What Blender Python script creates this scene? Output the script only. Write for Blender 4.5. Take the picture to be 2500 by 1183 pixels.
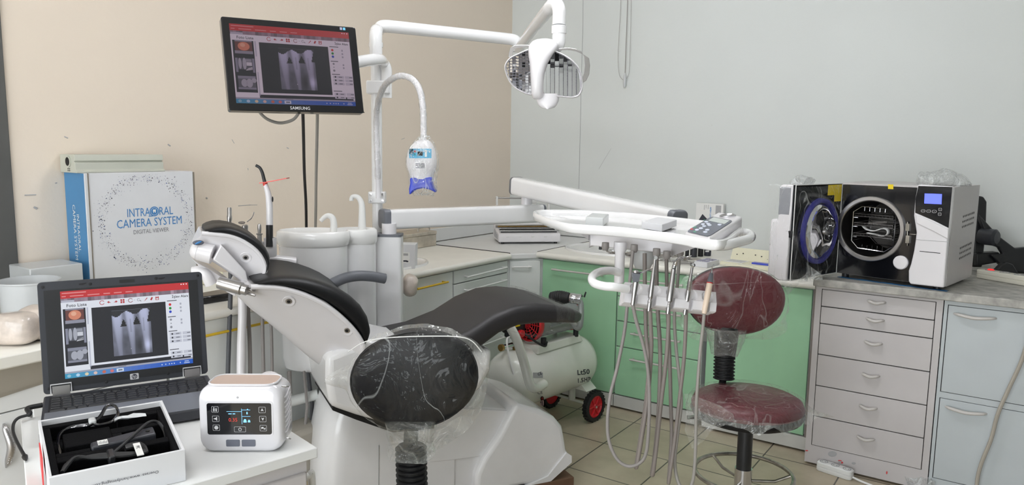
import bpy, bmesh, math, random
from mathutils import Vector, Matrix, noise
V = Vector
RND = random.Random(11)
sc = bpy.context.scene
COL = sc.collection
for o in list(bpy.data.objects):
    bpy.data.objects.remove(o)

# ---------------------------------------------------------------- camera
FPX = 1800.0
PITCH = math.atan((591.5 - 358) / FPX)
YAW = math.radians(55.4)
ROLL = 0.0143
_fh = V((-math.cos(YAW), math.sin(YAW), 0)); _rt = V((_fh.y, -_fh.x, 0)); _up = V((0, 0, 1))
_F = _fh * math.cos(PITCH) - _up * math.sin(PITCH)
_U0 = _up * math.cos(PITCH) + _fh * math.sin(PITCH)
CR = _rt * math.cos(ROLL) + _U0 * math.sin(ROLL)
CU = _U0 * math.cos(ROLL) - _rt * math.sin(ROLL)
CF = _F
EYE = V((0, 0, 1.5))
cd = bpy.data.cameras.new('camera')
cam = bpy.data.objects.new('camera', cd); COL.objects.link(cam)
cd.sensor_fit = 'HORIZONTAL'; cd.sensor_width = 36.0
cd.lens = 36.0 * FPX / 2500.0
cd.clip_start = 0.05; cd.clip_end = 50
cam.matrix_world = Matrix(((CR.x, CU.x, -CF.x, EYE.x), (CR.y, CU.y, -CF.y, EYE.y), (CR.z, CU.z, -CF.z, EYE.z), (0, 0, 0, 1)))
sc.camera = cam
RH = _rt.copy()          # horizontal directions of the room as the visitor stands in it
TO = -_fh                # towards the visitor

def at(px, py, X=None, Y=None, Z=None, D=None):
    """turn a direction of view into a point of the room on a known plane / at a known depth"""
    d = CF * FPX + CR * (px - 1250) - CU * (py - 591.5)
    if X is not None: t = (X - EYE.x) / d.x
    elif Y is not None: t = (Y - EYE.y) / d.y
    elif Z is not None: t = (Z - EYE.z) / d.z
    else: t = D / FPX
    return EYE + d * t

# ---------------------------------------------------------------- light and exposure
sc.view_settings.view_transform = 'Standard'
sc.view_settings.look = 'None'
sc.view_settings.gamma = 1.0
sc.view_settings.exposure = -0.22
sc.view_settings.use_curve_mapping = False
w = bpy.data.worlds.new('world'); sc.world = w; w.use_nodes = True
w.node_tree.nodes['Background'].inputs[0].default_value = (0.93, 0.97, 1, 1)
w.node_tree.nodes['Background'].inputs[1].default_value = 6.3

CEIL = 2.95
LAMPS = [(-1.45, 2.35), (-1.35, 0.15)]          # two ceiling fittings; their tubes do the lighting (built with the room)
TUBE = [62.0, 40.0]

# daylight of the shop window behind the visitor (a portal, it only guides the sampling of the sky)
WX0, WX1, WZ0, WZ1, YS = -2.7, 1.1, 0.12, 2.5, -2.2
_l = bpy.data.lights.new('window_portal', 'AREA'); _l.shape = 'RECTANGLE'; _l.size = WX1 - WX0; _l.size_y = WZ1 - WZ0
_l.cycles.is_portal = True
_o = bpy.data.objects.new('window_portal', _l); _o.location = ((WX0 + WX1) / 2, YS - 0.02, (WZ0 + WZ1) / 2); _o.rotation_euler = (math.radians(90), 0, 0); COL.objects.link(_o)

# ---------------------------------------------------------------- materials
def lin(c):
    r = []
    for k in c[:3]:
        k = k / 255.0
        r.append(k / 12.92 if k <= 0.04045 else ((k + 0.055) / 1.055) ** 2.4)
    return (r[0], r[1], r[2], 1.0)
MATS = {}
def nodes(name):
    m = bpy.data.materials.new(name); m.use_nodes = True
    nt = m.node_tree; b = nt.nodes['Principled BSDF']
    MATS[name] = m
    return m, nt, b
def mat(name, col, rough=0.5, metal=0.0, var=0.05, scale=8.0, bump=0.0, bscale=60.0, coat=0.0, alpha=None, trans=0.0, spec=0.5):
    m, nt, b = nodes(name)
    tc = nt.nodes.new('ShaderNodeTexCoord')
    n = nt.nodes.new('ShaderNodeTexNoise'); n.inputs['Scale'].default_value = scale; n.inputs['Detail'].default_value = 5
    nt.links.new(tc.outputs['Object'], n.inputs['Vector'])
    r = nt.nodes.new('ShaderNodeValToRGB')
    c = lin(col)
    lo = tuple(max(0, k * (1 - var)) for k in c[:3]) + (1,); hi = tuple(min(1, k * (1 + var)) for k in c[:3]) + (1,)
    r.color_ramp.elements[0].color = lo; r.color_ramp.elements[1].color = hi
    r.color_ramp.elements[0].position = 0.3; r.color_ramp.elements[1].position = 0.7
    nt.links.new(n.outputs['Fac'], r.inputs['Fac']); nt.links.new(r.outputs['Color'], b.inputs['Base Color'])
    b.inputs['Roughness'].default_value = rough; b.inputs['Metallic'].default_value = metal
    b.inputs['Coat Weight'].default_value = coat
    b.inputs['Specular IOR Level'].default_value = spec
    if trans: b.inputs['Transmission Weight'].default_value = trans
    if bump:
        n2 = nt.nodes.new('ShaderNodeTexNoise'); n2.inputs['Scale'].default_value = bscale; n2.inputs['Detail'].default_value = 3
        nt.links.new(tc.outputs['Object'], n2.inputs['Vector'])
        bp = nt.nodes.new('ShaderNodeBump'); bp.inputs['Strength'].default_value = bump; bp.inputs['Distance'].default_value = 0.004
        nt.links.new(n2.outputs['Fac'], bp.inputs['Height']); nt.links.new(bp.outputs['Normal'], b.inputs['Normal'])
    return m
def film(name, haze=0.06, gloss=0.16, scale=14.0, strength=1.0, tint=(235, 240, 240), crease_glint=0.45, cw=0.045):
    """thin clear plastic: see-through, glossy, a little milky and more so along its creases, whose glints are painted in as white streaks"""
    m = bpy.data.materials.new(name); m.use_nodes = True; nt = m.node_tree; nt.nodes.clear(); MATS[name] = m
    out = nt.nodes.new('ShaderNodeOutputMaterial')
    tr = nt.nodes.new('ShaderNodeBsdfTransparent'); gl = nt.nodes.new('ShaderNodeBsdfGlossy'); df = nt.nodes.new('ShaderNodeBsdfDiffuse')
    gl.inputs['Roughness'].default_value = 0.07; df.inputs['Color'].default_value = lin(tint)
    tc = nt.nodes.new('ShaderNodeTexCoord'); n = nt.nodes.new('ShaderNodeTexNoise')
    n.inputs['Scale'].default_value = scale; n.inputs['Detail'].default_value = 3; n.inputs['Distortion'].default_value = 1.6
    nt.links.new(tc.outputs['Object'], n.inputs['Vector'])
    bp = nt.nodes.new('ShaderNodeBump'); bp.inputs['Strength'].default_value = strength; bp.inputs['Distance'].default_value = 0.03
    nt.links.new(n.outputs['Fac'], bp.inputs['Height']); nt.links.new(bp.outputs['Normal'], gl.inputs['Normal'])
    lw = nt.nodes.new('ShaderNodeLayerWeight'); lw.inputs['Blend'].default_value = 0.35
    nt.links.new(bp.outputs['Normal'], lw.inputs['Normal'])
    mr = nt.nodes.new('ShaderNodeMapRange'); mr.inputs['To Min'].default_value = gloss * 0.4; mr.inputs['To Max'].default_value = min(1, gloss * 2.6)
    nt.links.new(lw.outputs['Facing'], mr.inputs['Value'])
    # glints of the creases, put into the colour: thin contours of a stretched noise
    mp = nt.nodes.new('ShaderNodeMapping'); mp.inputs['Scale'].default_value = (1.0, 1.0, 0.35); mp.inputs['Rotation'].default_value = (0.5, 0.4, 0.3)
    nt.links.new(tc.outputs['Object'], mp.inputs['Vector'])
    n2 = nt.nodes.new('ShaderNodeTexNoise'); n2.inputs['Scale'].default_value = scale * 0.75; n2.inputs['Detail'].default_value = 2; n2.inputs['Distortion'].default_value = 0.8
    nt.links.new(mp.outputs['Vector'], n2.inputs['Vector'])
    sb = nt.nodes.new('ShaderNodeMath'); sb.operation = 'SUBTRACT'; sb.inputs[1].default_value = 0.5; nt.links.new(n2.outputs['Fac'], sb.inputs[0])
    ab = nt.nodes.new('ShaderNodeMath'); ab.operation = 'ABSOLUTE'; nt.links.new(sb.outputs[0], ab.inputs[0])
    m5 = nt.nodes.new('ShaderNodeMapRange'); m5.inputs['From Min'].default_value = 0.0; m5.inputs['From Max'].default_value = cw
    m5.inputs['To Min'].default_value = haze + crease_glint; m5.inputs['To Max'].default_value = haze
    nt.links.new(ab.outputs[0], m5.inputs['Value'])
    m1 = nt.nodes.new('ShaderNodeMixShader'); nt.links.new(m5.outputs['Result'], m1.inputs[0])
    nt.links.new(tr.outputs[0], m1.inputs[1]); nt.links.new(df.outputs[0], m1.inputs[2])
    m2 = nt.nodes.new('ShaderNodeMixShader'); nt.links.new(mr.outputs['Result'], m2.inputs[0])
    nt.links.new(m1.outputs[0], m2.inputs[1]); nt.links.new(gl.outputs[0], m2.inputs[2]); nt.links.new(m2.outputs[0], out.inputs['Surface'])
    return m
def glow(name, col, strength):
    m, nt, b = nodes(name)
    b.inputs['Base Color'].default_value = lin(col); b.inputs['Emission Color'].default_value = lin(col); b.inputs['Emission Strength'].default_value = strength
    return m
def glow_attr(name, strength):
    m, nt, b = nodes(name)
    a = nt.nodes.new('ShaderNodeAttribute'); a.attribute_name = 'Col'
    b.inputs['Base Color'].default_value = (0.01, 0.01, 0.012, 1); b.inputs['Roughness'].default_value = 0.25
    nt.links.new(a.outputs['Color'], b.inputs['Emission Color']); b.inputs['Emission Strength'].default_value = strength
    return m
def print_attr(name, rough=0.5):
    m, nt, b = nodes(name)
    a = nt.nodes.new('ShaderNodeAttribute'); a.attribute_name = 'Col'
    nt.links.new(a.outputs['Color'], b.inputs['Base Color']); b.inputs['Roughness'].default_value = rough
    return m

mat('white_plastic', (232, 230, 233), 0.28, coat=0.3, var=0.02)
mat('white_gloss', (236, 236, 237), 0.12, coat=0.6, var=0.015)
mat('xray_white', (212, 211, 215), 0.16, coat=0.5, var=0.015)
mat('white_enamel', (238, 238, 239), 0.22, coat=0.4, var=0.03)
mat('cream_plastic', (226, 222, 208), 0.35, var=0.04)
mat('grey_plastic', (104, 107, 114), 0.4, var=0.06)
mat('dark_plastic', (30, 31, 34), 0.38, var=0.1)
mat('charcoal_plastic', (48, 50, 56), 0.42, var=0.08)
mat('black_gloss', (12, 13, 18), 0.12, var=0.1, coat=0.3)
mat('black_leather', (15, 16, 19), 0.45, var=0.12, bump=0.12, bscale=220, spec=0.35)
mat('seat_leather', (40, 39, 41), 0.48, var=0.1, bump=0.12, bscale=240)
mat('red_leather', (92, 20, 34), 0.42, var=0.1, bump=0.12, bscale=220)
mat('black_rubber', (18, 19, 22), 0.55, var=0.15)
mat('hose_grey', (140, 135, 132), 0.5, var=0.06)
mat('hose_brown', (128, 120, 115), 0.5, var=0.08)
mat('hose_dark', (78, 80, 84), 0.5, var=0.06)
mat('cable_grey', (150, 146, 140), 0.5, var=0.06)
mat('chrome', (205, 205, 208), 0.16, metal=1.0, var=0.04)
mat('steel', (182, 180, 180), 0.28, metal=1.0, var=0.08)
mat('worn_steel', (170, 166, 158), 0.3, metal=1.0, var=0.25, scale=30)
mat('chamber_steel', (70, 68, 66), 0.35, metal=0.9, var=0.25, scale=12)
mat('handle_grey', (196, 192, 188), 0.35, var=0.05)
mat('mirror', (225, 225, 228), 0.02, metal=1.0, var=0.0)
mat('foil_metal', (206, 198, 184), 0.3, metal=0.8, var=0.2, scale=20, bump=0.6, bscale=14)
mat('laminate_green', (156, 203, 165), 0.35, var=0.05, scale=5)
mat('laminate_grey', (228, 231, 229), 0.4, var=0.03, scale=4)
mat('laminate_white', (228, 229, 228), 0.4, var=0.03, scale=4)
mat('painted_cabinet', (194, 190, 190), 0.4, var=0.035, scale=6)
mat('painted_cool', (186, 193, 196), 0.4, var=0.03, scale=6)
mat('counter_cream', (238, 236, 228), 0.32, var=0.03, scale=10)
mat('counter_worn', (168, 166, 160), 0.5, var=0.35, scale=22, bump=0.3, bscale=40)
mat('gap_dark', (16, 16, 17), 0.7)
mat('plinth_grey', (196, 196, 192), 0.5, var=0.06)
mat('yellow_plastic', (214, 178, 40), 0.4, var=0.06)
mat('label_yellow', (228, 200, 22), 0.45, var=0.05)
mat('label_white', (232, 232, 230), 0.5, var=0.02)
mat('paper_grey', (168, 168, 170), 0.6, var=0.05)
mat('carton_white', (216, 217, 220), 0.55, var=0.03)
mat('carton_edge', (120, 112, 100), 0.7, var=0.1)
mat('box_blue', (70, 132, 180), 0.45, var=0.05)
mat('print_blue', (66, 128, 186), 0.45)
mat('print_dark', (46, 48, 60), 0.5)
mat('print_grey', (130, 130, 136), 0.5)
mat('dots_blue', (96, 110, 150), 0.5, var=0.5, scale=300)
mat('red_plastic', (200, 32, 42), 0.35, var=0.08)
mat('red_card', (205, 60, 62), 0.5, var=0.08)
mat('orange_clear', (224, 72, 58), 0.2, var=0.05)
mat('blue_plastic', (52, 70, 190), 0.3, var=0.08)
mat('blue_rubber', (44, 44, 128), 0.4, var=0.08)
mat('panel_cyan', (104, 184, 220), 0.35, var=0.03)
mat('blue_sheet', (24, 84, 130), 0.4, var=0.3, scale=20)
mat('foam_black', (11, 11, 13), 0.95, var=0.15, bump=0.3, bscale=300, spec=0.1)
mat('beige_plastic', (226, 206, 186), 0.35, var=0.03)
mat('tan_plastic', (186, 164, 152), 0.3, var=0.04)
mat('alu_profile', (196, 198, 186), 0.45, metal=0.15, var=0.04)
mat('ceramic', (240, 240, 239), 0.14, coat=0.5, var=0.02)
mat('skirt_beige', (168, 162, 150), 0.5, var=0.05)
mat('frost_plastic', (226, 229, 231), 0.3, var=0.03, trans=0.25)
mat('wrapped_tan', (206, 194, 184), 0.3, var=0.25, scale=18, bump=0.8, bscale=26, coat=0.6)
mat('door_steel', (92, 92, 90), 0.5, metal=0.3, var=0.08)
mat('board_brown', (112, 84, 64), 0.7, var=0.15)
mat('dark_brown', (58, 34, 28), 0.6, var=0.4, scale=6)
mat('glass_grey', (150, 152, 158), 0.08, var=0.05, coat=0.5)
mat('keys_black', (26, 27, 30), 0.5, var=0.1)
mat('tank_white', (230, 232, 224), 0.25, var=0.03, coat=0.3)
mat('motor_grey', (140, 146, 144), 0.4, var=0.08, metal=0.2)
mat('brass', (150, 120, 70), 0.35, metal=0.9, var=0.1)
mat('lilac_foam', (150, 148, 168), 0.7, var=0.06)
mat('box_yellow', (226, 222, 196), 0.5, var=0.04)
mat('clear_box', (228, 231, 231), 0.25, var=0.03, trans=0.25)
mat('device_slate', (92, 96, 108), 0.4, var=0.03)
mat('lcd_pale', (196, 204, 200), 0.3, var=0.02)
mat('button_white', (214, 220, 236), 0.35, var=0.02)
mat('button_green', (70, 150, 120), 0.35, var=0.02)
mat('icon_grey', (190, 190, 192), 0.4, var=0.02)
glow('lcd_blue', (96, 110, 255), 1.0)
glow('lcd_cyan', (120, 190, 235), 0.8)
glow('lcd_red', (190, 50, 40), 0.7)
glow('red_light', (235, 40, 40), 0.9)
for _i in (0, 1): glow('lamp_tube_%d' % _i, (250, 251, 255), TUBE[_i])
glow_attr('screen_bright', 0.95)
glow_attr('screen_dim', 0.55)
print_attr('printed')
film('film_clear', 0.004, 0.045, 9, 1.0, crease_glint=0.30, cw=0.010)
film('film_hazy', 0.03, 0.06, 12, 0.9, (222, 222, 218), crease_glint=0.18, cw=0.02)
film('film_edge', 0.12, 0.14, 14, 1.0, (226, 230, 224), crease_glint=0.22, cw=0.03)
film('film_bag', 0.13, 0.22, 26, 1.0, crease_glint=0.4, cw=0.05)
film('film_light', 0.02, 0.16, 40, 1.0, crease_glint=0.2)
film('film_spark', 0.02, 0.12, 34, 1.0, crease_glint=0.45, cw=0.03)

# ---------------------------------------------------------------- mesh helper
def catmull(pts, n=6, closed=False):
    pts = [V(p) for p in pts]
    if len(pts) < 3: return pts
    out = []; L = len(pts)
    rng = range(L) if closed else range(L - 1)
    for i in rng:
        if closed: p0, p1, p2, p3 = pts[(i - 1) % L], pts[i], pts[(i + 1) % L], pts[(i + 2) % L]
        else:
            p1, p2 = pts[i], pts[i + 1]
            p0 = pts[i - 1] if i > 0 else p1 * 2 - p2
            p3 = pts[i + 2] if i + 2 < L else p2 * 2 - p1
        for k in range(n):
            t = k / n
            out.append(0.5 * ((2 * p1) + (p2 - p0) * t + (2 * p0 - 5 * p1 + 4 * p2 - p3) * t * t + (3 * p1 - p0 - 3 * p2 + p3) * t ** 3))
    if not closed: out.append(pts[-1])
    return out
def frame(axis):
    a = V(axis).normalized()
    h = V((0, 0, 1)) if abs(a.z) < 0.95 else V((1, 0, 0))
    u = h.cross(a).normalized(); return u, a.cross(u)

class MB:
    def __init__(s):
        s.v = []; s.f = []; s.mi = []; s.mats = []; s.fc = []; s.cur = 0; s.c = None; s.X = None
    def use(s, name):
        if name not in s.mats: s.mats.append(name)
        s.cur = s.mats.index(name); return s
    def color(s, c): s.c = lin(c); return s
    def add(s, vs, fs):
        k = len(s.v)
        s.v += [V(p) if s.X is None else s.X @ V(p) for p in vs]
        for f in fs:
            s.f.append([i + k for i in f]); s.mi.append(s.cur); s.fc.append(s.c)
        return s
    def box(s, a, b):
        x0, y0, z0 = a; x1, y1, z1 = b
        return s.add([(x0, y0, z0), (x1, y0, z0), (x1, y1, z0), (x0, y1, z0), (x0, y0, z1), (x1, y0, z1), (x1, y1, z1), (x0, y1, z1)],
                     [(0, 3, 2, 1), (4, 5, 6, 7), (0, 1, 5, 4), (1, 2, 6, 5), (2, 3, 7, 6), (3, 0, 4, 7)])
    def hexa(s, p):   # 8 points: bottom 4, top 4
        return s.add(p, [(0, 3, 2, 1), (4, 5, 6, 7), (0, 1, 5, 4), (1, 2, 6, 5), (2, 3, 7, 6), (3, 0, 4, 7)])
    def extr(s, pts, vec):
        n = len(pts); vec = V(vec); vs = [V(p) for p in pts] + [V(p) + vec for p in pts]
        fs = [tuple(range(n - 1, -1, -1)), tuple(range(n, 2 * n))] + [(i, (i + 1) % n, n + (i + 1) % n, n + i) for i in range(n)]
        return s.add(vs, fs)
    def poly(s, pts): return s.add(pts, [tuple(range(len(pts)))])
    def loft(s, rings, caps=True, close=True, loop=False):
        n = len(rings[0]); vs = [p for r in rings for p in r]; fs = []
        m = len(rings)
        for i in range(m if loop else m - 1):
            a = i * n; b = ((i + 1) % m) * n
            for j in range(n if close else n - 1):
                fs.append((a + j, a + (j + 1) % n, b + (j + 1) % n, b + j))
        if caps and not loop:
            fs.append(tuple(range(n - 1, -1, -1))); fs.append(tuple(range((m - 1) * n, m * n)))
        return s.add(vs, fs)
    def tube(s, pts, r, n=12, closed=False, caps=True):
        pts = [V(p) for p in pts]; m = len(pts)
        rr = r if isinstance(r, (list, tuple)) else [r] * m
        rings = []; u = None
        for i, p in enumerate(pts):
            if closed: t = pts[(i + 1) % m] - pts[(i - 1) % m]
            else: t = pts[min(i + 1, m - 1)] - pts[max(i - 1, 0)]
            t = t.normalized() if t.length > 1e-9 else V((0, 0, 1))
            if u is None: u, _ = frame(t)
            u = (u - t * u.dot(t)).normalized(); w2 = t.cross(u)
            rings.append([p + (u * math.cos(2 * math.pi * k / n) + w2 * math.sin(2 * math.pi * k / n)) * rr[i] for k in range(n)])
        return s.loft(rings, caps=caps and not closed, loop=closed)
    def cyl(s, a, b, r, r2=None, n=20):
        return s.tube([a, b], [r, r if r2 is None else r2], n)
    def lathe(s, prof, o, axis=(0, 0, 1), n=28, caps=True):
        u, w2 = frame(axis); a = V(axis).normalized(); o = V(o)
        return s.loft([[o + a * h + (u * math.cos(2 * math.pi * k / n) + w2 * math.sin(2 * math.pi * k / n)) * max(r, 1e-5) for k in range(n)] for r, h in prof], caps=caps)
    def ell(s, c, ux, uy, uz, n=20, m=12, p=1.0):
        c = V(c); ux = V(ux); uy = V(uy); uz = V(uz); rings = []
        sg = lambda x: math.copysign(abs(x) ** p, x)
        for i in range(m + 1):
            t = math.pi * i / m; ct, st = math.cos(t), max(math.sin(t), 1e-4)
            rings.append([c + uz * (-sg(ct)) + ux * (sg(st) * sg(math.cos(2 * math.pi * k / n))) + uy * (sg(st) * sg(math.sin(2 * math.pi * k / n))) for k in range(n)])
        return s.loft(rings)
    def pad(s, c, u, v, nrm, a, b, th, pw=2.0, n=40, dome=0.35, fn=None):
        """oval cushion: half sizes a, b, thickness th, domed on both faces"""
        c = V(c); u = V(u).normalized(); v = V(v).normalized(); nn = V(nrm).normalized(); rings = []
        prof = [(0.001, -0.5), (0.5, -0.5), (0.86, -0.44), (0.96, -0.28), (1.0, 0.0), (0.96, 0.28), (0.86, 0.44), (0.5, 0.5 + dome * 0.25), (0.001, 0.5 + dome * 0.4)]
        for r, h in prof:
            ring = []
            for k in range(n):
                t = 2 * math.pi * k / n; ct, st = math.cos(t), math.sin(t)
                e = 2 / pw
                x = math.copysign(abs(ct) ** e, ct) * a * r; y = math.copysign(abs(st) ** e, st) * b * r
                if fn: x, y = fn(x, y)
                ring.append(c + u * x + v * y + nn * (h * th))
            rings.append(ring)
        return s.loft(rings)
    def text(s, body, o, xd, yd, size, align='CENTER', depth=0.0, sx=1.0, bold=0.0, fit=None):
        cu = bpy.data.curves.new('t', 'FONT'); cu.body = body; cu.size = size; cu.align_x = align; cu.align_y = 'CENTER'
        cu.resolution_u = 2; cu.offset = bold
        ob = bpy.data.objects.new('t', cu); COL.objects.link(ob)
        dg = bpy.context.evaluated_depsgraph_get(); me = bpy.data.meshes.new_from_object(ob.evaluated_get(dg))
        o = V(o); xd = V(xd).normalized(); yd = V(yd).normalized()
        if fit:
            xs = [p.co.x for p in me.vertices]; sx = fit / (max(xs) - min(xs))
        s.add([o + xd * (p.co.x * sx) + yd * p.co.y for p in me.vertices], [tuple(p.vertices) for p in me.polygons])
        bpy.data.objects.remove(ob); bpy.data.curves.remove(cu); bpy.data.meshes.remove(me)
        return s
    def disc(s, c, nrm, r, n=20, rin=0.0):
        u, w2 = frame(nrm); c = V(c)
        o = [c + (u * math.cos(2 * math.pi * k / n) + w2 * math.sin(2 * math.pi * k / n)) * r for k in range(n)]
        if not rin: return s.poly(o)
        i = [c + (u * math.cos(2 * math.pi * k / n) + w2 * math.sin(2 * math.pi * k / n)) * rin for k in range(n)]
        return s.add(o + i, [(k, (k + 1) % n, n + (k + 1) % n, n + k) for k in range(n)])
    def wobble(s, amp, freq, start=0):
        for k in range(start, len(s.v)):
            p = s.v[k]; d = noise.noise_vector(p * freq); s.v[k] = p + V(d) * amp
        return s

WM = {}
def build(name, mb, m=None, parent=None, bevel=0.0, sub=0, ang=38, seg=2, fix=True, smooth=True, local=False, solid=0.0):
    me = bpy.data.meshes.new(name)
    M = WM.get(parent.name) if parent else None
    vs = mb.v
    if M is not None and not local:
        Mi = M.inverted(); vs = [Mi @ p for p in vs]
    me.from_pydata([tuple(p) for p in vs], [], mb.f)
    names = list(mb.mats) if mb.mats else [m]
    for k in names: me.materials.append(MATS[k])
    for i, p in enumerate(me.polygons): p.material_index = mb.mi[i]
    if any(c is not None for c in mb.fc):
        a = me.color_attributes.new('Col', 'FLOAT_COLOR', 'CORNER')
        for i, p in enumerate(me.polygons):
            c = mb.fc[i] or (1, 1, 1, 1)
            for li in p.loop_indices: a.data[li].color = c
    if fix:
        bm = bmesh.new(); bm.from_mesh(me); bmesh.ops.recalc_face_normals(bm, faces=bm.faces); bm.to_mesh(me); bm.free()
    if smooth:
        for p in me.polygons: p.use_smooth = True
        me.set_sharp_from_angle(angle=math.radians(ang))
    o = bpy.data.objects.new(name, me); COL.objects.link(o)
    if parent: o.parent = parent; WM[o.name] = WM[parent.name]
    if bevel:
        b = o.modifiers.new('bevel', 'BEVEL'); b.width = bevel; b.segments = seg; b.limit_method = 'ANGLE'; b.angle_limit = math.radians(35)
        b.harden_normals = False
    if sub:
        b = o.modifiers.new('sub', 'SUBSURF'); b.levels = sub; b.render_levels = sub
    if solid:
        b = o.modifiers.new('solid', 'SOLIDIFY'); b.thickness = solid
    return o
def tagit(o, label, cat, group=None, kind=None):
    if label: o['label'] = label
    if cat: o['category'] = cat
    if group: o['group'] = group
    if kind: o['kind'] = kind
    return o
def thing(name, label, cat, loc, rz=0.0, group=None):
    o = bpy.data.objects.new(name, None); o.empty_display_size = 0.05; COL.objects.link(o)
    o.location = loc; o.rotation_euler = (0, 0, rz)
    WM[o.name] = Matrix.Translation(V(loc)) @ Matrix.Rotation(rz, 4, 'Z')
    return tagit(o, label, cat, group)
def single(name, label, cat, mb, m=None, loc=None, group=None, kind=None, **kw):
    """a thing that is one mesh; its origin is put at the bottom of its bounding box"""
    if loc is None:
        xs = [p.x for p in mb.v]; ys = [p.y for p in mb.v]; zs = [p.z for p in mb.v]
        loc = V(((min(xs) + max(xs)) / 2, (min(ys) + max(ys)) / 2, min(zs)))
    loc = V(loc); mb.v = [p - loc for p in mb.v]
    o = build(name, mb, m, None, **kw); o.location = loc
    WM[o.name] = Matrix.Translation(loc)
    return tagit(o, label, cat, group, kind)
def struct(name, mb, m=None, label=None, **kw):
    o = build(name, mb, m, None, **kw); WM[o.name] = Matrix.Identity(4); o['kind'] = 'structure'
    if label: o['label'] = label
    return o
def roundrect(w2, h2, r, n=5):
    pts = []
    for cx, cy, a0 in ((w2 - r, h2 - r, 0), (-w2 + r, h2 - r, 90), (-w2 + r, -h2 + r, 180), (w2 - r, -h2 + r, 270)):
        for k in range(n + 1):
            a = math.radians(a0 + 90 * k / n); pts.append((cx + r * math.cos(a), cy + r * math.sin(a)))
    return pts
# ---------------------------------------------------------------- the room shell
XW, YW = -3.22, 4.63            # planes of the beige wall (left) and of the white wall (right)
XE = 2.2              # the two walls behind the visitor
def wallmat(name, col, specks, rough=0.75):
    m, nt, b = nodes(name)
    tc = nt.nodes.new('ShaderNodeTexCoord')
    n1 = nt.nodes.new('ShaderNodeTexNoise'); n1.inputs['Scale'].default_value = 1.3; n1.inputs['Detail'].default_value = 6
    n2 = nt.nodes.new('ShaderNodeTexVoronoi'); n2.inputs['Scale'].default_value = specks
    nt.links.new(tc.outputs['Object'], n1.inputs['Vector']); nt.links.new(tc.outputs['Object'], n2.inputs['Vector'])
    c = lin(col)
    r = nt.nodes.new('ShaderNodeValToRGB')
    r.color_ramp.elements[0].position = 0.3; r.color_ramp.elements[1].position = 0.7
    r.color_ramp.elements[0].color = tuple(k * 0.965 for k in c[:3]) + (1,); r.color_ramp.elements[1].color = c
    nt.links.new(n1.outputs['Fac'], r.inputs['Fac'])
    r2 = nt.nodes.new('ShaderNodeValToRGB')
    r2.color_ramp.elements[0].position = 0.012; r2.color_ramp.elements[1].position = 0.03
    r2.color_ramp.elements[0].color = (0.42, 0.38, 0.34, 1); r2.color_ramp.elements[1].color = (1, 1, 1, 1)
    nt.links.new(n2.outputs['Distance'], r2.inputs['Fac'])
    mx = nt.nodes.new('ShaderNodeMix'); mx.data_type = 'RGBA'; mx.blend_type = 'MULTIPLY'; mx.inputs[0].default_value = 1.0
    nt.links.new(r.outputs['Color'], mx.inputs[6]); nt.links.new(r2.outputs['Color'], mx.inputs[7])
    nt.links.new(mx.outputs[2], b.inputs['Base Color']); b.inputs['Roughness'].default_value = rough
    n3 = nt.nodes.new('ShaderNodeTexNoise'); n3.inputs['Scale'].default_value = 40; n3.inputs['Detail'].default_value = 4
    nt.links.new(tc.outputs['Object'], n3.inputs['Vector'])
    bp = nt.nodes.new('ShaderNodeBump'); bp.inputs['Strength'].default_value = 0.08; bp.inputs['Distance'].default_value = 0.01
    nt.links.new(n3.outputs['Fac'], bp.inputs['Height']); nt.links.new(bp.outputs['Normal'], b.inputs['Normal'])
    return m
wallmat('wall_beige', (232, 219, 203), 2.2)
wallmat('wall_white', (217, 221, 219), 2.0)
wallmat('ceiling_white', (236, 236, 234), 0.4)
m, nt, b = nodes('floor_tiles')
tc = nt.nodes.new('ShaderNodeTexCoord'); mp = nt.nodes.new('ShaderNodeMapping')
mp.inputs['Location'].default_value = (1.655, -2.90 + 0.355, 0)
br = nt.nodes.new('ShaderNodeTexBrick'); br.offset = 0.0; br.squash = 1.0
br.inputs['Scale'].default_value = 1.0; br.inputs['Brick Width'].default_value = 0.355; br.inputs['Row Height'].default_value = 0.355
br.inputs['Mortar Size'].default_value = 0.0035; br.inputs['Mortar Smooth'].default_value = 0.1
br.inputs['Color1'].default_value = lin((196, 184, 162)); br.inputs['Color2'].default_value = lin((188, 176, 154)); br.inputs['Mortar'].default_value = lin((84, 78, 70))
nt.links.new(tc.outputs['Object'], mp.inputs['Vector']); nt.links.new(mp.outputs['Vector'], br.inputs['Vector'])
n1 = nt.nodes.new('ShaderNodeTexNoise'); n1.inputs['Scale'].default_value = 7; n1.inputs['Detail'].default_value = 8
nt.links.new(tc.outputs['Object'], n1.inputs['Vector'])
rr = nt.nodes.new('ShaderNodeValToRGB'); rr.color_ramp.elements[0].color = (0.78, 0.77, 0.75, 1); rr.color_ramp.elements[1].color = (1, 1, 1, 1)
rr.color_ramp.elements[0].position = 0.3; rr.color_ramp.elements[1].position = 0.65
nt.links.new(n1.outputs['Fac'], rr.inputs['Fac'])
mx = nt.nodes.new('ShaderNodeMix'); mx.data_type = 'RGBA'; mx.blend_type = 'MULTIPLY'; mx.inputs[0].default_value = 1.0
nt.links.new(br.outputs['Color'], mx.inputs[6]); nt.links.new(rr.outputs['Color'], mx.inputs[7])
nt.links.new(mx.outputs[2], b.inputs['Base Color']); b.inputs['Roughness'].default_value = 0.3
bp = nt.nodes.new('ShaderNodeBump'); bp.inputs['Strength'].default_value = 0.4; bp.inputs['Distance'].default_value = 0.003; bp.invert = True
nt.links.new(br.outputs['Fac'], bp.inputs['Height']); nt.links.new(bp.outputs['Normal'], b.inputs['Normal'])

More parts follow.
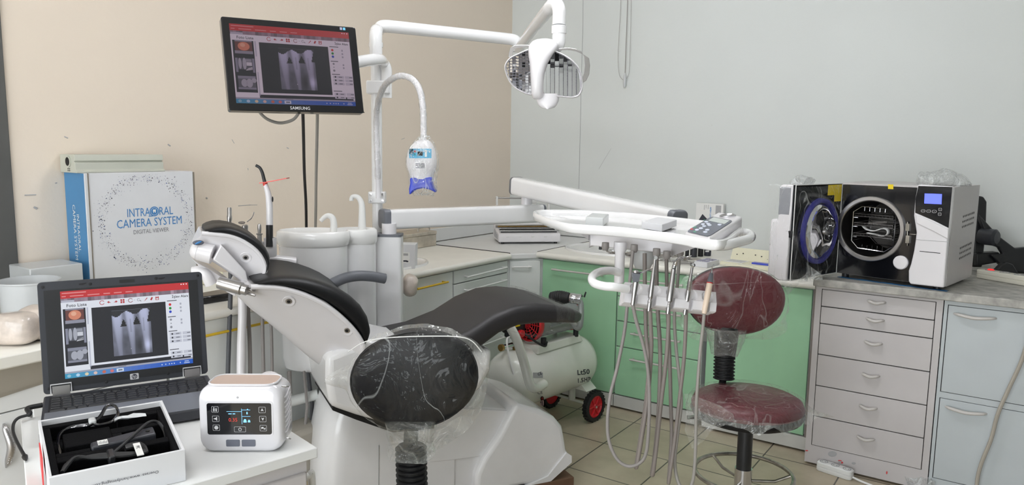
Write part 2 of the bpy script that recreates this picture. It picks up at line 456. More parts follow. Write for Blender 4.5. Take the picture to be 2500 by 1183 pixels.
T = 0.15
DY0, DY1, DZ = 0.25, 1.175, 2.20      # the doorway in the beige wall
struct('floor', MB().box((XW - 1.4, YS, -0.1), (XE, YW + T, 0)), 'floor_tiles', smooth=False)
struct('ceiling', MB().box((XW - 1.4, YS, CEIL), (XE, YW + T, CEIL + 0.1)), 'ceiling_white', smooth=False)
struct('wall_left', MB().box((XW - T, DY1, 0), (XW, YW + T, CEIL)).box((XW - T, DY0, DZ), (XW, DY1, CEIL)).box((XW - T, YS, 0), (XW, DY0, CEIL)), 'wall_beige', smooth=False)
struct('wall_back', MB().box((XW, YW, 0), (XE, YW + T, CEIL)), 'wall_white', 'greyish white wall on the right', smooth=False)
struct('wall_right', MB().box((XE, YS, 0), (XE + T, YW + T, CEIL)), 'wall_white', smooth=False)
wf = MB()
for a, c2 in (((XW - 1.4, 0), (WX0, CEIL)), ((WX1, 0), (XE + T, CEIL)), ((WX0, 0), (WX1, WZ0)), ((WX0, WZ1), (WX1, CEIL))): wf.box((a[0], YS - T, a[1]), (c2[0], YS, c2[1]))
struct('wall_front', wf, 'wall_white', smooth=False)
wf = MB()
for x in (WX0, (2 * WX0 + WX1) / 3, (WX0 + 2 * WX1) / 3, WX1 - 0.06): wf.box((x, YS - 0.10, WZ0), (x + 0.06, YS - 0.04, WZ1))
wf.box((WX0, YS - 0.10, WZ0), (WX1, YS - 0.04, WZ0 + 0.06)).box((WX0, YS - 0.10, WZ1 - 0.06), (WX1, YS - 0.04, WZ1))
struct('window_1', wf, 'white_enamel', 'wide shop window behind the visitor', smooth=False)
struct('wall_corridor', MB().box((XW - 1.5, YS, 0), (XW - 1.4, YW, CEIL)).box((XW - 1.4, 2.2, 0), (XW - T, 2.3, CEIL)), 'dark_brown', smooth=False)
# the steel door frame
fr = MB()
fr.box((XW - T - 0.02, DY1 - 0.005, 0), (XW + 0.012, DY1 + 0.075, DZ + 0.07)).box((XW - T - 0.02, DY0 - 0.075, 0), (XW + 0.012, DY0 + 0.005, DZ + 0.07)).box((XW - T - 0.02, DY0, DZ), (XW + 0.012, DY1, DZ + 0.07))
struct('door_1', fr, 'door_steel', 'dark grey steel frame of the doorway at the left edge', bevel=0.004)
# hairline seam and cracks of the white wall, the scuffs of the beige one
cr = MB()
pts = [at(x, y, Y=YW - 0.002) for x, y in ((1424, -40), (1423, 60), (1421, 130), (1419, 200), (1417, 300), (1414, 420), (1413, 470))]
cr.tube(pts, 0.0016, 4)
cr.tube([at(x, y, Y=YW - 0.001) for x, y in ((1492, 362), (1478, 385), (1462, 412))], 0.0009, 4)
cr.tube([at(x, y, Y=YW - 0.001) for x, y in ((1248, 20), (1246, 120), (1245, 250), (1243, 400), (1243, 440))], 0.0016, 4)
struct('trim_1', cr, 'paper_grey', 'hairline seam running down the white wall')
sf = MB()
for a, c2, r in (((582, 502), (612, 500), 0.0016), ((612, 500), (628, 500), 0.001), ((60, 476), (88, 475), 0.002), ((135, 447), (139, 446), 0.002), ((82, 505), (90, 509), 0.004), ((157, 333), (166, 337), 0.0022), ((503, 482), (506, 484), 0.004), ((566, 340), (572, 350), 0.0012), ((410, 352), (416, 356), 0.003), ((700, 360), (705, 362), 0.002), ((605, 410), (606, 415), 0.0015), ((980, 340), (988, 337), 0.0012)):
    sf.tube([at(a[0], a[1], X=XW + 0.001), at(c2[0], c2[1], X=XW + 0.001)], r, 5)
struct('trim_2', sf, 'paper_grey', 'scuffs and chips on the beige wall')

# ceiling fixtures
for i, (x, y) in enumerate(LAMPS):
    t = thing('ceiling_light', ['white ceiling lamp with two tubes above the dental chair', 'white ceiling lamp with two tubes above the visitor'][i], 'ceiling lamp', (x, y, CEIL - 0.05))
    build('housing', MB().box((x - 0.6, y - 0.2, CEIL - 0.04), (x + 0.6, y + 0.2, CEIL - 0.001)), 'white_enamel', t, bevel=0.006)
    for s in (-1, 1):
        build('tube', MB().cyl((x - 0.57, y + s * 0.11, CEIL - 0.075), (x + 0.57, y + s * 0.11, CEIL - 0.075), 0.018, n=14), 'lamp_tube_%d' % i, t)

# unseen dark shelves, added to give the lamp's mirrors something dark to reflect
t = thing('reflection_prop', 'dark shelves added out of view for the lamp mirrors to reflect', 'reflection_prop', (2.04, 1.3, 0))
bc = MB().box((1.9, 0.2, 0.0), (1.93 + 0.25, 0.23, 2.0)).box((1.9, 2.37, 0.0), (2.18, 2.4, 2.0)).box((2.16, 0.2, 0.0), (2.18, 2.4, 2.0))
build('body', bc, 'charcoal_plastic', t)
for z in (0.05, 0.45, 0.85, 1.25, 1.65, 1.98): build('shelf', MB().box((1.9, 0.23, z), (2.16, 2.37, z + 0.02)), 'charcoal_plastic', t)
# beyond the doorway
b2 = MB().box((XW - 1.2, 0.35, 0), (XW - 0.75, 2.1, 0.72))
single('cupboard', 'dark brown cupboard seen through the doorway', 'cupboard', b2, 'dark_brown', bevel=0.01)
b2 = MB().lathe([(0.06, 0), (0.13, 0.03), (0.15, 0.10), (0.152, 0.20), (0.14, 0.20), (0.13, 0.10)], at(-12, 612, X=XW - 0.95), n=24)
single('white_tub', 'white round tub standing beyond the doorway', 'tub', b2, 'white_plastic', loc=None)
bpy.data.objects['white_tub'].location.z = 0.721

# ---------------------------------------------------------------- fitted furniture
def bar_handle(name, a, b3, nrm, m, parent, off=0.03, r=0.0055):
    a = V(a); b3 = V(b3); n = V(nrm); d = (b3 - a).normalized()
    mb = MB().tube([a - d * 0.012 + n * off, b3 + d * 0.012 + n * off], r, 10).tube([a, a + n * off], r * 0.9, 8).tube([b3, b3 + n * off], r * 0.9, 8)
    return build(name, mb, m, parent)
def bow_handle(name, a, b3, nrm, m, parent, off=0.022, r=0.006):
    a = V(a); b3 = V(b3); n = V(nrm); dn = V((0, 0, -0.006))
    pts = catmull([a, a.lerp(b3, 0.12) + n * off * 0.8, a.lerp(b3, 0.5) + n * off + dn, a.lerp(b3, 0.88) + n * off * 0.8, b3], 6)
    k = len(pts); rr = [r * (0.75 + 0.5 * math.sin(math.pi * i / (k - 1))) for i in range(k)]
    return build(name, MB().tube(pts, rr, 10), m, parent)
def xfront(p, y0, y1, z0, z1, X, m, name, lab=None):
    o = build(name, MB().box((X - 0.018, y0 + 0.002, z0 + 0.002), (X, y1 - 0.002, z1 - 0.002)), m, p, bevel=0.0025)
    if lab: o['label'] = lab
    return o
def yfront(p, x0, x1, z0, z1, Y, m, name, lab=None):
    o = build(name, MB().box((x0 + 0.002, Y, z0 + 0.002), (x1 - 0.002, Y + 0.018, z1 - 0.002)), m, p, bevel=0.0025)
    if lab: o['label'] = lab
    return o
ZL = 0.865; XF = -2.52
def left_body(t, y0, y1, top=ZL - 0.036):
    build('body', MB().box((XW + 0.005, y0, 0.09), (XF - 0.02, y1, top)), 'laminate_grey', t)
    build('plinth', MB().box((XW + 0.005, y0, 0), (XF - 0.06, y1, 0.09)), 'plinth_grey', t)
# unit with the long yellow handle beside the chair back
t = thing('base_cabinet', 'grey base cabinet with yellow handle behind the chair back', 'cabinet', (XF, 1.7, 0), group=None)
left_body(t, 1.45, 2.14)
d = xfront(t, 1.45, 2.14, 0.10, 0.825, XF, 'laminate_grey', 'door')
bar_handle('handle', (XF, 1.58, 0.775), (XF, 1.85, 0.775), (1, 0, 0), 'yellow_plastic', d)['label'] = 'yellow bar handle'
t = thing('base_cabinet', 'grey base cabinet with low yellow handle beneath the cuspidor', 'cabinet', (XF, 2.4, 0))
left_body(t, 2.145, 2.60)
d = xfront(t, 2.145, 2.60, 0.10, 0.825, XF, 'laminate_grey', 'door')
bar_handle('handle', (XF, 2.10 + 0.09, 0.47), (XF, 2.42, 0.48), (1, 0, 0), 'yellow_plastic', d)['label'] = 'yellow bar handle'
t = thing('base_cabinet', 'grey base cabinet with yellow handle right of the white pillar', 'cabinet', (XF, 2.85, 0))
left_body(t, 2.605, 3.09)
d = xfront(t, 2.605, 3.09, 0.10, 0.822, XF, 'laminate_grey', 'door')
bar_handle('handle', (XF, 2.78, 0.775), (XF, 3.00, 0.777), (1, 0, 0), 'yellow_plastic', d)['label'] = 'yellow bar handle'
t = thing('drawer_cabinet', 'grey four-drawer cabinet with white bar handles near the corner', 'cabinet', (XF, 3.35, 0))
left_body(t, 3.095, 3.615)
for z0, z1 in ((0.747, 0.822), (0.655, 0.745), (0.40, 0.653), (0.10, 0.398)):
    d = xfront(t, 3.098, 3.612, z0, z1, XF, 'laminate_grey', 'drawer')
    bar_handle('handle', (XF, 3.19, z1 - 0.042), (XF, 3.55, z1 - 0.036), (1, 0, 0), 'label_white', d)
# corner cabinet, its short front set across the inner corner
YG = 3.76; XC0, XC1 = -2.52, -2.37
t = thing('corner_cabinet', 'narrow grey corner cabinet between the white drawers and the green doors', 'cabinet', (XC0, 3.69, 0))
build('body', MB().extr([(XW + 0.005, 3.62, 0.09), (XC0 - 0.014, 3.62, 0.09), (XC1 - 0.006, YG + 0.02, 0.09), (XC1 - 0.006, YW - 0.005, 0.09), (XW + 0.005, YW - 0.005, 0.09)], (0, 0, 0.735)), 'laminate_grey', t)
a0 = V((XC0, 3.622, 0.10)); a1 = V((XC1 - 0.004, YG, 0.10)); dn = V((0.68, -0.73, 0)).normalized()
dd = (a1 - a0)
d = build('door', MB().extr([a0 + dd * 0.03, a0 + dd * 0.97, a0 + dd * 0.97 - dn * 0.016, a0 + dd * 0.03 - dn * 0.016], (0, 0, 0.715)), 'laminate_grey', t, bevel=0.002)
bar_handle('handle', a0.lerp(a1, 0.14) + V((0, 0, 0.68)), a0.lerp(a1, 0.62) + V((0, 0, 0.68)), dn, 'label_white', d, r=0.006, off=0.022)
# the green row
def green_body(t, x0, x1):
    build('body', MB().box((x0, YG + 0.02, 0.085), (x1, YW - 0.01, 0.832)), 'laminate_grey', t)
    build('plinth', MB().box((x0, YG - 0.005, 0.012), (x1, YG + 0.03, 0.078)), 'plinth_grey', t)
    f = MB()
    for fx in (x0 + 0.05, x1 - 0.05):
        f.cyl((fx, YG + 0.09, 0), (fx, YG + 0.09, 0.086), 0.018)
    build('foot', f, 'dark_plastic', t)
t = thing('base_cabinet', 'green base cabinet with one door behind the compressor', 'cabinet', (-2.1, YG, 0))
green_body(t, -2.366, -1.86)
d = yfront(t, -2.366, -1.86, 0.082, 0.828, YG, 'laminate_green', 'door')
bar_handle('handle', (-2.27, YG, 0.775), (-1.95, YG, 0.775), (0, -1, 0), 'handle_grey', d)
t = thing('drawer_cabinet', 'green four-drawer cabinet behind the hanging hoses', 'cabinet', (-1.6, YG, 0))
green_body(t, -1.855, -1.35)
for z0, z1 in ((0.664, 0.828), (0.52, 0.662), (0.37, 0.518), (0.082, 0.368)):
    d = yfront(t, -1.855, -1.35, z0, z1, YG, 'laminate_green', 'drawer')
    bar_handle('handle', (-1.74, YG, z1 - 0.055), (-1.47, YG, z1 - 0.055), (0, -1, 0), 'handle_grey', d)
t = thing('base_cabinet', 'green base cabinet with plain door behind the red stool', 'cabinet', (-1.06, YG, 0))
green_body(t, -1.325, -0.785)
yfront(t, -1.322, -0.80, 0.082, 0.828, YG, 'laminate_green', 'door')
build('side_panel', MB().box((-0.796, YG - 0.004, 0.012), (-0.785, YG + 0.03, 0.832)), 'hose_brown', t)
# worktops
ZR = 0.87
def lip(prof_n=6): pass
def worktop_x(y0, y1, name, label):
    X = XF + 0.035; pr = [(XW + 0.004, ZL - 0.036), (X - 0.018, ZL - 0.036)]
    pr += [(X - 0.018 + 0.018 * math.sin(a), ZL - 0.018 - 0.018 * math.cos(a)) for a in [math.pi * k / 8 for k in range(1, 8)]]
    pr += [(X - 0.018, ZL), (XW + 0.004, ZL)]
    return single(name, label, 'worktop', MB().extr([(x, y0, z) for x, z in pr], (0, y1 - y0, 0)), 'counter_cream', ang=60)
wo = worktop_x(1.45, 3.60, 'worktop', 'cream worktop with rounded edge along the beige wall')
X1 = -0.765
Y0 = YG - 0.035; pr = [(YW - 0.004, ZR - 0.036), (Y0 + 0.018, ZR - 0.036)]
pr += [(Y0 + 0.018 - 0.018 * math.sin(a), ZR - 0.018 - 0.018 * math.cos(a)) for a in [math.pi * k / 8 for k in range(1, 8)]]
pr += [(Y0 + 0.018, ZR), (YW - 0.004, ZR)]
mb = MB().loft([[(xa if i not in range(2, 9) else xa, y, z) for i, (y, z) in enumerate(pr)] for xa in (-2.39, -0.785)])
single('worktop', 'cream worktop with rounded edge over the green cabinets', 'worktop', mb, 'counter_cream', ang=60)
zc = 0.86
cpoly = [(XW + 0.004, 3.605), (XF + 0.01, 3.605), (XC1 - 0.02, YG - 0.012), (-2.394, YG + 0.02), (-2.394, YW - 0.004), (XW + 0.004, YW - 0.004)]
single('worktop', 'white corner worktop between the two cream worktops', 'worktop', MB().extr([(x, y, zc - 0.034) for x, y in cpoly], (0, 0, 0.034)), 'laminate_white', bevel=0.006)
sm5 = MB()
sm5.tube([(XW + 0.03, 3.604, ZL + 0.0005), (XF + 0.02, 3.604, ZL + 0.0005)], 0.0035, 6)
sm5.tube([(-2.392, YW - 0.03, ZR - 0.001), (-2.392, Y0 + 0.02, ZR - 0.001)], 0.0035, 6)
struct('trim_4', sm5, 'gap_dark', 'dark joints between the corner worktop and its neighbours')
# upstand along the wall in the corner
struct('trim_3', MB().box((XW, 3.45, ZL), (XW + 0.02, YW, ZL + 0.085)).box((XW, YW - 0.02, ZL), (-2.3, YW, ZL + 0.085)), 'laminate_white', 'white upstand in the corner', bevel=0.003)
# sinks
def oval_sink(cx, cy, a, b3, z, label):
    t = thing('sink', label, 'sink', (cx, cy, z))
    rings = []
    for s, h in ((1.0, 0.0), (1.0, 0.006), (0.985, 0.012), (0.95, 0.012), (0.92, 0.006), (0.88, 0.004), (0.4, 0.002), (0.05, 0.0015)):
        rings.append([(cx + a * s * math.cos(2 * math.pi * k / 48), cy + b3 * s * math.sin(2 * math.pi * k / 48), z + h) for k in range(48)])
    build('bowl', MB().loft(rings), 'ceramic', t)
    build('drain', MB().lathe([(0.028, 0.002), (0.028, 0.005), (0.02, 0.006), (0.001, 0.004)], (cx, cy, z)), 'chrome', t)
oval_sink(-2.06, 4.10, 0.32, 0.25, ZR, 'white oval washbasin set in the worktop behind the instrument tray')
oval_sink(-2.74, 2.83, 0.17, 0.24, ZL, 'white oval washbasin rim beside the white carton')

# the cabinet with the autoclave
YA = 3.62
t = thing('drawer_cabinet', 'white metal cabinet with six drawers beneath the autoclave', 'cabinet', (-0.5, YA, 0))
bd = MB().box((-0.758, YA + 0.014, 0.012), (-0.238, YW - 0.02, 0.876))
bd.box((-0.758, YA, 0.012), (-0.732, YA + 0.014, 0.876)).box((-0.264, YA, 0.012), (-0.238, YA + 0.014, 0.876)).box((-0.732, YA, 0.862), (-0.264, YA + 0.014, 0.876)).box((-0.732, YA, 0.012), (-0.264, YA + 0.014, 0.1))
build('body', bd, 'painted_cabinet', t)
build('seam', MB().box((-0.732, YA + 0.010, 0.1), (-0.264, YA + 0.0145, 0.862)), 'gap_dark', t)
zz = [0.862, 0.780, 0.698, 0.549, 0.397, 0.246, 0.1]
for i in range(6):
    d = build('drawer', MB().box((-0.729, YA - 0.001, zz[i + 1] + 0.0022), (-0.267, YA + 0.013, zz[i] - 0.0022)), 'painted_cabinet', t, bevel=0.0015)
    zh = (zz[i] + zz[i + 1]) / 2 + (0.012 if i < 2 else 0.02)
    bow_handle('handle', (-0.533, YA, zh), (-0.462, YA, zh), (0, -1, 0), 'handle_grey', d)
st = MB()
for x, z, a, b3 in ((-0.635, 0.079, 0.02, 0.014), (-0.60, 0.05, 0.008, 0.006), (-0.54, 0.058, 0.009, 0.006)):
    st.pad((x, YA - 0.0008, z), (1, 0, 0.2), (0, 0, 1), (0, -1, 0), a, b3, 0.0012, n=12)
build('smudge', st, 'paper_grey', t)
st = MB()
for x, z, a, b3 in ((-0.60, 0.035 + 0.02, 0.009, 0.003), (-0.59, 0.048, 0.005, 0.005), (-0.75, 0.066, 0.007, 0.003), (-0.40, 0.05, 0.003, 0.008)):
    st.pad((x, YA - 0.0008, z), (1, 0, 0.2), (0, 0, 1), (0, -1, 0), a, b3, 0.0012, n=10)
build('paint_mark', st, 'red_card', t)
f = MB()
for fx in (-0.72, -0.28): f.cyl((fx, YA + 0.05, 0), (fx, YA + 0.05, 0.02), 0.02)
build('foot', f, 'dark_plastic', t)
t = thing('base_cabinet', 'white metal cabinet with two stacked doors at the right edge', 'cabinet', (0.05, YA, 0))
bd = MB().box((-0.234, YA + 0.014, 0.012), (0.42, YW - 0.02, 0.876))
for a, c2 in (((-0.234, 0.012), (-0.221, 0.876)), ((0.36, 0.012), (0.42, 0.876)), ((-0.221, 0.856), (0.36, 0.876)), ((-0.221, 0.444), (0.36, 0.470)), ((-0.221, 0.012), (0.36, 0.076))):
    bd.box((a[0], YA, a[1]), (c2[0], YA + 0.014, c2[1]))
build('body', bd, 'painted_cool', t)
build('seam', MB().box((-0.221, YA + 0.010, 0.076), (0.36, YA + 0.0145, 0.856)), 'gap_dark', t)
for z0, z1 in ((0.47, 0.856), (0.076, 0.444)):
    d = build('door', MB().box((-0.218, YA - 0.001, z0 + 0.0025), (0.357, YA + 0.013, z1 - 0.0025)), 'painted_cool', t, bevel=0.0015)
    bow_handle('handle', (-0.195, YA, z1 - 0.035), (-0.045, YA, z1 - 0.035), (0, -1, 0), 'handle_grey', d, off=0.024)
single('worktop', 'worn grey worktop with chipped edge beneath the autoclave', 'worktop', MB().box((-0.765, YA - 0.038, 0.878), (0.45, YW - 0.006, 0.913)), 'counter_worn', bevel=0.004)

# washbasin unit at the left edge
t = thing('washbasin_cabinet', 'white cabinet under the washbasin at the left edge', 'cabinet', (XF, 0.8, 0))
build('body', MB().box((XW + 0.005, 0.2, 0.09), (XF - 0.02, 1.44, ZL - 0.12)), 'laminate_white', t)
build('plinth', MB().box((XW + 0.005, 0.2, 0), (XF - 0.06, 1.44, 0.09)), 'plinth_grey', t)
zt = 0.665
build('top_rail', MB().box((XF - 0.02, 0.2, zt + 0.002), (XF, 1.44, ZL - 0.12)), 'laminate_white', t, bevel=0.002)
d = xfront(t, 0.35, 0.985, 0.1, zt, XF, 'laminate_white', 'door')
xfront(t, 0.99, 1.44, 0.1, zt, XF, 'laminate_white', 'door')
pts = catmull([(XF, 0.908, 0.632), (XF + 0.012, 0.909, 0.615), (XF + 0.026, 0.915, 0.565), (XF + 0.012, 0.909, 0.515), (XF, 0.906, 0.492)], 7)
k = len(pts)
h = build('handle', MB().tube(pts, [0.003 + 0.009 * math.sin(math.pi * i / (k - 1)) for i in range(k)], 12), 'steel', d)
h['label'] = 'leaf shaped steel handle with rows of studs'
sd = MB()
for i in range(6, k - 6):
    for dy in (-0.004, 0.004):
        sd.ell(pts[i] + V((0.0095, dy, 0)), (0.0018, 0, 0), (0, 0.0018, 0), (0, 0, 0.0018), 6, 4)
build('stud', sd, 'chrome', h)
t = thing('washbasin', 'cream washbasin with curved beige skirt at the left edge', 'washbasin', (XF, 0.8, ZL - 0.1))
XB = -2.475
rim = []
def basin_ring(s, z, out=0.0):
    ring = [(XW + 0.006, 1.43, z)]
    for k in range(21):
        a = math.pi * (0.5 - k / 20)
        ring.append((XF - 0.05 + (XB - XF + 0.055 + out) * max(0.0, math.cos(a)) ** 0.55 * s, 0.82 + 0.61 * math.sin(a) * (1.0 if z > ZL - 0.06 else s), z))
    ring.append((XW + 0.006, 0.21, z)); return ring
build('rim', MB().loft([basin_ring(1, ZL - 0.05), basin_ring(1.0, ZL - 0.045, 0.012), basin_ring(1.0, ZL - 0.008, 0.016), basin_ring(1, ZL)]), 'counter_cream', t, bevel=0.004)
sk = []
for i in range(8):
    f2 = i / 7; sy = math.sqrt(max(0.02, 1 - (f2 * 0.98) ** 2)); sx2 = 1 - 0.3 * f2
    ring = []
    for k in range(21):
        a = math.pi * (0.5 - k / 20)
        ring.append((XF - 0.05 + 0.085 * max(0.0, math.cos(a)) ** 0.6 * sx2, 0.82 + 0.55 * sy * math.sin(a), ZL - 0.05 - 0.10 * f2))
    sk.append(ring)
build('skirt', MB().loft(sk), 'skirt_beige', t)
from mathutils.bvhtree import BVHTree
def hit(mb, px, py):
    """where a line of sight meets a mesh under construction"""
    bv = BVHTree.FromPolygons([tuple(p) for p in mb.v], mb.f)
    d = (at(px, py, D=1.0) - EYE).normalized()
    loc, n, i, dist = bv.ray_cast(EYE, d)
    if loc is None: return at(px, py, D=2.0), -d
    if n.dot(d) > 0: n = -n
    return loc, n
def beam_rings(p0, p1, h, w2, r, h1=None, w1=None, up=V((0, 0, 1))):
    p0 = V(p0); p1 = V(p1); d = (p1 - p0).normalized(); sd = d.cross(up).normalized(); u = sd.cross(d)
    out = []
    for p, hh, ww in ((p0, h, w2), (p1, h1 or h, w1 or w2)):
        out.append([p + sd * a + u * b for a, b in roundrect(ww / 2, hh / 2, r)])
    return out
# ---------------------------------------------------------------- dental chair
# the chair stands at 60 degrees to the white wall; s runs along it, t across it (nearer flank = larger t)
AV = V((0.5, 0.866, 0)).normalized(); LV = V((0.866, -0.5, 0)).normalized()
def CP(s, t, z): return AV * s + LV * t + V((0, 0, z))
def atc(px, py, c):
    d = at(px, py, D=1.0) - EYE
    return EYE + d * (c / d.dot(LV))
XN, XC, XK = -2.55, -2.77, -2.99        # near flank, middle, far flank
ch = thing('dental_chair', 'white dental chair with black padded backrest, seat and headrest', 'dental chair', CP(1.1, XC, 0.0))
def trough(N, K, xn, xk, pw=2.4, m=8):
    xc = (xn + xk) / 2; rings = []
    for n0, k0 in zip(N, K):
        pn = atc(*n0, xn); pk = atc(*k0, xc); ring = []
        sn, sk2 = pn.dot(AV), pk.dot(AV)
        for j in range(-m, m + 1):
            t = j / m
            s = math.copysign(abs(t) ** 0.75, t); f = abs(s) ** pw
            ring.append(CP(sk2 + (sn - sk2) * f, xc + (xn - xc) * s, pk.z + (pn.z - pk.z) * f))
        rings.append(ring)
    return rings
def cushion(N, T, xn, xk, bul=0.014):
    rings = []; L = len(N)
    for i, (n0, t0) in enumerate(zip(N, T)):
        a = atc(*n0, xn); b4 = atc(*t0, xn); d = b4 - a
        e = 0.6 if i in (0, L - 1) else (0.9 if i in (1, L - 2) else 1)
        w2 = (xn - xk); ring = []
        prof = [(0.0, 0.0), (bul * 0.7, 0.25), (bul, 0.5), (bul * 0.5, 0.8), (-0.012, 0.97), (-0.04, 1.0), (-0.1, 0.93), (-w2 / 2, 0.84)]
        prof += [(-w2 - p, q) for p, q in reversed(prof[:-1])]
        for p, q in prof:
            ring.append(a + LV * p + d * (q * e))
        rings.append(ring)
    return rings
def E3(pts, c, depth): return MB().extr([atc(x, y, c) for x, y in pts], LV * -depth)
bN = [(612, 700), (640, 700), (690, 704), (745, 720), (800, 748), (850, 790), (882, 832), (888, 870)]
bK = [(562, 704), (606, 747), (656, 787), (706, 830), (755, 872), (797, 902), (838, 912), (868, 905)]
bT = [(618, 690), (640, 676), (690, 673), (745, 676), (808, 694), (862, 721), (908, 761), (924, 822)]
bN2 = [(p[0] + 4, p[1] - 4) for p in bN]
shell = MB().loft(trough(bN, bK, XN, XK))
so = build('backrest_shell', shell, 'white_plastic', ch, ang=50)
build('backrest_lip', MB().tube(catmull([atc(*p, XN + 0.002) for p in bN], 5), 0.009, 8), 'white_plastic', so)
build('backrest_cushion', MB().loft(cushion(bN2, bT, XN, XK)), 'black_leather', ch, sub=1, ang=70)
def screw(mb, px, py, parent, r=0.011):
    p, n = hit(mb, px, py)
    m2 = MB().use('white_plastic').lathe([(r * 2.1, -0.002), (r * 1.9, 0.002), (r * 1.2, 0.001), (r * 1.1, -0.002)], p, n, 20)
    m2.use('steel').lathe([(r, -0.002), (r, 0.001), (r * 0.6, 0.002), (0.0005, 0.0012)], p, n, 16)
    m2.use('gap_dark').lathe([(r * 0.6, 0.0), (r * 0.6, 0.0026), (0.0004, 0.0026)], p, n, 6)
    build('screw', m2, None, parent)
screw(shell, 705, 735, so); screw(shell, 847, 806, so)
hN = [(493, 569), (520, 571), (558, 575), (592, 587), (626, 611), (645, 640), (647, 665), (630, 688)]
hK = [(468, 594), (490, 618), (515, 636), (540, 652), (562, 667), (586, 684), (606, 692), (622, 694)]
hT = [(495, 561), (528, 546), (565, 551), (605, 566), (640, 590), (663, 622), (662, 652), (641, 681)]
XHN, XHK = -2.66, -2.89
hs = MB().loft(trough(hN, hK, XHN, XHK))
ho = build('headrest_shell', hs, 'white_plastic', ch, ang=50)
build('headrest_lip', MB().tube(catmull([atc(*p, XHN + 0.002) for p in hN], 5), 0.0075, 8), 'white_plastic', ho)
build('headrest_cushion', MB().loft(cushion([(p[0] + 2, p[1] - 2) for p in hN], hT, XHN, XHK)), 'black_leather', ch, sub=1, ang=70)
screw(hs, 600, 628, ho, 0.010)
# raised wedge and hinge barrel on the back of the headrest
wd = [atc(540, 597, XHN + 0.006), atc(520, 634, XHN + 0.014), atc(607, 690, XHN - 0.004), atc(600, 662, XHN - 0.008)]
build('headrest_wedge', MB().extr(wd, LV * -0.07), 'white_plastic', ho, bevel=0.004)
hb0, hb1 = atc(464, 607, -2.70), atc(520, 621, -2.68)
build('hinge_barrel', MB().lathe([(0.001, 0), (0.016, 0.003), (0.026, 0.011), (0.030, 0.022), (0.0305, 0.026), (0.029, 0.027), (0.0315, 0.028), (0.0335, (hb1 - hb0).length - 0.002), (0.031, (hb1 - hb0).length), (0.001, (hb1 - hb0).length)], hb0, hb1 - hb0, 26), 'white_plastic', ho)
build('headrest_arm', E3([(466, 628), (482, 640), (520, 662), (552, 684), (572, 700), (576, 724), (553, 712), (510, 676)], -2.72, 0.12), 'white_plastic', ch, bevel=0.008)
lv = catmull([atc(472, 662, -2.74), atc(488, 660, -2.73), atc(504, 672, -2.72), atc(515, 694, -2.72)], 5)
build('headrest_lever', MB().tube(lv, [0.017] * 8 + [0.019] * (len(lv) - 8), 12), 'white_plastic', ch)
pv0 = atc(549, 693, XN - 0.04); pv1 = atc(592, 705, XN - 0.01)
pv = build('pivot_barrel', MB().lathe([(0.0205, -0.02), (0.0215, 0), (0.0215, 0.058), (0.018, 0.062), (0.018, 0.078), (0.0005, 0.08)], pv0, pv1 - pv0, 22), 'steel', ch)
fk = atc(606, 710, XN - 0.02); fd0 = (pv1 - pv0).normalized()
build('pivot_fork', MB().use('steel').tube([fk - fd0 * 0.02 + V((0, 0, 0.008)), fk + fd0 * 0.025 + V((0, 0, 0.006))], 0.005, 6).tube([fk - fd0 * 0.02 - V((0, 0, 0.008)), fk + fd0 * 0.025 - V((0, 0, 0.008))], 0.005, 6), None, pv)
lg = atc(484, 592, -2.66)
build('maker_mark', MB().use('device_slate').pad(lg, AV, (0, 0, 1), LV, 0.018, 0.009, 0.004, n=14).use('print_blue').pad(lg + LV * 0.002, AV + V((0, 0, 0.4)), V((0, 0, 1)), LV, 0.012, 0.004, 0.003, n=10), None, ho)
# seat and leg rest: the flank outline, carried across
def sz(pts, c=XN): return [((lambda p: (p.dot(AV), p.z))(atc(x, y, c))) for x, y in pts]
st_top = sz([(905, 858), (940, 862), (1000, 858), (1070, 842), (1147, 810), (1205, 772), (1262, 748), (1315, 742), (1367, 747)])
st_bot = sz([(905, 905), (940, 915), (1000, 918), (1085, 900), (1172, 853), (1222, 815), (1270, 796), (1322, 791), (1370, 790)])
def seat_rings(tp, bt, grow=0.0, tap=None):
    rings = []
    for i, ((y, z1), (y2, z0)) in enumerate(zip(tp, bt)):
        t = tap[i] if tap else 0.0
        hw = (XN - XK) / 2 - t + grow; dv = CP(y - y2, 0, z1 - z0); mid = CP((y + y2) / 2, XC, (z1 + z0) / 2)
        hh = dv.length / 2 + grow; uu = dv.normalized(); r = min(0.035, hh * 0.7)
        rings.append([mid + LV * a + uu * b4 for a, b4 in roundrect(hw, hh, r, 6)])
    return rings
build('seat_cushion', MB().loft(seat_rings(st_top, st_bot)), 'seat_leather', ch, ang=60)
lt = sz([(1367, 747), (1385, 750), (1408, 756), (1424, 763), (1434, 770), (1439, 776)])
lb = sz([(1370, 790), (1386, 791), (1406, 793), (1420, 793), (1430, 790), (1436, 784)])
tp = [0.0, 0.004, 0.012, 0.025, 0.04, 0.06]
lr = build('leg_rest', MB().loft(seat_rings(lt, lb, -0.002, tp)), 'seat_leather', ch, ang=60)
fm = MB().loft(seat_rings([sz([(1357, 745)])[0], *lt[1:], sz([(1442, 775)])[0]], [sz([(1360, 792)])[0], *lb[1:], sz([(1440, 788)])[0]], 0.006, tp + [0.07])).wobble(0.006, 14)
fm.loft([[atc(x, y, XN + 0.01), atc(x + 4, y + dy, XN + 0.03)] for x, y, dy in ((1245, 806, 3), (1275, 812, 5), (1310, 816, 8), (1340, 806, 12), (1380, 797, 8), (1415, 797, 4))], caps=False, close=False)
build('protective_film', fm, 'film_hazy', lr, ang=80)
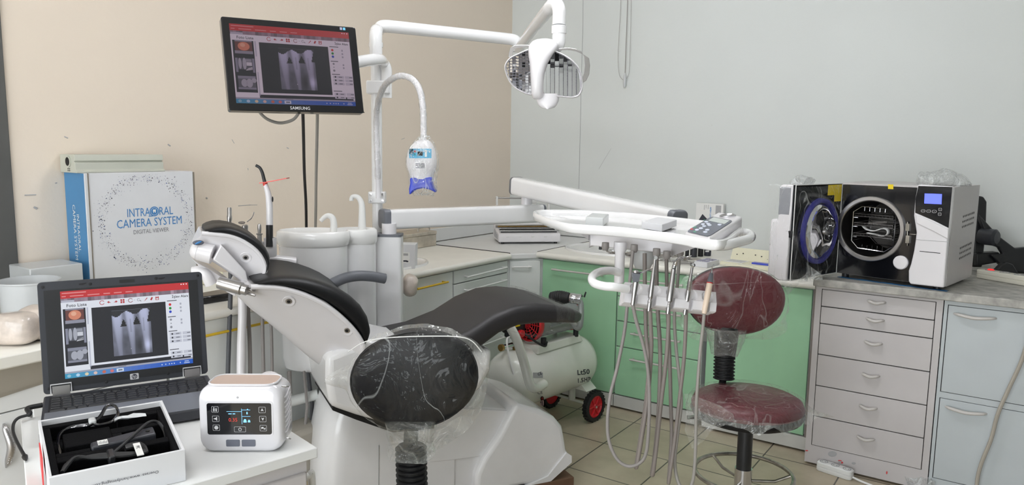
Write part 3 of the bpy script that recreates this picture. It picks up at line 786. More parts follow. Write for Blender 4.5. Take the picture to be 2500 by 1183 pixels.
# lift housing under the seat
build('lift_housing', E3([(798, 868), (797, 930), (807, 994), (872, 1016), (960, 1040), (1040, 1030), (1120, 992), (1175, 950), (1200, 905), (1205, 850), (1150, 858), (1000, 850), (900, 830)], XN - 0.03, 0.38), 'white_enamel', ch, bevel=0.025, seg=3)
build('lift_gap', E3([(812, 990), (872, 1010), (960, 1036), (1060, 1020), (1060, 1045), (960, 1055), (870, 1024), (812, 1001)], XN - 0.05, 0.34), 'gap_dark', ch)
# base
BN = -2.74
pr3 = [(836, 908, .09), (812, 930, .05), (792, 962, .022), (776, 1005, .008), (766, 1060, .0), (760, 1120, .0), (758, 1170, .0), (760, 1240, .0)]
s1 = CP(1.05, 0, 0).dot(AV)
rings = []
for x, y, ins2 in pr3:
    p = atc(x, y, -2.92); s0 = p.dot(AV); ring = []
    hw = 0.19 - ins2 * 0.6
    for k in range(13):
        a = math.pi * (0.5 + k / 12)
        ring.append(CP(s0 + 0.10 + 0.10 * math.cos(a), -2.93 + (hw - 0.0) * math.copysign(abs(math.sin(a)) ** 0.6, math.sin(a)), p.z))
    ring += [CP(s1, -2.93 - hw, p.z), CP(s1, -2.93 + hw, p.z)]
    rings.append(ring)
rings.append([V((p.x, p.y, 0.051)) for p in rings[-1]])
build('pedestal', MB().loft(rings), 'white_enamel', ch, ang=45)
build('pedestal_seam', MB().tube([atc(925, 1086, BN + 0.001), atc(924, 1260, BN + 0.001)], 0.0012, 5), 'paper_grey', ch)
def to_floor(pts, c, z=0.051):
    """close an outline down to the board under the chair"""
    P = [atc(x, y, c) for x, y in pts]
    return P + [V((P[-1].x, P[-1].y, z)), V((P[0].x, P[0].y, z))]
build('base_housing', MB().extr(to_floor([(935, 1050), (1045, 1012), (1120, 990), (1255, 1000), (1262, 1040)], BN - 0.005), LV * -0.36), 'white_enamel', ch, bevel=0.012, seg=3)
build('side_panel', E3([(1046, 1128), (1048, 1016), (1118, 996), (1250, 1003), (1216, 1070), (1180, 1112), (1110, 1122)], BN + 0.004, 0.012), 'white_enamel', ch, bevel=0.003)
ft = [(1163, 1178), (1164, 1160), (1180, 1122), (1218, 1066), (1247, 1010), (1262, 985), (1320, 1000), (1355, 1018), (1374, 1040), (1380, 1070), (1384, 1098), (1393, 1112), (1393, 1124)]
FN = -2.70
build('foot_cover', MB().extr([atc(x, y, FN) for x, y in ft] + [(lambda q: V((q.x, q.y, max(q.z, 0.051))))(atc(x, y, FN)) for x, y in ((1345, 1170), (1290, 1215), (1163, 1240))], LV * -0.44), 'white_enamel', ch, bevel=0.02, seg=4)
build('foot_flange', MB().extr([(lambda q: V((q.x, q.y, max(q.z, 0.051))))(atc(x, y, FN + 0.008)) for x, y in ((1384, 1104), (1396, 1112), (1396, 1128), (1345, 1178), (1290, 1222), (1160, 1246), (1160, 1226), (1285, 1204), (1338, 1162))], LV * -0.45), 'white_enamel', ch, bevel=0.006)
bb2 = MB().hexa([CP(s, t, z) for z in (0.0, 0.05) for s, t in ((0.5, -3.13), (1.60, -3.13), (1.60, -2.69), (0.5, -2.69))])
single('base_board', 'brown board on the floor beneath the dental chair', 'board', bb2, 'board_brown', bevel=0.004)
# armrest on the far side
AR = -3.0
ar = catmull([atc(775, 716, AR), atc(808, 694, AR), atc(840, 679, AR), atc(872, 673, AR), atc(905, 674, AR), atc(936, 679, AR), atc(942, 680, AR)], 6)
k = len(ar)
build('armrest', MB().tube(ar, [0.014 + 0.008 * min(1, i / 6) if i < k - 4 else [0.021, 0.018, 0.012, 0.004][i - k + 4] for i in range(k)], 14), 'grey_plastic', ch)

# ---------------------------------------------------------------- cuspidor unit with pillar and pole
PCx = at(951, 700, D=3.3)
cu = thing('cuspidor_unit', 'white cuspidor unit with round bowl, pillar and tall pole behind the chair', 'cuspidor', (-2.36, 2.05, 0))
B0 = at(762, 562, D=3.08); BZ = B0.z
S0 = at(872, 562, D=3.2)
def lobes(r1, r2, z, dy=0.0):
    pts = []
    c1 = V((B0.x, B0.y, 0)); c2 = V((S0.x, S0.y, 0)); ax = (c2 - c1); L = ax.length; ax.normalize(); pe = V((-ax.y, ax.x, 0))
    # ring round both lobes with a waist between them
    for k in range(64):
        a = 2 * math.pi * k / 64; d = ax * math.cos(a) + pe * math.sin(a)
        best = 0
        # farthest point of the union along the ray from between the centres
        o = c1 + ax * (L * 0.45)
        for c, r in ((c1, r1), (c2, r2)):
            oc = o - c; b5 = oc.dot(d); q = b5 * b5 - (oc.dot(oc) - r * r)
            if q >= 0: best = max(best, -b5 + math.sqrt(q))
        q = V((o.x + d.x * best, o.y + d.y * best, z)); dd2 = (q - o).dot(TO); pts.append(q - TO * (dd2 * 0.28))
    return pts
R1, R2 = 0.150, 0.089
body = MB().loft([lobes(R1 * 0.62, R2 * 0.6, BZ - 0.60), lobes(R1 * 0.86, R2 * 0.86, BZ - 0.585), lobes(R1 * 0.93, R2 * 0.92, BZ - 0.54), lobes(R1 * 0.95, R2 * 0.94, BZ - 0.06)])
build('body', body, 'white_enamel', cu, ang=40)
rim = MB().loft([lobes(R1 * 0.93, R2 * 0.93, BZ - 0.068), lobes(R1 * 1.0, R2 * 1.0, BZ - 0.055), lobes(R1 * 1.03, R2 * 1.03, BZ - 0.03), lobes(R1 * 1.0, R2 * 1.0, BZ - 0.005), lobes(R1 * 0.94, R2 * 0.93, BZ), lobes(R1 * 0.86, R2 * 0.8, BZ - 0.012), lobes(R1 * 0.6, R2 * 0.6, BZ - 0.022), lobes(R1 * 0.3, R2 * 0.3, BZ - 0.024)])
build('bowl', rim, 'ceramic', cu, ang=60)
sp = catmull([at(814, 566, D=3.1), at(815, 548, D=3.1), at(812, 532, D=3.1), at(802, 526, D=3.1), at(792, 530, D=3.1), at(783, 539, D=3.1)], 6)
k = len(sp); build('rinse_spout', MB().tube(sp, [0.0155 - 0.007 * i / (k - 1) for i in range(k)], 14), 'label_white', cu)
sp = catmull([at(884, 560, D=3.19), at(884, 535, D=3.19), at(884, 512, D=3.19), at(882, 494, D=3.19), at(874, 481, D=3.19), at(862, 479, D=3.19), at(858, 485, D=3.19), at(858, 490, D=3.19)], 6)
k = len(sp); build('cup_filler_spout', MB().tube(sp, [0.0175 - 0.0085 * min(1, i / (k * 0.7)) for i in range(k)], 14), 'label_white', cu)
# pillar: slanting edges, dark cap
pa = math.radians(-35)
pu = V((math.cos(pa + 1.2), math.sin(pa + 1.2), 0)); pw2 = V((-pu.y, pu.x, 0))
pz = at(951, 567, D=3.3).z
def pring(z, g=0.0): return [V((PCx.x, PCx.y, z)) + pu * a + pw2 * b4 for a, b4 in roundrect(0.058 + g, 0.042 + g, 0.014)]
build('pillar', MB().loft([pring(0.0), pring(pz - 0.012)]), 'white_enamel', cu)
build('pillar_cap', MB().loft([pring(pz - 0.012, 0.001), pring(pz - 0.001, 0.001)]), 'grey_plastic', cu)
PP = at(921, 470, D=3.33)
build('pole', MB().tube([V((PP.x, PP.y, 0.85)), V((PP.x, PP.y, 2.0))], 0.024, 22), 'white_gloss', cu)
z0, z1 = at(921, 497, D=3.30).z, at(921, 468, D=3.30).z
def oblock(mb, c, hw, hd, z0, z1):
    return mb.hexa([V((c.x, c.y, z)) + RH * a + TO * b4 for z in (z0, z1) for a, b4 in ((-hw, -hd), (hw, -hd), (hw, hd), (-hw, hd))])
cl = build('clamp', oblock(MB(), PP, 0.037, 0.028, z0, z1), 'white_enamel', cu, bevel=0.005)
ms = MB()
for px in (908, 937):
    for py in (474, 490):
        p = at(px, py, D=3.3); p = V((PP.x, PP.y, p.z)) + RH * ((px - 921) * 3.3 / 1800) + TO * 0.028
        ms.use('steel').lathe([(0.006, -0.002), (0.006, 0.004), (0.003, 0.0042), (0.003, 0.001), (0.0003, 0.001)], p, TO, 14)
build('clamp_screw', ms, None, cl)
z0, z1 = at(925, 231, D=3.30).z, at(925, 199, D=3.30).z
build('bracket', oblock(MB(), PP + RH * 0.012, 0.052, 0.032, z0, z1), 'white_enamel', cu, bevel=0.006)
# assistant's holder with the down-pipes
hd = MB()
for i, (px, py) in enumerate(((604, 580), (632, 592), (660, 582))):
    p = at(px, py + 25, D=2.88)
    hd.lathe([(0.021, -0.05), (0.024, -0.045), (0.024, 0.02), (0.0235, 0.024), (0.0185, 0.024), (0.0165, -0.02), (0.0005, -0.02)], p + V((0, 0, 0.02)), (0, 0, 1), 20)
hd.tube([at(596, 625, D=2.90), at(720, 640, D=3.0)], 0.022, 12)
build('instrument_holder', hd, 'white_plastic', cu)
# waste pipe and drains below the bowl
dp = MB()
dp.use('hose_grey').tube([at(706, 905, D=3.0), at(708, 960, D=3.0)], 0.009, 10)
dp.use('hose_dark').tube([at(752, 905, D=3.1), at(756, 940, D=3.1), at(762, 985, D=3.1), at(758, 1080, D=3.1)], 0.008, 10)
dp.use('laminate_grey').tube([at(690, 985, D=3.05), at(775, 962, D=3.1)], 0.022, 14)
dp.use('hose_grey').tube([at(742, 905, D=3.05), at(750, 990, D=3.05), at(740, 1090, D=3.05)], 0.006, 8)
build('drain_pipe', dp, None, cu)
# floor box of the unit
single('junction_box', 'grey plastic utility box on the floor beneath the cuspidor', 'box', MB().extr([(x, y, 0.002) for x, y in ((-2.44, 1.80), (-2.30, 1.80), (-2.30, 2.0), (-2.44, 2.0))], (0, 0, 0.35)), 'skirt_beige', bevel=0.02)

# ---------------------------------------------------------------- operating lamp
la = thing('operating_lamp', 'white dental operating lamp with mirrored reflectors on jointed arm', 'lamp', V((PP.x, PP.y, 2.0)))
DA = 3.33
p1 = [V((PP.x, PP.y, 1.86)), V((PP.x, PP.y, at(920, 90, D=DA).z)), at(923, 74, D=DA), at(932, 65, D=DA), at(946, 64, D=DA)]
a1 = build('lower_arm', MB().tube(catmull(p1, 6) + [at(1090, 79, D=3.52), at(1242, 95, D=3.72)] + catmull([at(1246, 95.5, D=3.725), at(1258, 99, D=3.74), at(1264, 108, D=3.75), at(1266, 124, D=3.75)], 5), 0.0285, 20), 'white_gloss', la)
zc2 = at(920, 115, D=DA).z
build('collar', MB().lathe([(0.029, -0.012), (0.031, -0.01), (0.031, 0.008), (0.029, 0.01)], (PP.x, PP.y, zc2), n=24), 'white_gloss', a1)
a2pts = [at(1266, 118, D=3.74), at(1300, 72, D=3.35), at(1340, 22, D=2.95)] + catmull([at(1344, 17, D=2.92), at(1352, 10, D=2.89), at(1360, 12, D=2.87), at(1365, 26, D=2.86), at(1365, 45, D=2.86)], 6) + [at(1364.5, 62, D=2.86)]
a2 = build('upper_arm', MB().tube(a2pts, [0.024, 0.025] + [0.0265] * (len(a2pts) - 2), 20), 'white_gloss', la)
c0 = at(1364.5, 73, D=2.86)
build('collar', MB().lathe([(0.027, -0.016), (0.0295, -0.014), (0.0295, 0.014), (0.027, 0.016)], c0, n=24), 'white_gloss', a2)
nk = catmull([at(1364.5, 84, D=2.86), at(1364, 100, D=2.86), at(1360, 112, D=2.86), at(1345, 120, D=2.87)], 6)
build('swivel_neck', MB().tube(nk, 0.026, 20), 'white_gloss', la)
HD = 2.80
def H(px, py, dep=0.0): return at(px, py, D=HD + dep)
# spine: arched band in front of the two reflectors
spn = [(1330, 93.5, 6, 0.0), (1329, 95.5, 18, -0.012), (1328, 100, 28, -0.022), (1327, 108, 34.5, -0.034), (1325, 118, 35.5, -0.045), (1319, 136, 29, -0.055), (1315, 156, 22, -0.06), (1312, 180, 17.5, -0.062), (1311.5, 205, 15.5, -0.058), (1312, 225, 15, -0.05), (1312.5, 238, 13, -0.035), (1312.5, 242, 8, -0.02)]
rings = []
for cx2, cy2, hw, dep in spn:
    ring = []
    for k in range(24):
        a = 2 * math.pi * k / 24; e = 0.75
        ex = math.copysign(abs(math.cos(a)) ** e, math.cos(a)); ey = math.copysign(abs(math.sin(a)) ** e, math.sin(a))
        ring.append(H(cx2 + hw * ex, cy2, dep * (0.5 + 0.5 * ey) + 0.045 * (0.5 - 0.5 * ey)))
    rings.append(ring)
build('spine', MB().loft(rings), 'white_plastic', la, ang=60)
def outline(pts, n=6): return catmull([V((x, y, 0)) for x, y in pts], n, closed=True)
lo = outline([(1232, 168), (1240, 146), (1262, 132), (1300, 122), (1308, 175), (1304, 228), (1272, 224), (1246, 203)])
ro = outline([(1322, 150), (1345, 124), (1370, 130), (1396, 146), (1415, 168), (1422, 195), (1420, 224), (1404, 238), (1365, 236), (1322, 230)])
for name, ol in (('left', lo), ('right', ro)):
    cx2 = sum(p.x for p in ol) / len(ol); cy2 = sum(p.y for p in ol) / len(ol)
    def rg(s, dep): return [H(cx2 + (p.x - cx2) * s, cy2 + (p.y - cy2) * s, dep) for p in ol]
    sh = build('reflector_housing', MB().loft([rg(0.88, 0.024), rg(0.935, 0.012), rg(0.945, -0.004), rg(0.97, -0.008), rg(1.0, -0.004), rg(1.02, 0.01), rg(1.0, 0.035), rg(0.75, 0.06), rg(0.3, 0.072)]), 'white_plastic', la, ang=60)
    # faceted mirror: columns of small flat tiles, each tilted its own way
    mm = MB(); rnd = random.Random(5 if name == 'left' else 9)
    inner = [V((cx2 + (p.x - cx2) * 0.92, cy2 + (p.y - cy2) * 0.92, 0)) for p in ol]
    def inside(x, y):
        c = False; j = len(inner) - 1
        for i in range(len(inner)):
            if (inner[i].y > y) != (inner[j].y > y) and x < (inner[j].x - inner[i].x) * (y - inner[i].y) / (inner[j].y - inner[i].y) + inner[i].x: c = not c
            j = i
        return c
    xs0, xs1 = min(p.x for p in inner), max(p.x for p in inner); ys0, ys1 = min(p.y for p in inner), max(p.y for p in inner)
    nx, ny = 9, 15
    for i in range(nx):
        tiltx = (i / (nx - 1) - 0.5) * 0.010
        off = rnd.uniform(-3, 3)
        for j in range(-1, ny + 1):
            xa = xs0 + (xs1 - xs0) * i / nx; xb = xs0 + (xs1 - xs0) * (i + 1) / nx
            ya = ys0 + (ys1 - ys0) * j / ny + off; yb = ys0 + (ys1 - ys0) * (j + 1) / ny + off
            tx5 = (-0.0030 if name == 'left' else 0.0040) + (i / (nx - 1) - 0.5) * 0.0024 + ((i * 7) % 3 - 1) * 0.0006; ty5 = (0.0060 if name == 'left' else 0.0022) - 0.0018 * (j / ny) + rnd.uniform(-0.0002, 0.0002)
            # clip the tile against the outline by sampling its column
            sub = 3
            for q in range(sub):
                yc0 = ya + (yb - ya) * q / sub; yc1 = ya + (yb - ya) * (q + 1) / sub; ym = (yc0 + yc1) / 2
                lo_x, hi_x = xa, xb
                cand = [xa + (xb - xa) * f / 6 for f in range(7)]; ins = [x for x in cand if inside(x, ym)]
                if len(ins) < 2: continue
                x0_, x1_ = ins[0], ins[-1]
                ty = (j / ny - 0.5) * 0.010
                def dp_(x, y): return -0.005 + (x - xa) / max(1, xb - xa) * tx5 + (y - ya) / max(1, yb - ya) * ty5
                mm.poly([H(x0_, yc1, dp_(x0_, yc1)), H(x1_, yc1, dp_(x1_, yc1)), H(x1_, yc0, dp_(x1_, yc0)), H(x0_, yc0, dp_(x0_, yc0))])
    build('mirror', mm, 'mirror', sh, smooth=False, fix=False)
build('switch_bowl', MB().loft([[H(1337 + w3 * math.cos(2 * math.pi * k / 28), y3, 0.012 + 0.03 * math.sin(2 * math.pi * k / 28)) for k in range(28)] for w3, y3 in ((27, 228), (28, 238), (27, 247), (23, 256), (16, 263), (5, 266))]), 'white_plastic', la, ang=60)
def band(pts, hw, dep0):
    rr = []
    for x, y, dx, dy in pts:
        rr.append([H(x - dx, y - dy, dep0), H(x + dx, y + dy, dep0), H(x + dx, y + dy, dep0 + hw), H(x - dx, y - dy, dep0 + hw)])
    return MB().loft(rr)
build('lamp_handle', band([(1296, 113, 0, 3), (1275, 112, 0, 3), (1258, 114, 1, 4), (1249, 120, 4, 3), (1247, 130, 5, 1), (1246, 140, 5, 0)], 0.03, 0.02), 'device_slate' if False else 'steel', la, bevel=0.002)
build('lamp_handle', band([(1364, 121, 0, 2.5), (1385, 119, 0, 3), (1405, 122, 1, 3.5), (1422, 129, 3, 4), (1432, 140, 6, 2), (1434, 160, 6.5, 0), (1432, 180, 6.5, 1), (1426, 194, 5, 3), (1418, 200, 3, 3)], 0.03, 0.02), 'steel', la, bevel=0.002)

# ---------------------------------------------------------------- monitor on the pole
def panel_matrix(O, xd, yd):
    O = V(O); x = V(xd).normalized(); y = V(yd); y = (y - x * y.dot(x)).normalized(); z = x.cross(y)
    return Matrix(((x.x, y.x, z.x, O.x), (x.y, y.y, z.y, O.y), (x.z, y.z, z.z, O.z), (0, 0, 0, 1)))
def xray(u, v):
    """brightness of the tooth film"""
    b4 = 0.50 - 0.16 * v + 0.10 * math.exp(-((u - 0.15) / 0.2) ** 2) + 0.05 * noise.noise(V((u * 9, v * 9, 1)))
    for cx2, w3 in ((0.12, 0.2), (0.45, 0.17), (0.82, 0.19)):
        e = math.exp(-((u - cx2 - 0.06 * v) / (w3 * (1.0 - 0.62 * v))) ** 4)
        b4 = max(b4, e * (0.82 - 0.3 * max(0, v - 0.1)))
    top = 0.10 + 0.05 * math.sin(u * 13) - 0.07 * u
    if v < top: b4 = 0.13
    for cx2, y0, y1, hw in ((0.29, 0.20, 0.37, 0.085), (0.63, 0.15, 0.35, 0.10), (0.985, 0.03, 0.30, 0.08)):
        if y0 < v < y1 and abs(u - cx2) < hw * ((v - y0) / (y1 - y0)) ** 0.8: b4 = 0.07
    b4 += 0.30 * math.exp(-((u - 0.9) / 0.14) ** 2 - ((v - 0.82) / 0.13) ** 2)
    b4 -= 0.20 * math.exp(-((u - 0.66) / 0.12) ** 2 - ((v - 0.8) / 0.2) ** 2) + 0.12 * math.exp(-((u - 0.3) / 0.12) ** 2 - ((v - 0.72) / 0.2) ** 2)
    for cx2 in (0.46, 0.80): b4 -= 0.12 * math.exp(-((u - cx2 - 0.03 * v) / 0.018) ** 2) * (1 if 0.2 < v < 0.5 else 0)
    return max(0.03, min(0.95, b4))
def screen(W, Hh, tint):
    """the dental imaging program on screen: origin top-left of the panel, x right, y down, drawn on z=0"""
    mb = MB()
    def c(r, g, b4): mb.color((r * tint[0], g * tint[1], b4 * tint[2]))
    lay = [0.0]
    def q(u0, v0, u1, v1, z=0.0):
        mb.add([(u0 * W, -v0 * Hh, z), (u1 * W, -v0 * Hh, z), (u1 * W, -v1 * Hh, z), (u0 * W, -v1 * Hh, z)], [(3, 2, 1, 0)])
    def el(u, v, ru, rv, z): mb.add([(u * W + ru * W * math.cos(2 * math.pi * k / 18), -v * Hh + rv * Hh * math.sin(2 * math.pi * k / 18), z) for k in range(18)], [tuple(range(18))])
    Z = 0.0003
    c(238, 240, 248); q(0, 0, 1, 1)
    c(208, 46, 50); q(0, 0, 1, 0.085, Z)
    c(236, 150, 150)
    for u, w3 in ((0.01, 0.03), (0.07, 0.10), (0.20, 0.09), (0.32, 0.05), (0.40, 0.06), (0.49, 0.055)): q(u, 0.055, u + w3, 0.066, 2 * Z)
    q(0.012, 0.018, 0.19, 0.03, 2 * Z)
    c(255, 235, 235)
    for u in (0.935, 0.955, 0.978): q(u, 0.012, u + 0.01, 0.026, 2 * Z)
    for i in range(40):
        g = 150 + 40 * math.sin(i * 1.7) * math.sin(i * 0.6)
        c(g * 0.95, g * 0.82, g * 0.9); q(i / 40, 0.085, (i + 1) / 40, 0.13, Z)
    c(190, 190, 205); q(0.004, 0.105, 0.10, 0.13, 2 * Z)
    c(40, 40, 46)
    mb.text('Foto Liste', (0.115 * W, -0.17 * Hh, 2 * Z), (1, 0, 0), (0, 1, 0), 0.05 * Hh, bold=0.00012)
    mb.text('İşlev Alanı', (0.925 * W, -0.165 * Hh, 2 * Z), (1, 0, 0), (0, 1, 0), 0.042 * Hh, bold=0.00012)
    # toolbar icons
    RED = (190, 40, 48); GRY = (110, 110, 118)
    def ring(u, r, col):
        c(*col); o = []; i2 = []
        for k in range(21):
            a = 0.5 + 5.4 * k / 20
            o.append((u * W + r * Hh * math.cos(a), -0.165 * Hh + r * Hh * math.sin(a), 2 * Z)); i2.append((u * W + r * 0.75 * Hh * math.cos(a), -0.165 * Hh + r * 0.75 * Hh * math.sin(a), 2 * Z))
        mb.add(o + i2, [(k, k + 1, 21 + k + 1, 21 + k) for k in range(20)])
    def tri(pts, col):
        c(*col); mb.add([(u * W, -v * Hh, 2 * Z) for u, v in pts], [tuple(range(len(pts)))])
    ring(0.305, 0.026, RED); ring(0.525, 0.026, (150, 80, 84)); ring(0.588, 0.016, GRY)
    tri([(0.343, 0.165), (0.358, 0.15), (0.358, 0.158), (0.375, 0.175), (0.358, 0.171), (0.358, 0.18)], RED)
    tri([(0.425, 0.165), (0.410, 0.15), (0.410, 0.158), (0.393, 0.175), (0.410, 0.171), (0.410, 0.18)], RED)
    c(*RED)
    for u in (0.446, 0.464):
        for v in (0.143, 0.168): q(u, v, u + 0.014, v + 0.021, 2 * Z)
    c(60, 60, 66); q(0.493, 0.163, 0.497, 0.168, 2 * Z); q(0.555, 0.163, 0.559, 0.168, 2 * Z)
    tri([(0.596, 0.173), (0.606, 0.188), (0.61, 0.184), (0.6, 0.169)], GRY)
    tri([(0.632, 0.188), (0.655, 0.147), (0.66, 0.153), (0.64, 0.182)], RED)
    tri([(0.680, 0.178), (0.692, 0.145), (0.704, 0.152), (0.692, 0.186)], RED)
    c(*RED); q(0.724, 0.145, 0.75, 0.187, 2 * Z); c(240, 240, 245); q(0.729, 0.165, 0.745, 0.181, 3 * Z); q(0.733, 0.147, 0.741, 0.157, 3 * Z)
    # list of thumbnails
    c(26, 27, 36); q(0.012, 0.205, 0.178, 0.862, Z)
    c(150, 150, 165); q(0.03, 0.207, 0.165, 0.222, 2 * Z); q(0.025, 0.338, 0.168, 0.375, 2 * Z)
    c(110, 62, 58); q(0.03, 0.222, 0.165, 0.338, 2 * Z)
    c(224, 140, 110); el(0.098, 0.28, 0.047, 0.055, 3 * Z); c(240, 180, 150); el(0.09, 0.265, 0.02, 0.025, 4 * Z)
    c(140, 142, 160); q(0.022, 0.43, 0.04, 0.61, 2 * Z); q(0.155, 0.43, 0.172, 0.61, 2 * Z)
    c(88, 90, 100); q(0.04, 0.43, 0.155, 0.575, 2 * Z)
    c(176, 178, 190); el(0.057, 0.50, 0.013, 0.07, 3 * Z); el(0.092, 0.50, 0.015, 0.075, 3 * Z)
    c(216, 218, 226); q(0.108, 0.48, 0.15, 0.525, 3 * Z); tri([(0.098, 0.585), (0.118, 0.555), (0.152, 0.54), (0.152, 0.575)], (225, 226, 232))
    c(150, 152, 164); q(0.104, 0.44, 0.148, 0.475, 3 * Z)
    c(140, 142, 158); q(0.03, 0.655, 0.17, 0.69, 2 * Z); q(0.028, 0.80, 0.17, 0.825, 2 * Z)
    c(92, 94, 104); q(0.03, 0.69, 0.17, 0.80, 2 * Z)
    c(176, 178, 190); el(0.078, 0.745, 0.025, 0.05, 3 * Z); el(0.118, 0.745, 0.026, 0.055, 3 * Z); el(0.155, 0.71, 0.02, 0.03, 3 * Z)
    c(196, 198, 212); q(0.186, 0.205, 0.198, 0.9, Z); c(240, 240, 246); q(0.187, 0.40, 0.197, 0.6, 2 * Z)
    # main picture
    c(24, 25, 33); q(0.222, 0.215, 0.802, 0.86, Z)
    n2, m2 = 44, 50; u0, v0, u1, v1 = 0.372, 0.275, 0.675, 0.808
    for i in range(n2):
        for j in range(m2):
            g = 255 * xray((i + 0.5) / n2, (j + 0.5) / m2) ** 0.9
            c(g * 0.90, g * 0.92, min(255, g * 1.05)); q(u0 + (u1 - u0) * i / n2, v0 + (v1 - v0) * j / m2, u0 + (u1 - u0) * (i + 1) / n2, v0 + (v1 - v0) * (j + 1) / m2, 2 * Z)
    c(120, 124, 136); q(0.372, 0.272, 0.675, 0.2745, 2 * Z)
    c(250, 250, 255); tri([(0.505, 0.725), (0.512, 0.74), (0.506, 0.742)], (250, 250, 255))
    # right-hand column
    c(96, 96, 104); q(0.815, 0.205, 0.895, 0.215, Z); q(0.815, 0.40, 0.88, 0.41, Z); q(0.815, 0.575, 0.885, 0.585, Z); q(0.815, 0.80, 0.89, 0.81, Z)
    for v, col in ((0.255, (220, 40, 44)), (0.30, (30, 150, 60)), (0.343, (40, 70, 200))): c(*col); el(0.838, v, 0.011, 0.016, 2 * Z)
    for v in (0.255, 0.30, 0.343, 0.45, 0.49): c(180, 182, 194); q(0.918, v - 0.012, 0.932, v + 0.012, 2 * Z)
    for v, r in ((0.44, 0.009), (0.485, 0.005), (0.53, 0.010)): c(150, 152, 160); el(0.838, v, r, r * 1.5, 2 * Z)
    for v in (0.615, 0.66, 0.705, 0.845, 0.89):
        c(206, 208, 220); q(0.822, v - 0.016, 0.918, v + 0.018, 2 * Z); q(0.928, v - 0.016, 0.995, v + 0.018, 2 * Z)
        c(120, 122, 132); q(0.872, v - 0.004, 0.902, v + 0.006, 3 * Z); q(0.965, v - 0.004, 0.992, v + 0.006, 3 * Z); c(40, 40, 46); el(0.842, v, 0.007, 0.011, 3 * Z)
    # bottom strips and task bar
    c(28, 30, 40); q(0.19, 0.885, 0.985, 0.925, Z)
    c(170, 172, 188); q(0, 0.925, 1, 0.945, Z); c(110, 112, 122); q(0.40, 0.931, 0.46, 0.938, 2 * Z)
    for i in range(20):
        t = i / 20; c(60 + 30 * math.sin(t * 5), 130 + 30 * math.cos(t * 4) - 50 * max(0, t - 0.7), 200); q(t, 0.945, t + 0.05, 1, Z)
    for u, col in ((0.03, (150, 200, 220)), (0.095, (190, 225, 250)), (0.16, (236, 220, 180)), (0.225, (230, 200, 190)), (0.29, (210, 110, 90)), (0.35, (220, 120, 120))): c(*col); el(u, 0.972, 0.014, 0.018, 2 * Z)
    c(222, 232, 246); q(0.385, 0.953, 0.44, 0.993, 2 * Z); c(90, 100, 120); q(0.398, 0.966, 0.43, 0.98, 3 * Z)
    c(214, 226, 244)
    for u in (0.74, 0.77, 0.80, 0.82, 0.84, 0.89): q(u, 0.966, u + 0.008, 0.98, 2 * Z)
    q(0.93, 0.958, 0.965, 0.967, 2 * Z); q(0.925, 0.978, 0.972, 0.987, 2 * Z)
    return mb
mo_bl, mo_br = at(560, 269, D=2.55), at(889, 276, D=2.8)
mo_tl = at(565.5, 43, D=2.585)
MX = panel_matrix(mo_bl, mo_br - mo_bl, mo_tl - mo_bl)
MWd = (mo_br - mo_bl).length; MHt = (mo_tl - mo_bl).length
mon = thing('computer_monitor', 'black computer monitor hanging from the pole above the chair', 'monitor', mo_bl.lerp(mo_br, 0.5))
hb = MB(); hb.X = MX
hb.loft([[(MWd / 2 + a, MHt / 2 + b4, z) for a, b4 in roundrect(MWd / 2 - i2, MHt / 2 - i2, 0.008)] for i2, z in ((0.0, -0.03), (0.0, -0.002), (0.003, 0.0))])
hb.loft([[(MWd / 2 + a, MHt / 2 + b4, z) for a, b4 in roundrect(MWd / 2 - i2, MHt / 2 - i2, 0.02)] for i2, z in ((0.01, -0.03), (0.05, -0.05), (0.09, -0.06))])
build('housing', hb, 'black_gloss', mon, ang=30)
sx0, sy0, sx1, sy1 = 0.052 * MWd, 0.078 * MHt, 0.938 * MWd, 0.93 * MHt
bz = MB(); bz.X = MX
bz.add([(0.003, 0.003, 0.0002), (MWd - 0.003, 0.003, 0.0002), (MWd - 0.003, MHt - 0.003, 0.0002), (0.003, MHt - 0.003, 0.0002), (sx0, sy0, 0.0002), (sx1, sy0, 0.0002), (sx1, sy1, 0.0002), (sx0, sy1, 0.0002)], [(0, 1, 5, 4), (1, 2, 6, 5), (2, 3, 7, 6), (3, 0, 4, 7)])
bz.add([(x, y, 0.004) for x, y in ((0, 0), (MWd, 0), (MWd, 0.004), (0, 0.004))], [(0, 1, 2, 3)])
build('bezel', bz, 'black_gloss', mon, fix=False)
smb = screen(sx1 - sx0, sy1 - sy0, (0.86, 0.78, 0.82))
SX = MX @ Matrix.Translation(V((sx0, sy1, 0.0006)))
smb.v = [SX @ p for p in smb.v]
build('screen', smb, 'screen_dim', mon, fix=False, smooth=False)
def mtext(body, x, y, z, size, M, **kw):
    t = MB(); t.text(body, (x, y, z), (1, 0, 0), (0, 1, 0), size, **kw); t.v = [M @ p for p in t.v]; return t
build('lettering', mtext('SAMSUNG', MWd * 0.505, 0.038 * MHt, 0.0008, 0.016, MX, bold=0.00015), 'icon_grey', mon, fix=False, smooth=False)
stk = MB(); stk.X = MX
for x0, col in ((0.872, 'lilac_foam'), (0.897, 'panel_cyan')):
    stk.use(col).add([(x0 * MWd, 0.955 * MHt, 0.0008), ((x0 + 0.019) * MWd, 0.955 * MHt, 0.0008), ((x0 + 0.019) * MWd, 0.985 * MHt, 0.0008), (x0 * MWd, 0.985 * MHt, 0.0008)], [(0, 1, 2, 3)])
build('sticker', stk, None, mon, fix=False)
mb0 = MX @ V((MWd * 0.62, MHt * 0.52, -0.055))
PB = PP + RH * 0.045
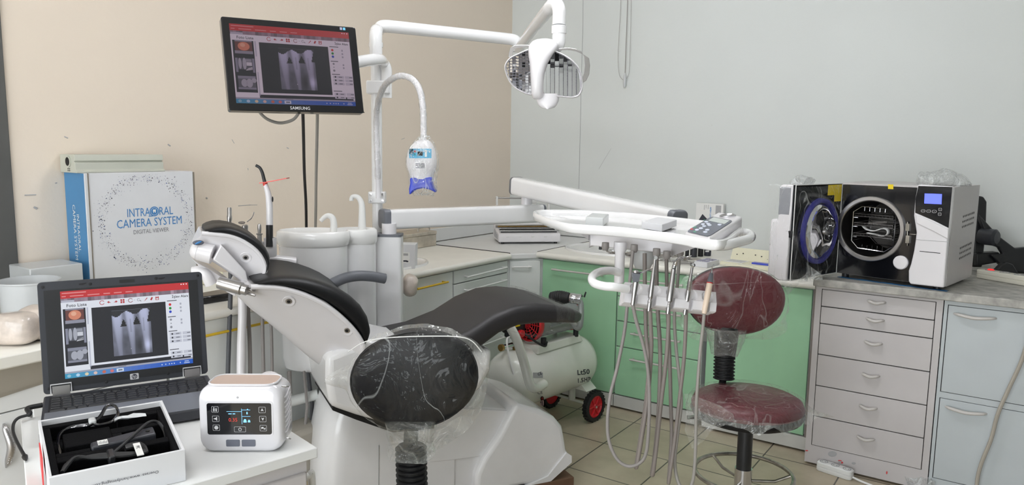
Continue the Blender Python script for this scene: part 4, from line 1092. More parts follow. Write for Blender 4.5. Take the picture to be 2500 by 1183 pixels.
mp2 = catmull([V((PB.x, PB.y, at(944, 240, D=3.3).z)), V((PB.x, PB.y, at(944, 200, D=3.3).z)), V((PB.x, PB.y, at(944, 172, D=3.3).z)), at(935, 153, D=3.24), at(918, 145, D=3.1), mb0.lerp(at(905, 146, D=3.0), 0.5), mb0], 6)
build('mount_arm', MB().tube(mp2, 0.0245, 18), 'white_gloss', mon)
# its cables
def loose(name, label, pts, r, m, n=8, cat='cable', closed=False):
    mb = MB().tube(catmull(pts, 6, closed), r, n, closed=closed)
    return single(name, label, cat, mb, m)
loose('video_cable', 'grey cable looping just below the monitor', [at(632, 262, D=2.66), at(636, 276, D=2.67), at(655, 292, D=2.7), at(685, 300, D=2.74), at(715, 292, D=2.76), at(730, 274, D=2.76), at(733, 262, D=2.76)], 0.0058, 'cable_grey')
loose('power_cable', 'black cable hanging from the monitor to behind the cuspidor', [at(739, 258, D=2.78), at(741, 330, D=2.95), at(743, 420, D=3.15), at(747, 500, D=3.3), at(748, 580, D=3.4), at(748, 640, D=3.42)], 0.0062, 'black_rubber')
loose('video_cable', 'grey cable hanging beside the black one behind the cuspidor', [at(775, 262, D=2.83), at(774, 330, D=2.95), at(772, 420, D=3.15), at(771, 500, D=3.3), at(770, 580, D=3.4), at(770, 640, D=3.42)], 0.0062, 'cable_grey')

# ---------------------------------------------------------------- whitening lamp on its gooseneck
wl = thing('whitening_lamp', 'white tooth whitening lamp with blue mouthpiece on a wrapped gooseneck', 'lamp', at(1030, 470, D=2.9))
gp = catmull([at(924, 484, D=3.26), at(923, 455, D=3.25), at(921, 390, D=3.22), at(919, 310, D=3.2), at(922, 256, D=3.15), at(937, 212, D=3.08), at(962, 190, D=3.0), at(986, 185, D=2.96), at(1010, 196, D=2.92), at(1026, 224, D=2.9), at(1033, 270, D=2.9), at(1034, 320, D=2.9), at(1034, 350, D=2.9)], 6)
build('gooseneck', MB().tube(gp, 0.0118, 14), 'white_plastic', wl)
gf = MB().tube(gp[8:-3], [0.0135 + 0.0012 * math.sin(i * 1.9) + 0.0008 * math.sin(i * 3.7) for i in range(len(gp) - 11)], 16, caps=False).wobble(0.0015, 60)
build('protective_film', gf, 'film_light', wl, ang=80)
rows = [(340, 1034, 8), (345, 1033, 19), (355, 1031, 27), (370, 1030, 34), (388, 1029.5, 37), (402, 1029.5, 37), (415, 1030, 34), (425, 1030, 30), (431, 1030, 28.5), (436, 1030, 27)]
rings = []
for y, cx2, hw in rows:
    r = hw * 2.9 / 1800; c = at(cx2, y, D=2.9)
    rings.append([c + RH * (r * math.cos(2 * math.pi * k / 28)) + TO * (r * 0.8 * math.sin(2 * math.pi * k / 28)) for k in range(28)])
hmb = MB().loft(rings); wh = build('head', hmb, 'white_plastic', wl, ang=60)
bp2 = [(1003, 433), (1057, 431), (1056, 447), (1060, 458), (1067, 469), (1052, 462), (1035, 458), (1020, 461), (1010, 467), (1002, 475), (1001, 460), (1004, 446)]
build('mouthpiece', MB().extr([at(x, y, D=2.9) + TO * 0.034 for x, y in bp2], TO * -0.068), 'blue_plastic', wl, bevel=0.006)
def decal(mb, px0, py0, px1, py1, nx=6, ny=2, off=0.0012):
    """a patch laid on a curved surface"""
    pts = []
    for j in range(ny + 1):
        for i in range(nx + 1):
            p, n = hit(mb, px0 + (px1 - px0) * i / nx, py0 + (py1 - py0) * j / ny); pts.append(p + n * off)
    return pts, [(j * (nx + 1) + i, j * (nx + 1) + i + 1, (j + 1) * (nx + 1) + i + 1, (j + 1) * (nx + 1) + i) for j in range(ny) for i in range(nx)]
dm = MB()
dm.use('panel_cyan').add(*decal(hmb, 999, 363, 1053, 386))
dm.use('gap_dark').add(*decal(hmb, 1020, 370, 1032, 380, 2, 1, 0.002)); dm.use('label_white').add(*decal(hmb, 1037, 366, 1042, 383, 2, 1, 0.002))
dm.use('red_plastic').add(*decal(hmb, 1012, 368, 1015, 371, 1, 1, 0.002)); dm.use('button_green').add(*decal(hmb, 1012, 376, 1015, 379, 1, 1, 0.002)); dm.use('label_white').add(*decal(hmb, 1003, 371, 1008, 376, 1, 1, 0.002))
build('control_panel', dm, None, wh)
vm = MB()
for y in (399, 402.2, 405.4, 408.6): vm.add(*decal(hmb, 1015, y, 1037, y + 1.4, 4, 1, 0.0012))
build('vent', vm, 'print_dark', wh)
fmb = MB().loft([[at(cx2, y, D=2.9) + RH * (hw * 2.9 / 1800 * math.cos(2 * math.pi * k / 36)) + TO * (hw * 0.8 * 2.9 / 1800 * math.sin(2 * math.pi * k / 36)) for k in range(36)] for y, cx2, hw in ((330, 1037, 11), (345, 1036, 24), (360, 1034, 34), (380, 1032, 40), (405, 1032, 40.5), (425, 1032, 36), (445, 1033, 33), (462, 1035, 34), (478, 1036, 26))], caps=False).wobble(0.006, 22)
build('protective_film', fmb, 'film_spark', wh, ang=80)
# ---------------------------------------------------------------- instrument tray on its two arms
TZ = 1.262
du = thing('instrument_delivery_unit', 'white instrument tray with keypad on two jointed arms right of the chair', 'dental tray', at(1540, 600, Z=TZ) - V((0, 0, 0.1)))
L0 = at(941, 534.5, D=3.28); L1 = at(1319, 519.5, D=3.72)
rr = beam_rings(L0, L1, 0.088, 0.085, 0.016)
lowa = build('lower_arm', MB().loft(rr), 'white_gloss', du, ang=30)
ld = (L1 - L0).normalized()
def cap_between(p, d, h, w2, r, th):
    return [[q for q in beam_rings(p - d * th * s, p - d * th * s + d * 0.01, h * g, w2 * g, r * g)[0]] for s, g in ((-0.5, 1.01), (0.4, 1.01), (0.85, 0.93), (1.0, 0.8))]
build('end_cap', MB().loft(cap_between(L0, ld, 0.088, 0.085, 0.016, 0.02)), 'grey_plastic', lowa)
build('end_cap', MB().loft(cap_between(L1, -ld, 0.088, 0.085, 0.016, 0.012)), 'grey_plastic', lowa)
pc = at(955, 556, D=3.26)
build('swivel_base', MB().cyl((PCx.x, PCx.y, pz - 0.002), (PCx.x, PCx.y, pc.z + 0.02), 0.032, n=24), 'white_plastic', du)
K0 = at(1286, 512, D=3.70); K1 = at(1286, 474, D=3.70)
build('knuckle', MB().cyl(K0 - V((0, 0, 0.02)), K1, 0.028, n=24), 'white_plastic', du)
U0 = at(1262, 453.5, D=3.72); U1 = at(1652, 541, D=2.75)
uppa = build('upper_arm', MB().loft(beam_rings(U0, U1, 0.089, 0.08, 0.018)), 'white_gloss', du, ang=30)
ud = (U1 - U0).normalized()
build('end_cap', MB().loft(cap_between(U0, ud, 0.089, 0.08, 0.018, 0.016)), 'grey_plastic', uppa)
build('end_cap', MB().loft(cap_between(U1, -ud, 0.089, 0.08, 0.018, 0.02)), 'grey_plastic', uppa)
build('tray_post', MB().cyl(V((U1.x, U1.y, TZ - 0.05)) - ud * 0.05, U1 - ud * 0.05 - V((0, 0, 0.03)), 0.026, n=20), 'white_plastic', du)
# tray
to = [(1303, 527), (1318, 535), (1345, 545), (1386, 555.5), (1440, 560), (1528, 566.5), (1652, 582), (1715, 593), (1752, 598), (1778, 592), (1800, 574), (1809, 563), (1795, 556), (1714, 547), (1652, 539.5), (1560, 530), (1439, 521), (1340, 519.5), (1310, 521)]
tp3 = [at(x, y, Z=TZ) for x, y in to]
tpc = catmull(tp3, 5, closed=True)
ctr = sum(tpc, V()) / len(tpc)
def ins(s, dz): return [V((ctr.x + (p.x - ctr.x) * s, ctr.y + (p.y - ctr.y) * s, TZ + dz)) for p in tpc]
trm = MB().loft([ins(0.97, -0.016), ins(1.0, -0.012), ins(1.012, 0.0), ins(1.005, 0.011), ins(0.985, 0.013), ins(0.955, 0.006), ins(0.94, -0.006), ins(0.5, -0.007), ins(0.02, -0.007)])
build('tray', trm, 'white_gloss', du, ang=60)
bz2 = TZ - 0.078
F0, F1 = at(1440, 600, Z=bz2), at(1640, 620, Z=bz2)
zt5 = TZ - 0.013
top5 = [at(1402, 561, Z=zt5), V((F0.x, F0.y, zt5)), V((F1.x, F1.y, zt5)), at(1738, 596, Z=zt5), at(1778, 568, Z=zt5), at(1440, 532, Z=zt5)]
bot5 = [F0.lerp(at(1500, 577, Z=bz2), 0.12), F0, F1, at(1668, 611, Z=bz2), at(1690, 596, Z=bz2), at(1500, 577, Z=bz2)]
tb = MB().loft([top5, bot5])
build('underbody', tb, 'white_plastic', du, bevel=0.012, seg=4)
build('knob', MB().cyl(at(1466, 598, Z=bz2 + 0.005), at(1466, 598, Z=bz2 + 0.005) - V((0, 0, 0.014)), 0.005, n=12), 'dark_plastic', du)
# control panel: wedge with keypad
A = at(1671, 570, Z=TZ + 0.008); B = at(1733, 585, Z=TZ + 0.008)
C0 = at(1811, 566, Z=TZ - 0.004); D0 = at(1752, 552, Z=TZ - 0.004)
h4 = V((0, 0, 0.047))
A1 = A + V((0, 0, 0.006)); B1 = B + V((0, 0, 0.006)); C1 = C0 + h4; D1 = D0 + h4
lowr = V((0, 0, -0.012))
cp = build('control_panel', MB().hexa([A + lowr, B + lowr, C0 + lowr * 0.5, D0 + lowr * 0.5, A1, B1, C1, D1]), 'white_plastic', du, bevel=0.008, seg=3)
def W2(a, b4, z=0.0):
    p = A1.lerp(B1, a).lerp(D1.lerp(C1, a), b4); n = (B1 - A1).cross(D1 - A1).normalized()
    return p + n * (z if n.z > 0 else -z)
kp = MB().loft([[W2(0.5 + x, 0.37 + y, z) for x, y in roundrect(0.44, 0.36, 0.08)] for z in (0.0004, 0.0014)])
kpo = build('keypad', kp, 'device_slate', cp, bevel=0)
lc = MB().loft([[W2(0.52 + x, 0.615 + y, z) for x, y in roundrect(0.33, 0.085, 0.02)] for z in (0.0014, 0.0022)])
build('display', lc, 'lcd_pale', kpo)
btn = [(0.20, 0.47), (0.36, 0.415), (0.22, 0.36), (0.46, 0.375), (0.36, 0.30), (0.36, 0.205), (0.62, 0.20), (0.32, 0.125), (0.66, 0.115), (0.74, 0.47)]
for i, (a, b4) in enumerate(btn):
    ring = [[W2(a + 0.075 * s * math.cos(2 * math.pi * k / 16), b4 + 0.032 * s * math.sin(2 * math.pi * k / 16), z) for k in range(16)] for s, z in ((1, 0.0013), (1, 0.0025), (0.6, 0.003))]
    build('button', MB().loft(ring), 'button_white', kpo)
for a, b4, m2 in ((0.12, 0.20, 'button_green'), (0.12, 0.115, 'red_plastic'), (0.34, 0.05, 'button_green')):
    ring = [[W2(a + 0.06 * s * math.cos(2 * math.pi * k / 12), b4 + 0.022 * s * math.sin(2 * math.pi * k / 12), z) for k in range(12)] for s, z in ((1, 0.0013), (0.9, 0.0022))]
    build('button', MB().loft(ring), m2, kpo)
kn = W2(0.56, 0.87, 0.0); nn = (W2(0.5, 0.8, 1) - W2(0.5, 0.8, 0)).normalized()
build('lens_ring', MB().use('chrome').lathe([(0.024, -0.001), (0.0245, 0.004), (0.021, 0.006), (0.017, 0.003), (0.017, 0)], kn, nn, 28).use('steel').lathe([(0.0165, 0.001), (0.0005, 0.003)], kn, nn, 24), None, cp)
hp = catmull([at(1748, 599, Z=TZ - 0.004), at(1775, 597, Z=TZ - 0.004), at(1800, 591, Z=TZ - 0.004), at(1826, 584, Z=TZ - 0.004), at(1834, 577, Z=TZ - 0.004), at(1829, 570, Z=TZ - 0.004), at(1812, 567, Z=TZ - 0.004), at(1798, 569, Z=TZ - 0.004)], 6)
ho2 = build('handle', MB().tube(hp, 0.0135, 14), 'white_gloss', du)
build('handle_cap', MB().ell(at(1760, 593.5, Z=TZ - 0.004) + TO * 0.013, RH * 0.0075, V((0, 0, 0.0105)), TO * 0.004, 14, 8), 'grey_plastic', ho2)
# holder post, hoop and bar
hpst = at(1514, 606, D=2.27)
build('holder_post', MB().lathe([(0.020, 0.02), (0.020, -0.004), (0.0155, -0.012), (0.0155, -0.105), (0.012, -0.108)], hpst, (0, 0, 1), 20), 'white_plastic', du)
hpp = catmull([at(1512, 665, D=2.27), at(1490, 660, D=2.25), at(1462, 664, D=2.2), at(1446, 676, D=2.14), at(1450, 690, D=2.09), at(1475, 698, D=2.07), at(1500, 700, D=2.06), at(1532, 705, D=2.08)], 6)
build('holder_arm', MB().tube(hpp, 0.0125, 14), 'white_gloss', du)
TLb, TRb, BRb, BLb = at(1531, 684, D=2.10), at(1753, 709, D=2.165), at(1747, 766, D=2.14), at(1523, 738, D=2.075)
bx = (TRb - TLb).normalized(); by = (TLb - BLb); bh = by.length; by = by.normalized(); bn = bx.cross(by).normalized()
if bn.dot(TO) < 0: bn = -bn
bw = (TRb - TLb).length
def BP(u, v, w3=0.0): return BLb + bx * (u * bw) + by * (v * bh) + bn * w3
slots = [0.115, 0.315, 0.515, 0.72, 0.905]
sw = 0.024
edges = [0.0] + [e for s in slots for e in (s - sw, s + sw)] + [1.0]
bar = build('handpiece_bar', MB().hexa([BP(0, 0.0, -0.045), BP(1, 0.0, -0.045), BP(1, 0.0, -0.02), BP(0, 0.0, -0.02), BP(0, 1, -0.045), BP(1, 1, -0.045), BP(1, 1, -0.012), BP(0, 1, -0.012)]), 'white_plastic', du, bevel=0.006, seg=3)
for i in range(0, len(edges), 2):
    u0, u1 = edges[i], edges[i + 1]
    m2 = MB()
    vs6 = [(0.0, -0.004), (0.03, 0.0)] + [(0.42 * k / 3, 0.0) for k in range(1, 4)] + [(0.46 + 0.52 * k / 10, -0.002 - 0.010 * k / 10) for k in range(11)]
    rings = []
    n3 = 17
    for k in range(n3):
        f = k / (n3 - 1); u = u0 + (u1 - u0) * f; ring = [BP(u, 0.0, -0.0205)]
        for v, w3 in vs6:
            ex = 0.0
            for s5 in slots:
                q5 = ((u - s5) / 0.066) ** 2 + ((v - 0.70) / 0.27) ** 2
                if q5 < 1: ex = max(ex, math.sqrt(1 - q5))
            ring.append(BP(u, v, w3 - (w3 + 0.0205) * ex * 0.85))
        ring.append(BP(u, 0.985, -0.0205)); rings.append(ring)
    build('holder_lug', m2.loft(rings), 'white_plastic', bar, ang=35)
# clear water bottle below the tray
wb = at(1571, 604, D=2.36)
build('water_bottle', MB().lathe([(0.03, 0.03), (0.031, -0.01), (0.0335, -0.03), (0.032, -0.05), (0.024, -0.066), (0.0005, -0.074)], wb, (0, 0, 1), 28), 'frost_plastic', du)
for x, y, d in ((1478, 607, 2.25), (1603, 622, 2.2), (1628, 628, 2.2), (1660, 622, 2.22), (1548, 612, 2.25)):
    p = at(x, y - 6, D=d); build('hose_socket', MB().lathe([(0.011, 0.012), (0.012, -0.004), (0.008, -0.012)], p, (0, 0, 1), 14), 'hose_grey', du)

# small boxes lying on the tray
bxs = MB(); o = at(1429, 549, Z=TZ - 0.003); e1 = at(1473, 552, Z=TZ - 0.003) - o; e2 = at(1486, 541, Z=TZ - 0.003) - at(1473, 552, Z=TZ - 0.003); up3 = V((0, 0, 0.026))
single('clear_case', 'small clear plastic case on the left half of the instrument tray', 'case', MB().hexa([o, o + e1, o + e1 + e2, o + e2, o + up3, o + e1 + up3, o + e1 + e2 + up3, o + e2 + up3]), 'clear_box', bevel=0.003)
o = at(1566, 557, Z=TZ - 0.003); e1 = at(1616, 565, Z=TZ - 0.003) - o; e2 = (at(1652, 552, Z=TZ - 0.003) - at(1616, 565, Z=TZ - 0.003)); up3 = V((0, 0, 0.021))
single('white_box', 'flat white cardboard box at the middle of the instrument tray', 'box', MB().hexa([o, o + e1, o + e1 + e2, o + e2, o + up3, o + e1 + up3, o + e1 + e2 + up3, o + e2 + up3]), 'carton_white', bevel=0.0015)

# handpieces standing in the bar, each with its hose
def zpt(z, d): return at(1400 + z[0] / 1.898, 560 + z[1] / 1.898, D=d)
def hose(zp, d0, d1, r, m, parent, peak=None):
    n = len(zp); pts = []
    for i, z in enumerate(zp):
        f = i / (n - 1); d = d0 + (d1 - d0) * f
        pts.append(zpt(z, d))
    build('hose', MB().tube(catmull(pts, 6), r, 10), m, parent)
def turned(prof, a, b4, mb, n=18):
    d = V(b4) - V(a); L = d.length
    return mb.lathe([(r, h * L) for r, h in prof], a, d, n)
# 1 three-way syringe
b0, b1 = at(1545, 742, D=2.07), at(1553, 684, D=2.075)
t = thing('air_water_syringe', 'steel air-water syringe with angled nozzle, leftmost in the white holder bar', 'dental instrument', b0, group=None)
build('grip', turned([(0.006, -0.04), (0.0065, 0), (0.0062, 0.25), (0.0075, 0.55), (0.0085, 0.85), (0.009, 1.0), (0.0005, 1.0)], b0, b1, MB()), 'steel', t)
hd2 = MB(); c = at(1552, 674, D=2.07)
hd2.use('grey_plastic').extr([c + RH * x + V((0, 0, z)) + TO * -0.009 for x, z in ((-0.012, 0.010), (0.012, 0.008), (0.008, -0.014), (-0.007, -0.016))], TO * 0.018)
hd2.use('steel').ell(c + V((0.0, 0, 0.012)), RH * 0.009, TO * 0.008, V((0, 0, 0.006)), 14, 8)
build('head', hd2, None, t, bevel=0.001)
build('nozzle', MB().tube([at(1561, 666, D=2.07), at(1576, 661, D=2.05), at(1593, 655, D=2.03)], [0.0026, 0.0024, 0.0018], 8), 'chrome', t)
hose([(275, 100), (262, 230), (250, 345), (235, 480), (200, 650), (172, 760), (158, 880), (165, 980), (200, 1060), (250, 1095), (300, 1085), (335, 1040), (348, 930), (352, 780), (345, 650), (325, 540), (290, 420), (275, 345)], 2.24, 2.07, 0.0052, 'hose_grey', t)
# 2 slim high-speed handpiece
b0, b1 = at(1586, 741, D=2.09), at(1600, 628, D=2.1)
t = thing('turbine_handpiece', 'slim steel handpiece second from left in the white holder bar', 'dental instrument', b0)
build('body', turned([(0.0055, -0.16), (0.0066, 0), (0.0066, 0.06), (0.0048, 0.08), (0.0048, 0.11), (0.0068, 0.13), (0.0072, 0.2), (0.0066, 0.6), (0.0048, 0.78), (0.0038, 0.92), (0.004, 0.97)], b0, b1, MB()), 'steel', t)
build('head', MB().cyl(b1 + TO * 0.008, b1 - TO * 0.008, 0.0052, n=16).cyl(b1 - TO * 0.008, b1 - TO * 0.02, 0.001, n=8), 'chrome', t)
hose([(330, 110), (331, 250), (334, 380), (338, 500), (350, 620), (336, 800), (312, 960), (293, 1080), (290, 1100), (296, 1082), (318, 950), (344, 780), (360, 560), (358, 450), (354, 365)], 2.24, 2.09, 0.0062, 'hose_brown', t)
# 3 motor with angled head
b0, b1 = at(1632, 752, D=2.11), at(1645, 655, D=2.12)
t = thing('motor_handpiece', 'thick steel motor handpiece in the middle of the white holder bar', 'dental instrument', b0)
build('body', turned([(0.0055, -0.14), (0.0068, 0), (0.0068, 0.08), (0.005, 0.1), (0.005, 0.15), (0.0095, 0.17), (0.0105, 0.22), (0.0098, 0.5), (0.0085, 0.56), (0.0082, 0.75), (0.0072, 0.86), (0.0072, 0.98), (0.004, 1.0)], b0, b1, MB()), 'steel', t)
build('head', MB().tube(catmull([b1, at(1648, 645, D=2.12), at(1654, 634, D=2.11), at(1664, 629, D=2.1), at(1672, 632, D=2.09)], 5), [0.0066] * 8 + [0.0045] * 13, 12), 'chrome', t)
hose([(385, 110), (386, 260), (392, 400), (400, 520), (402, 640), (394, 850), (377, 1040), (366, 1120), (364, 1136), (370, 1118), (385, 1000), (406, 800), (430, 600), (440, 450), (440, 372)], 2.26, 2.11, 0.0062, 'hose_brown', t)
# 4 contra-angle
b0, b1 = at(1674, 752, D=2.13), at(1690, 652, D=2.14)
t = thing('contra_angle_handpiece', 'ridged steel handpiece fourth from left in the white holder bar', 'dental instrument', b0)
prof = [(0.0055, -0.16), (0.0064, 0), (0.0064, 0.1), (0.0048, 0.12), (0.0048, 0.16), (0.0068, 0.17), (0.0078, 0.26), (0.0076, 0.4)]
for i in range(8): prof += [(0.0074, 0.42 + i * 0.03), (0.0066, 0.435 + i * 0.03)]
prof += [(0.006, 0.68), (0.0042, 0.8), (0.004, 1.0)]
build('body', turned(prof, b0, b1, MB()), 'steel', t)
hq = at(1691, 646, D=2.14)
build('head', MB().lathe([(0.0005, -0.009), (0.006, -0.008), (0.0066, 0.0), (0.006, 0.008), (0.0025, 0.0085), (0.0022, 0.0065), (0.0005, 0.0065)], hq, TO, 18), 'chrome', t)
hose([(430, 115), (433, 250), (438, 420), (446, 600), (451, 800), (455, 950), (446, 1100), (441, 1168), (444, 1150), (466, 1000), (492, 780), (512, 600), (520, 450), (522, 372)], 2.26, 2.13, 0.0056, 'hose_brown', t)
# 5 scaler
b0, b1 = at(1719, 764, D=2.13), at(1733, 690, D=2.14)
t = thing('scaler_handpiece', 'beige ultrasonic scaler with grey cone tip, rightmost in the holder bar', 'dental instrument', b0)
build('body', turned([(0.0065, -0.02), (0.0076, 0.05), (0.009, 0.6), (0.0088, 0.98), (0.007, 1.0)], b0, b1, MB()), 'beige_plastic', t)
c1 = at(1737, 666, D=2.145)
build('cone', turned([(0.0088, 0.02), (0.0085, 0.1), (0.0052, 0.92), (0.0035, 1.0)], b1, c1, MB()), 'grey_plastic', t)
build('red_ring', MB().lathe([(0.0088, -0.0012), (0.0094, -0.0008), (0.0094, 0.0008), (0.0088, 0.0012)], b1, c1 - b1, 18), 'red_plastic', t)
build('tip', MB().tube(catmull([c1, at(1738, 658, D=2.145), at(1739, 651, D=2.14), at(1742, 644, D=2.14)], 4), [0.0026] * 4 + [0.0016] * 4 + [0.0008] * 5, 8), 'chrome', t)
hose([(492, 110), (480, 270), (468, 400), (475, 540), (490, 680), (500, 800), (482, 950), (470, 1080), (488, 1175), (528, 1205), (556, 1150), (566, 1000), (570, 800), (584, 600), (598, 470), (606, 390)], 2.26, 2.13, 0.0050, 'cable_grey', t)

# ---------------------------------------------------------------- assistant's instruments in the holder by the bowl
def standing(name, label, px_top, px_bot, d, prof, m, cat='dental instrument'):
    a, b4 = at(*px_bot, D=d), at(*px_top, D=d)
    t = thing(name, label, cat, a)
    build('body', turned(prof, a, b4, MB()), m, t)
    return t, a, b4
t, a, b4 = standing('suction_handpiece', 'tall steel suction tip standing behind the headrest, nearest the printed box', (560, 506), (561, 610), 2.84, [(0.0075, 0), (0.0075, 0.68), (0.0095, 0.72), (0.0095, 0.80), (0.008, 0.82), (0.0085, 0.97), (0.007, 1.0), (0.0065, 1.0), (0.006, 0.97), (0.0005, 0.96)], 'steel')
def drop(zs, d, r, m, parent): build('hose', MB().tube(catmull([at(x, y, D=d) for x, y in zs], 6), r, 10), m, parent)
drop([(561, 612), (563, 680), (562, 740), (559, 830), (556, 930), (556, 1040)], 2.87, 0.0085, 'hose_dark', t)
t, a, b4 = standing('air_water_syringe', 'steel air-water syringe with bent nozzle standing behind the headrest', (598, 548), (602, 610), 2.84, [(0.009, 0), (0.008, 0.5), (0.0105, 0.8), (0.012, 0.95), (0.008, 1.0), (0.0005, 1.0)], 'steel')
build('thumb_button', MB().use('hose_brown').ell(at(590, 543, D=2.92), RH * 0.014, TO * 0.01, V((0, 0, 0.006)), 14, 8), None, t)
build('nozzle', MB().tube(catmull([at(603, 541, D=2.92), at(613, 533, D=2.92), at(618, 524, D=2.92), at(620, 517, D=2.92)], 4), 0.0022, 8), 'chrome', t)
drop([(603, 615), (590, 680), (592, 760), (589, 850), (588, 940), (587, 1040)], 2.86, 0.0165, 'white_plastic', t)
t, a, b4 = standing('saliva_ejector', 'short steel saliva ejector valve in the white holder beside the curing lamp', (633, 546), (634, 600), 2.84, [(0.008, 0), (0.008, 0.5), (0.012, 0.52), (0.012, 0.56), (0.006, 0.58), (0.0075, 0.8), (0.0065, 0.95), (0.004, 1.0)], 'steel')
drop([(634, 615), (604, 690), (606, 760), (610, 850), (611, 940), (611, 1040)], 2.90, 0.008, 'hose_grey', t)
t = thing('curing_light', 'white curing light pen with black tip and orange shield behind the headrest', 'dental instrument', at(658, 590, D=2.86))
cb = catmull([at(658, 578, D=2.86), at(658, 545, D=2.86), at(658, 510, D=2.86), at(656, 480, D=2.86), at(652, 462, D=2.86), at(648, 450, D=2.86)], 5)
build('body', MB().tube(cb, [0.0125] * 12 + [0.0125 - 0.004 * i / 14 for i in range(len(cb) - 12)], 16), 'white_plastic', t)
build('black_base', MB().cyl(at(658, 602, D=2.86), at(658, 549, D=2.86), 0.0132, n=18), 'dark_plastic', t)
build('collar', MB().cyl(at(648.5, 453, D=2.86), at(647, 446, D=2.86), 0.009, n=16), 'orange_clear', t)
build('shield', MB().loft([[at(x, y, D=2.86) + TO * w3 for w3 in (-0.02, -0.01, 0.01, 0.02)] + [at(x, y - 2.2, D=2.86) + TO * w3 for w3 in (0.02, 0.01, -0.01, -0.02)] for x, y in ((637, 447), (650, 445.5), (670, 442), (703, 435.5))]), 'orange_clear', t)
lg2 = catmull([at(647, 447, D=2.86), at(644, 435, D=2.86), at(640, 420, D=2.86), at(634, 409, D=2.86), at(625, 403.5, D=2.86)], 5)
build('light_guide', MB().tube(lg2, [0.0068 - 0.0012 * i / len(lg2) for i in range(len(lg2))], 12), 'dark_plastic', t)
build('switch', MB().ell(at(665.5, 486, D=2.852), RH * 0.003, TO * 0.005, V((0, 0, 0.011)), 12, 8), 'dark_plastic', t)
drop([(659, 610), (640, 690), (640, 760), (642, 850), (644, 940), (644, 1040)], 2.90, 0.007, 'hose_grey', t)
tt = thing('suction_hose', 'grey suction hose hanging rightmost before the bowl housing', 'hose', at(665, 1040, D=2.92))
drop([(672, 650), (660, 740), (663, 820), (665, 940), (666, 1040)], 2.92, 0.006, 'hose_grey', tt)

# ---------------------------------------------------------------- stools
def bellows(a, b4, r, n, depth=0.004):
    prof = []
    for i in range(n): prof += [(r - depth, i / n), (r, (i + 0.25) / n), (r, (i + 0.5) / n), (r - depth, (i + 0.75) / n)]
    prof += [(r - depth, 1.0)]
    return turned(prof, a, b4, MB(), 22)
def stool(label, c_back, a, b5, d, tilt, back_m, seat_c, seat_r, seat_m, name='dental_stool', parts=None, film_m='film_clear', post_px=None, ring=True, egg=None):
    floor = V((seat_c.x, seat_c.y, 0))
    t = thing(name, label, 'stool', floor)
    return t
# --- the near stool, back to the visitor
SD = 2.0
cb = at(1013, 926, D=SD)
seat_c = at(1135, 1256, D=2.05)
t = thing('dental_stool', 'black dental stool in clear film in front of the dental chair', 'stool', V((seat_c.x, seat_c.y, 0)))
un = (RH * math.cos(0.20) + V((0, 0, 1)) * math.sin(0.20)); vn = V((0, 0, 1)) * math.cos(0.20) - RH * math.sin(0.20)
nb = (TO + V((0, 0, 0.10))).normalized()
def egg(x, y): return (x * (1.0 - 0.10 * y / 0.13), y + 0.02 * (x / 0.17) ** 2)
back = MB().pad(cb, un, vn, nb, 0.173, 0.134, 0.055, 2.15, fn=egg)
bo = build('backrest', back, 'black_leather', t, ang=70)
build('piping', MB().tube([cb + un * egg(0.172 * math.cos(k2), 0.133 * math.sin(k2))[0] + vn * egg(0.172 * math.cos(k2), 0.133 * math.sin(k2))[1] + nb * 0.008 for k2 in [2 * math.pi * k / 48 for k in range(48)]], 0.0025, 6, closed=True), 'black_rubber', bo)
def film_cover(c, u, v, n, a, b5, th, skirt, amp, freq, seed, nseg=72, mats=('film_clear', 'film_edge')):
    """a loose bag over an oval cushion; skirt(angle) gives how far the free edge hangs beyond it"""
    rings = []
    for r, h in ((0.02, 0.62), (0.45, 0.6), (0.82, 0.55), (0.97, 0.36), (1.03, 0.1)):
        rings.append([c + u * (a * r * math.cos(q)) + v * (b5 * r * math.sin(q)) + n * (th * h) for q in [2 * math.pi * k / nseg for k in range(nseg)]])
    for f in (0.35, 0.7, 1.0):
        ring = []
        for k in range(nseg):
            q = 2 * math.pi * k / nseg; s = skirt(q) * f
            fold = 0.012 * f * math.sin(q * 11 + seed) + 0.008 * f * math.sin(q * 17 + 2 * seed)
            ring.append(c + u * ((a * 1.03 + s) * math.cos(q)) + v * ((b5 * 1.03 + s) * math.sin(q)) + n * (th * (0.1 - 0.35 * f) + fold))
        rings.append(ring)
    mb = MB().use(mats[0]).loft(rings[:5], caps=False); mb.use(mats[1]).loft(rings[4:], caps=False)
    return mb.wobble(amp, freq)
def bump(q, c, w3): 
    d = (q - c + math.pi) % (2 * math.pi) - math.pi
    return math.exp(-(d / w3) ** 2)
fc = film_cover(cb, un, vn, nb, 0.177, 0.139, 0.06, lambda q: 0.008 + 0.060 * bump(q, math.radians(168), 0.16) + 0.014 * bump(q, math.radians(10), 0.5) + 0.035 * bump(q, math.radians(300), 0.5) + 0.05 * bump(q, math.radians(268), 0.35), 0.0045, 22, 1.0)
build('protective_film', fc, 'film_clear', bo, ang=80)
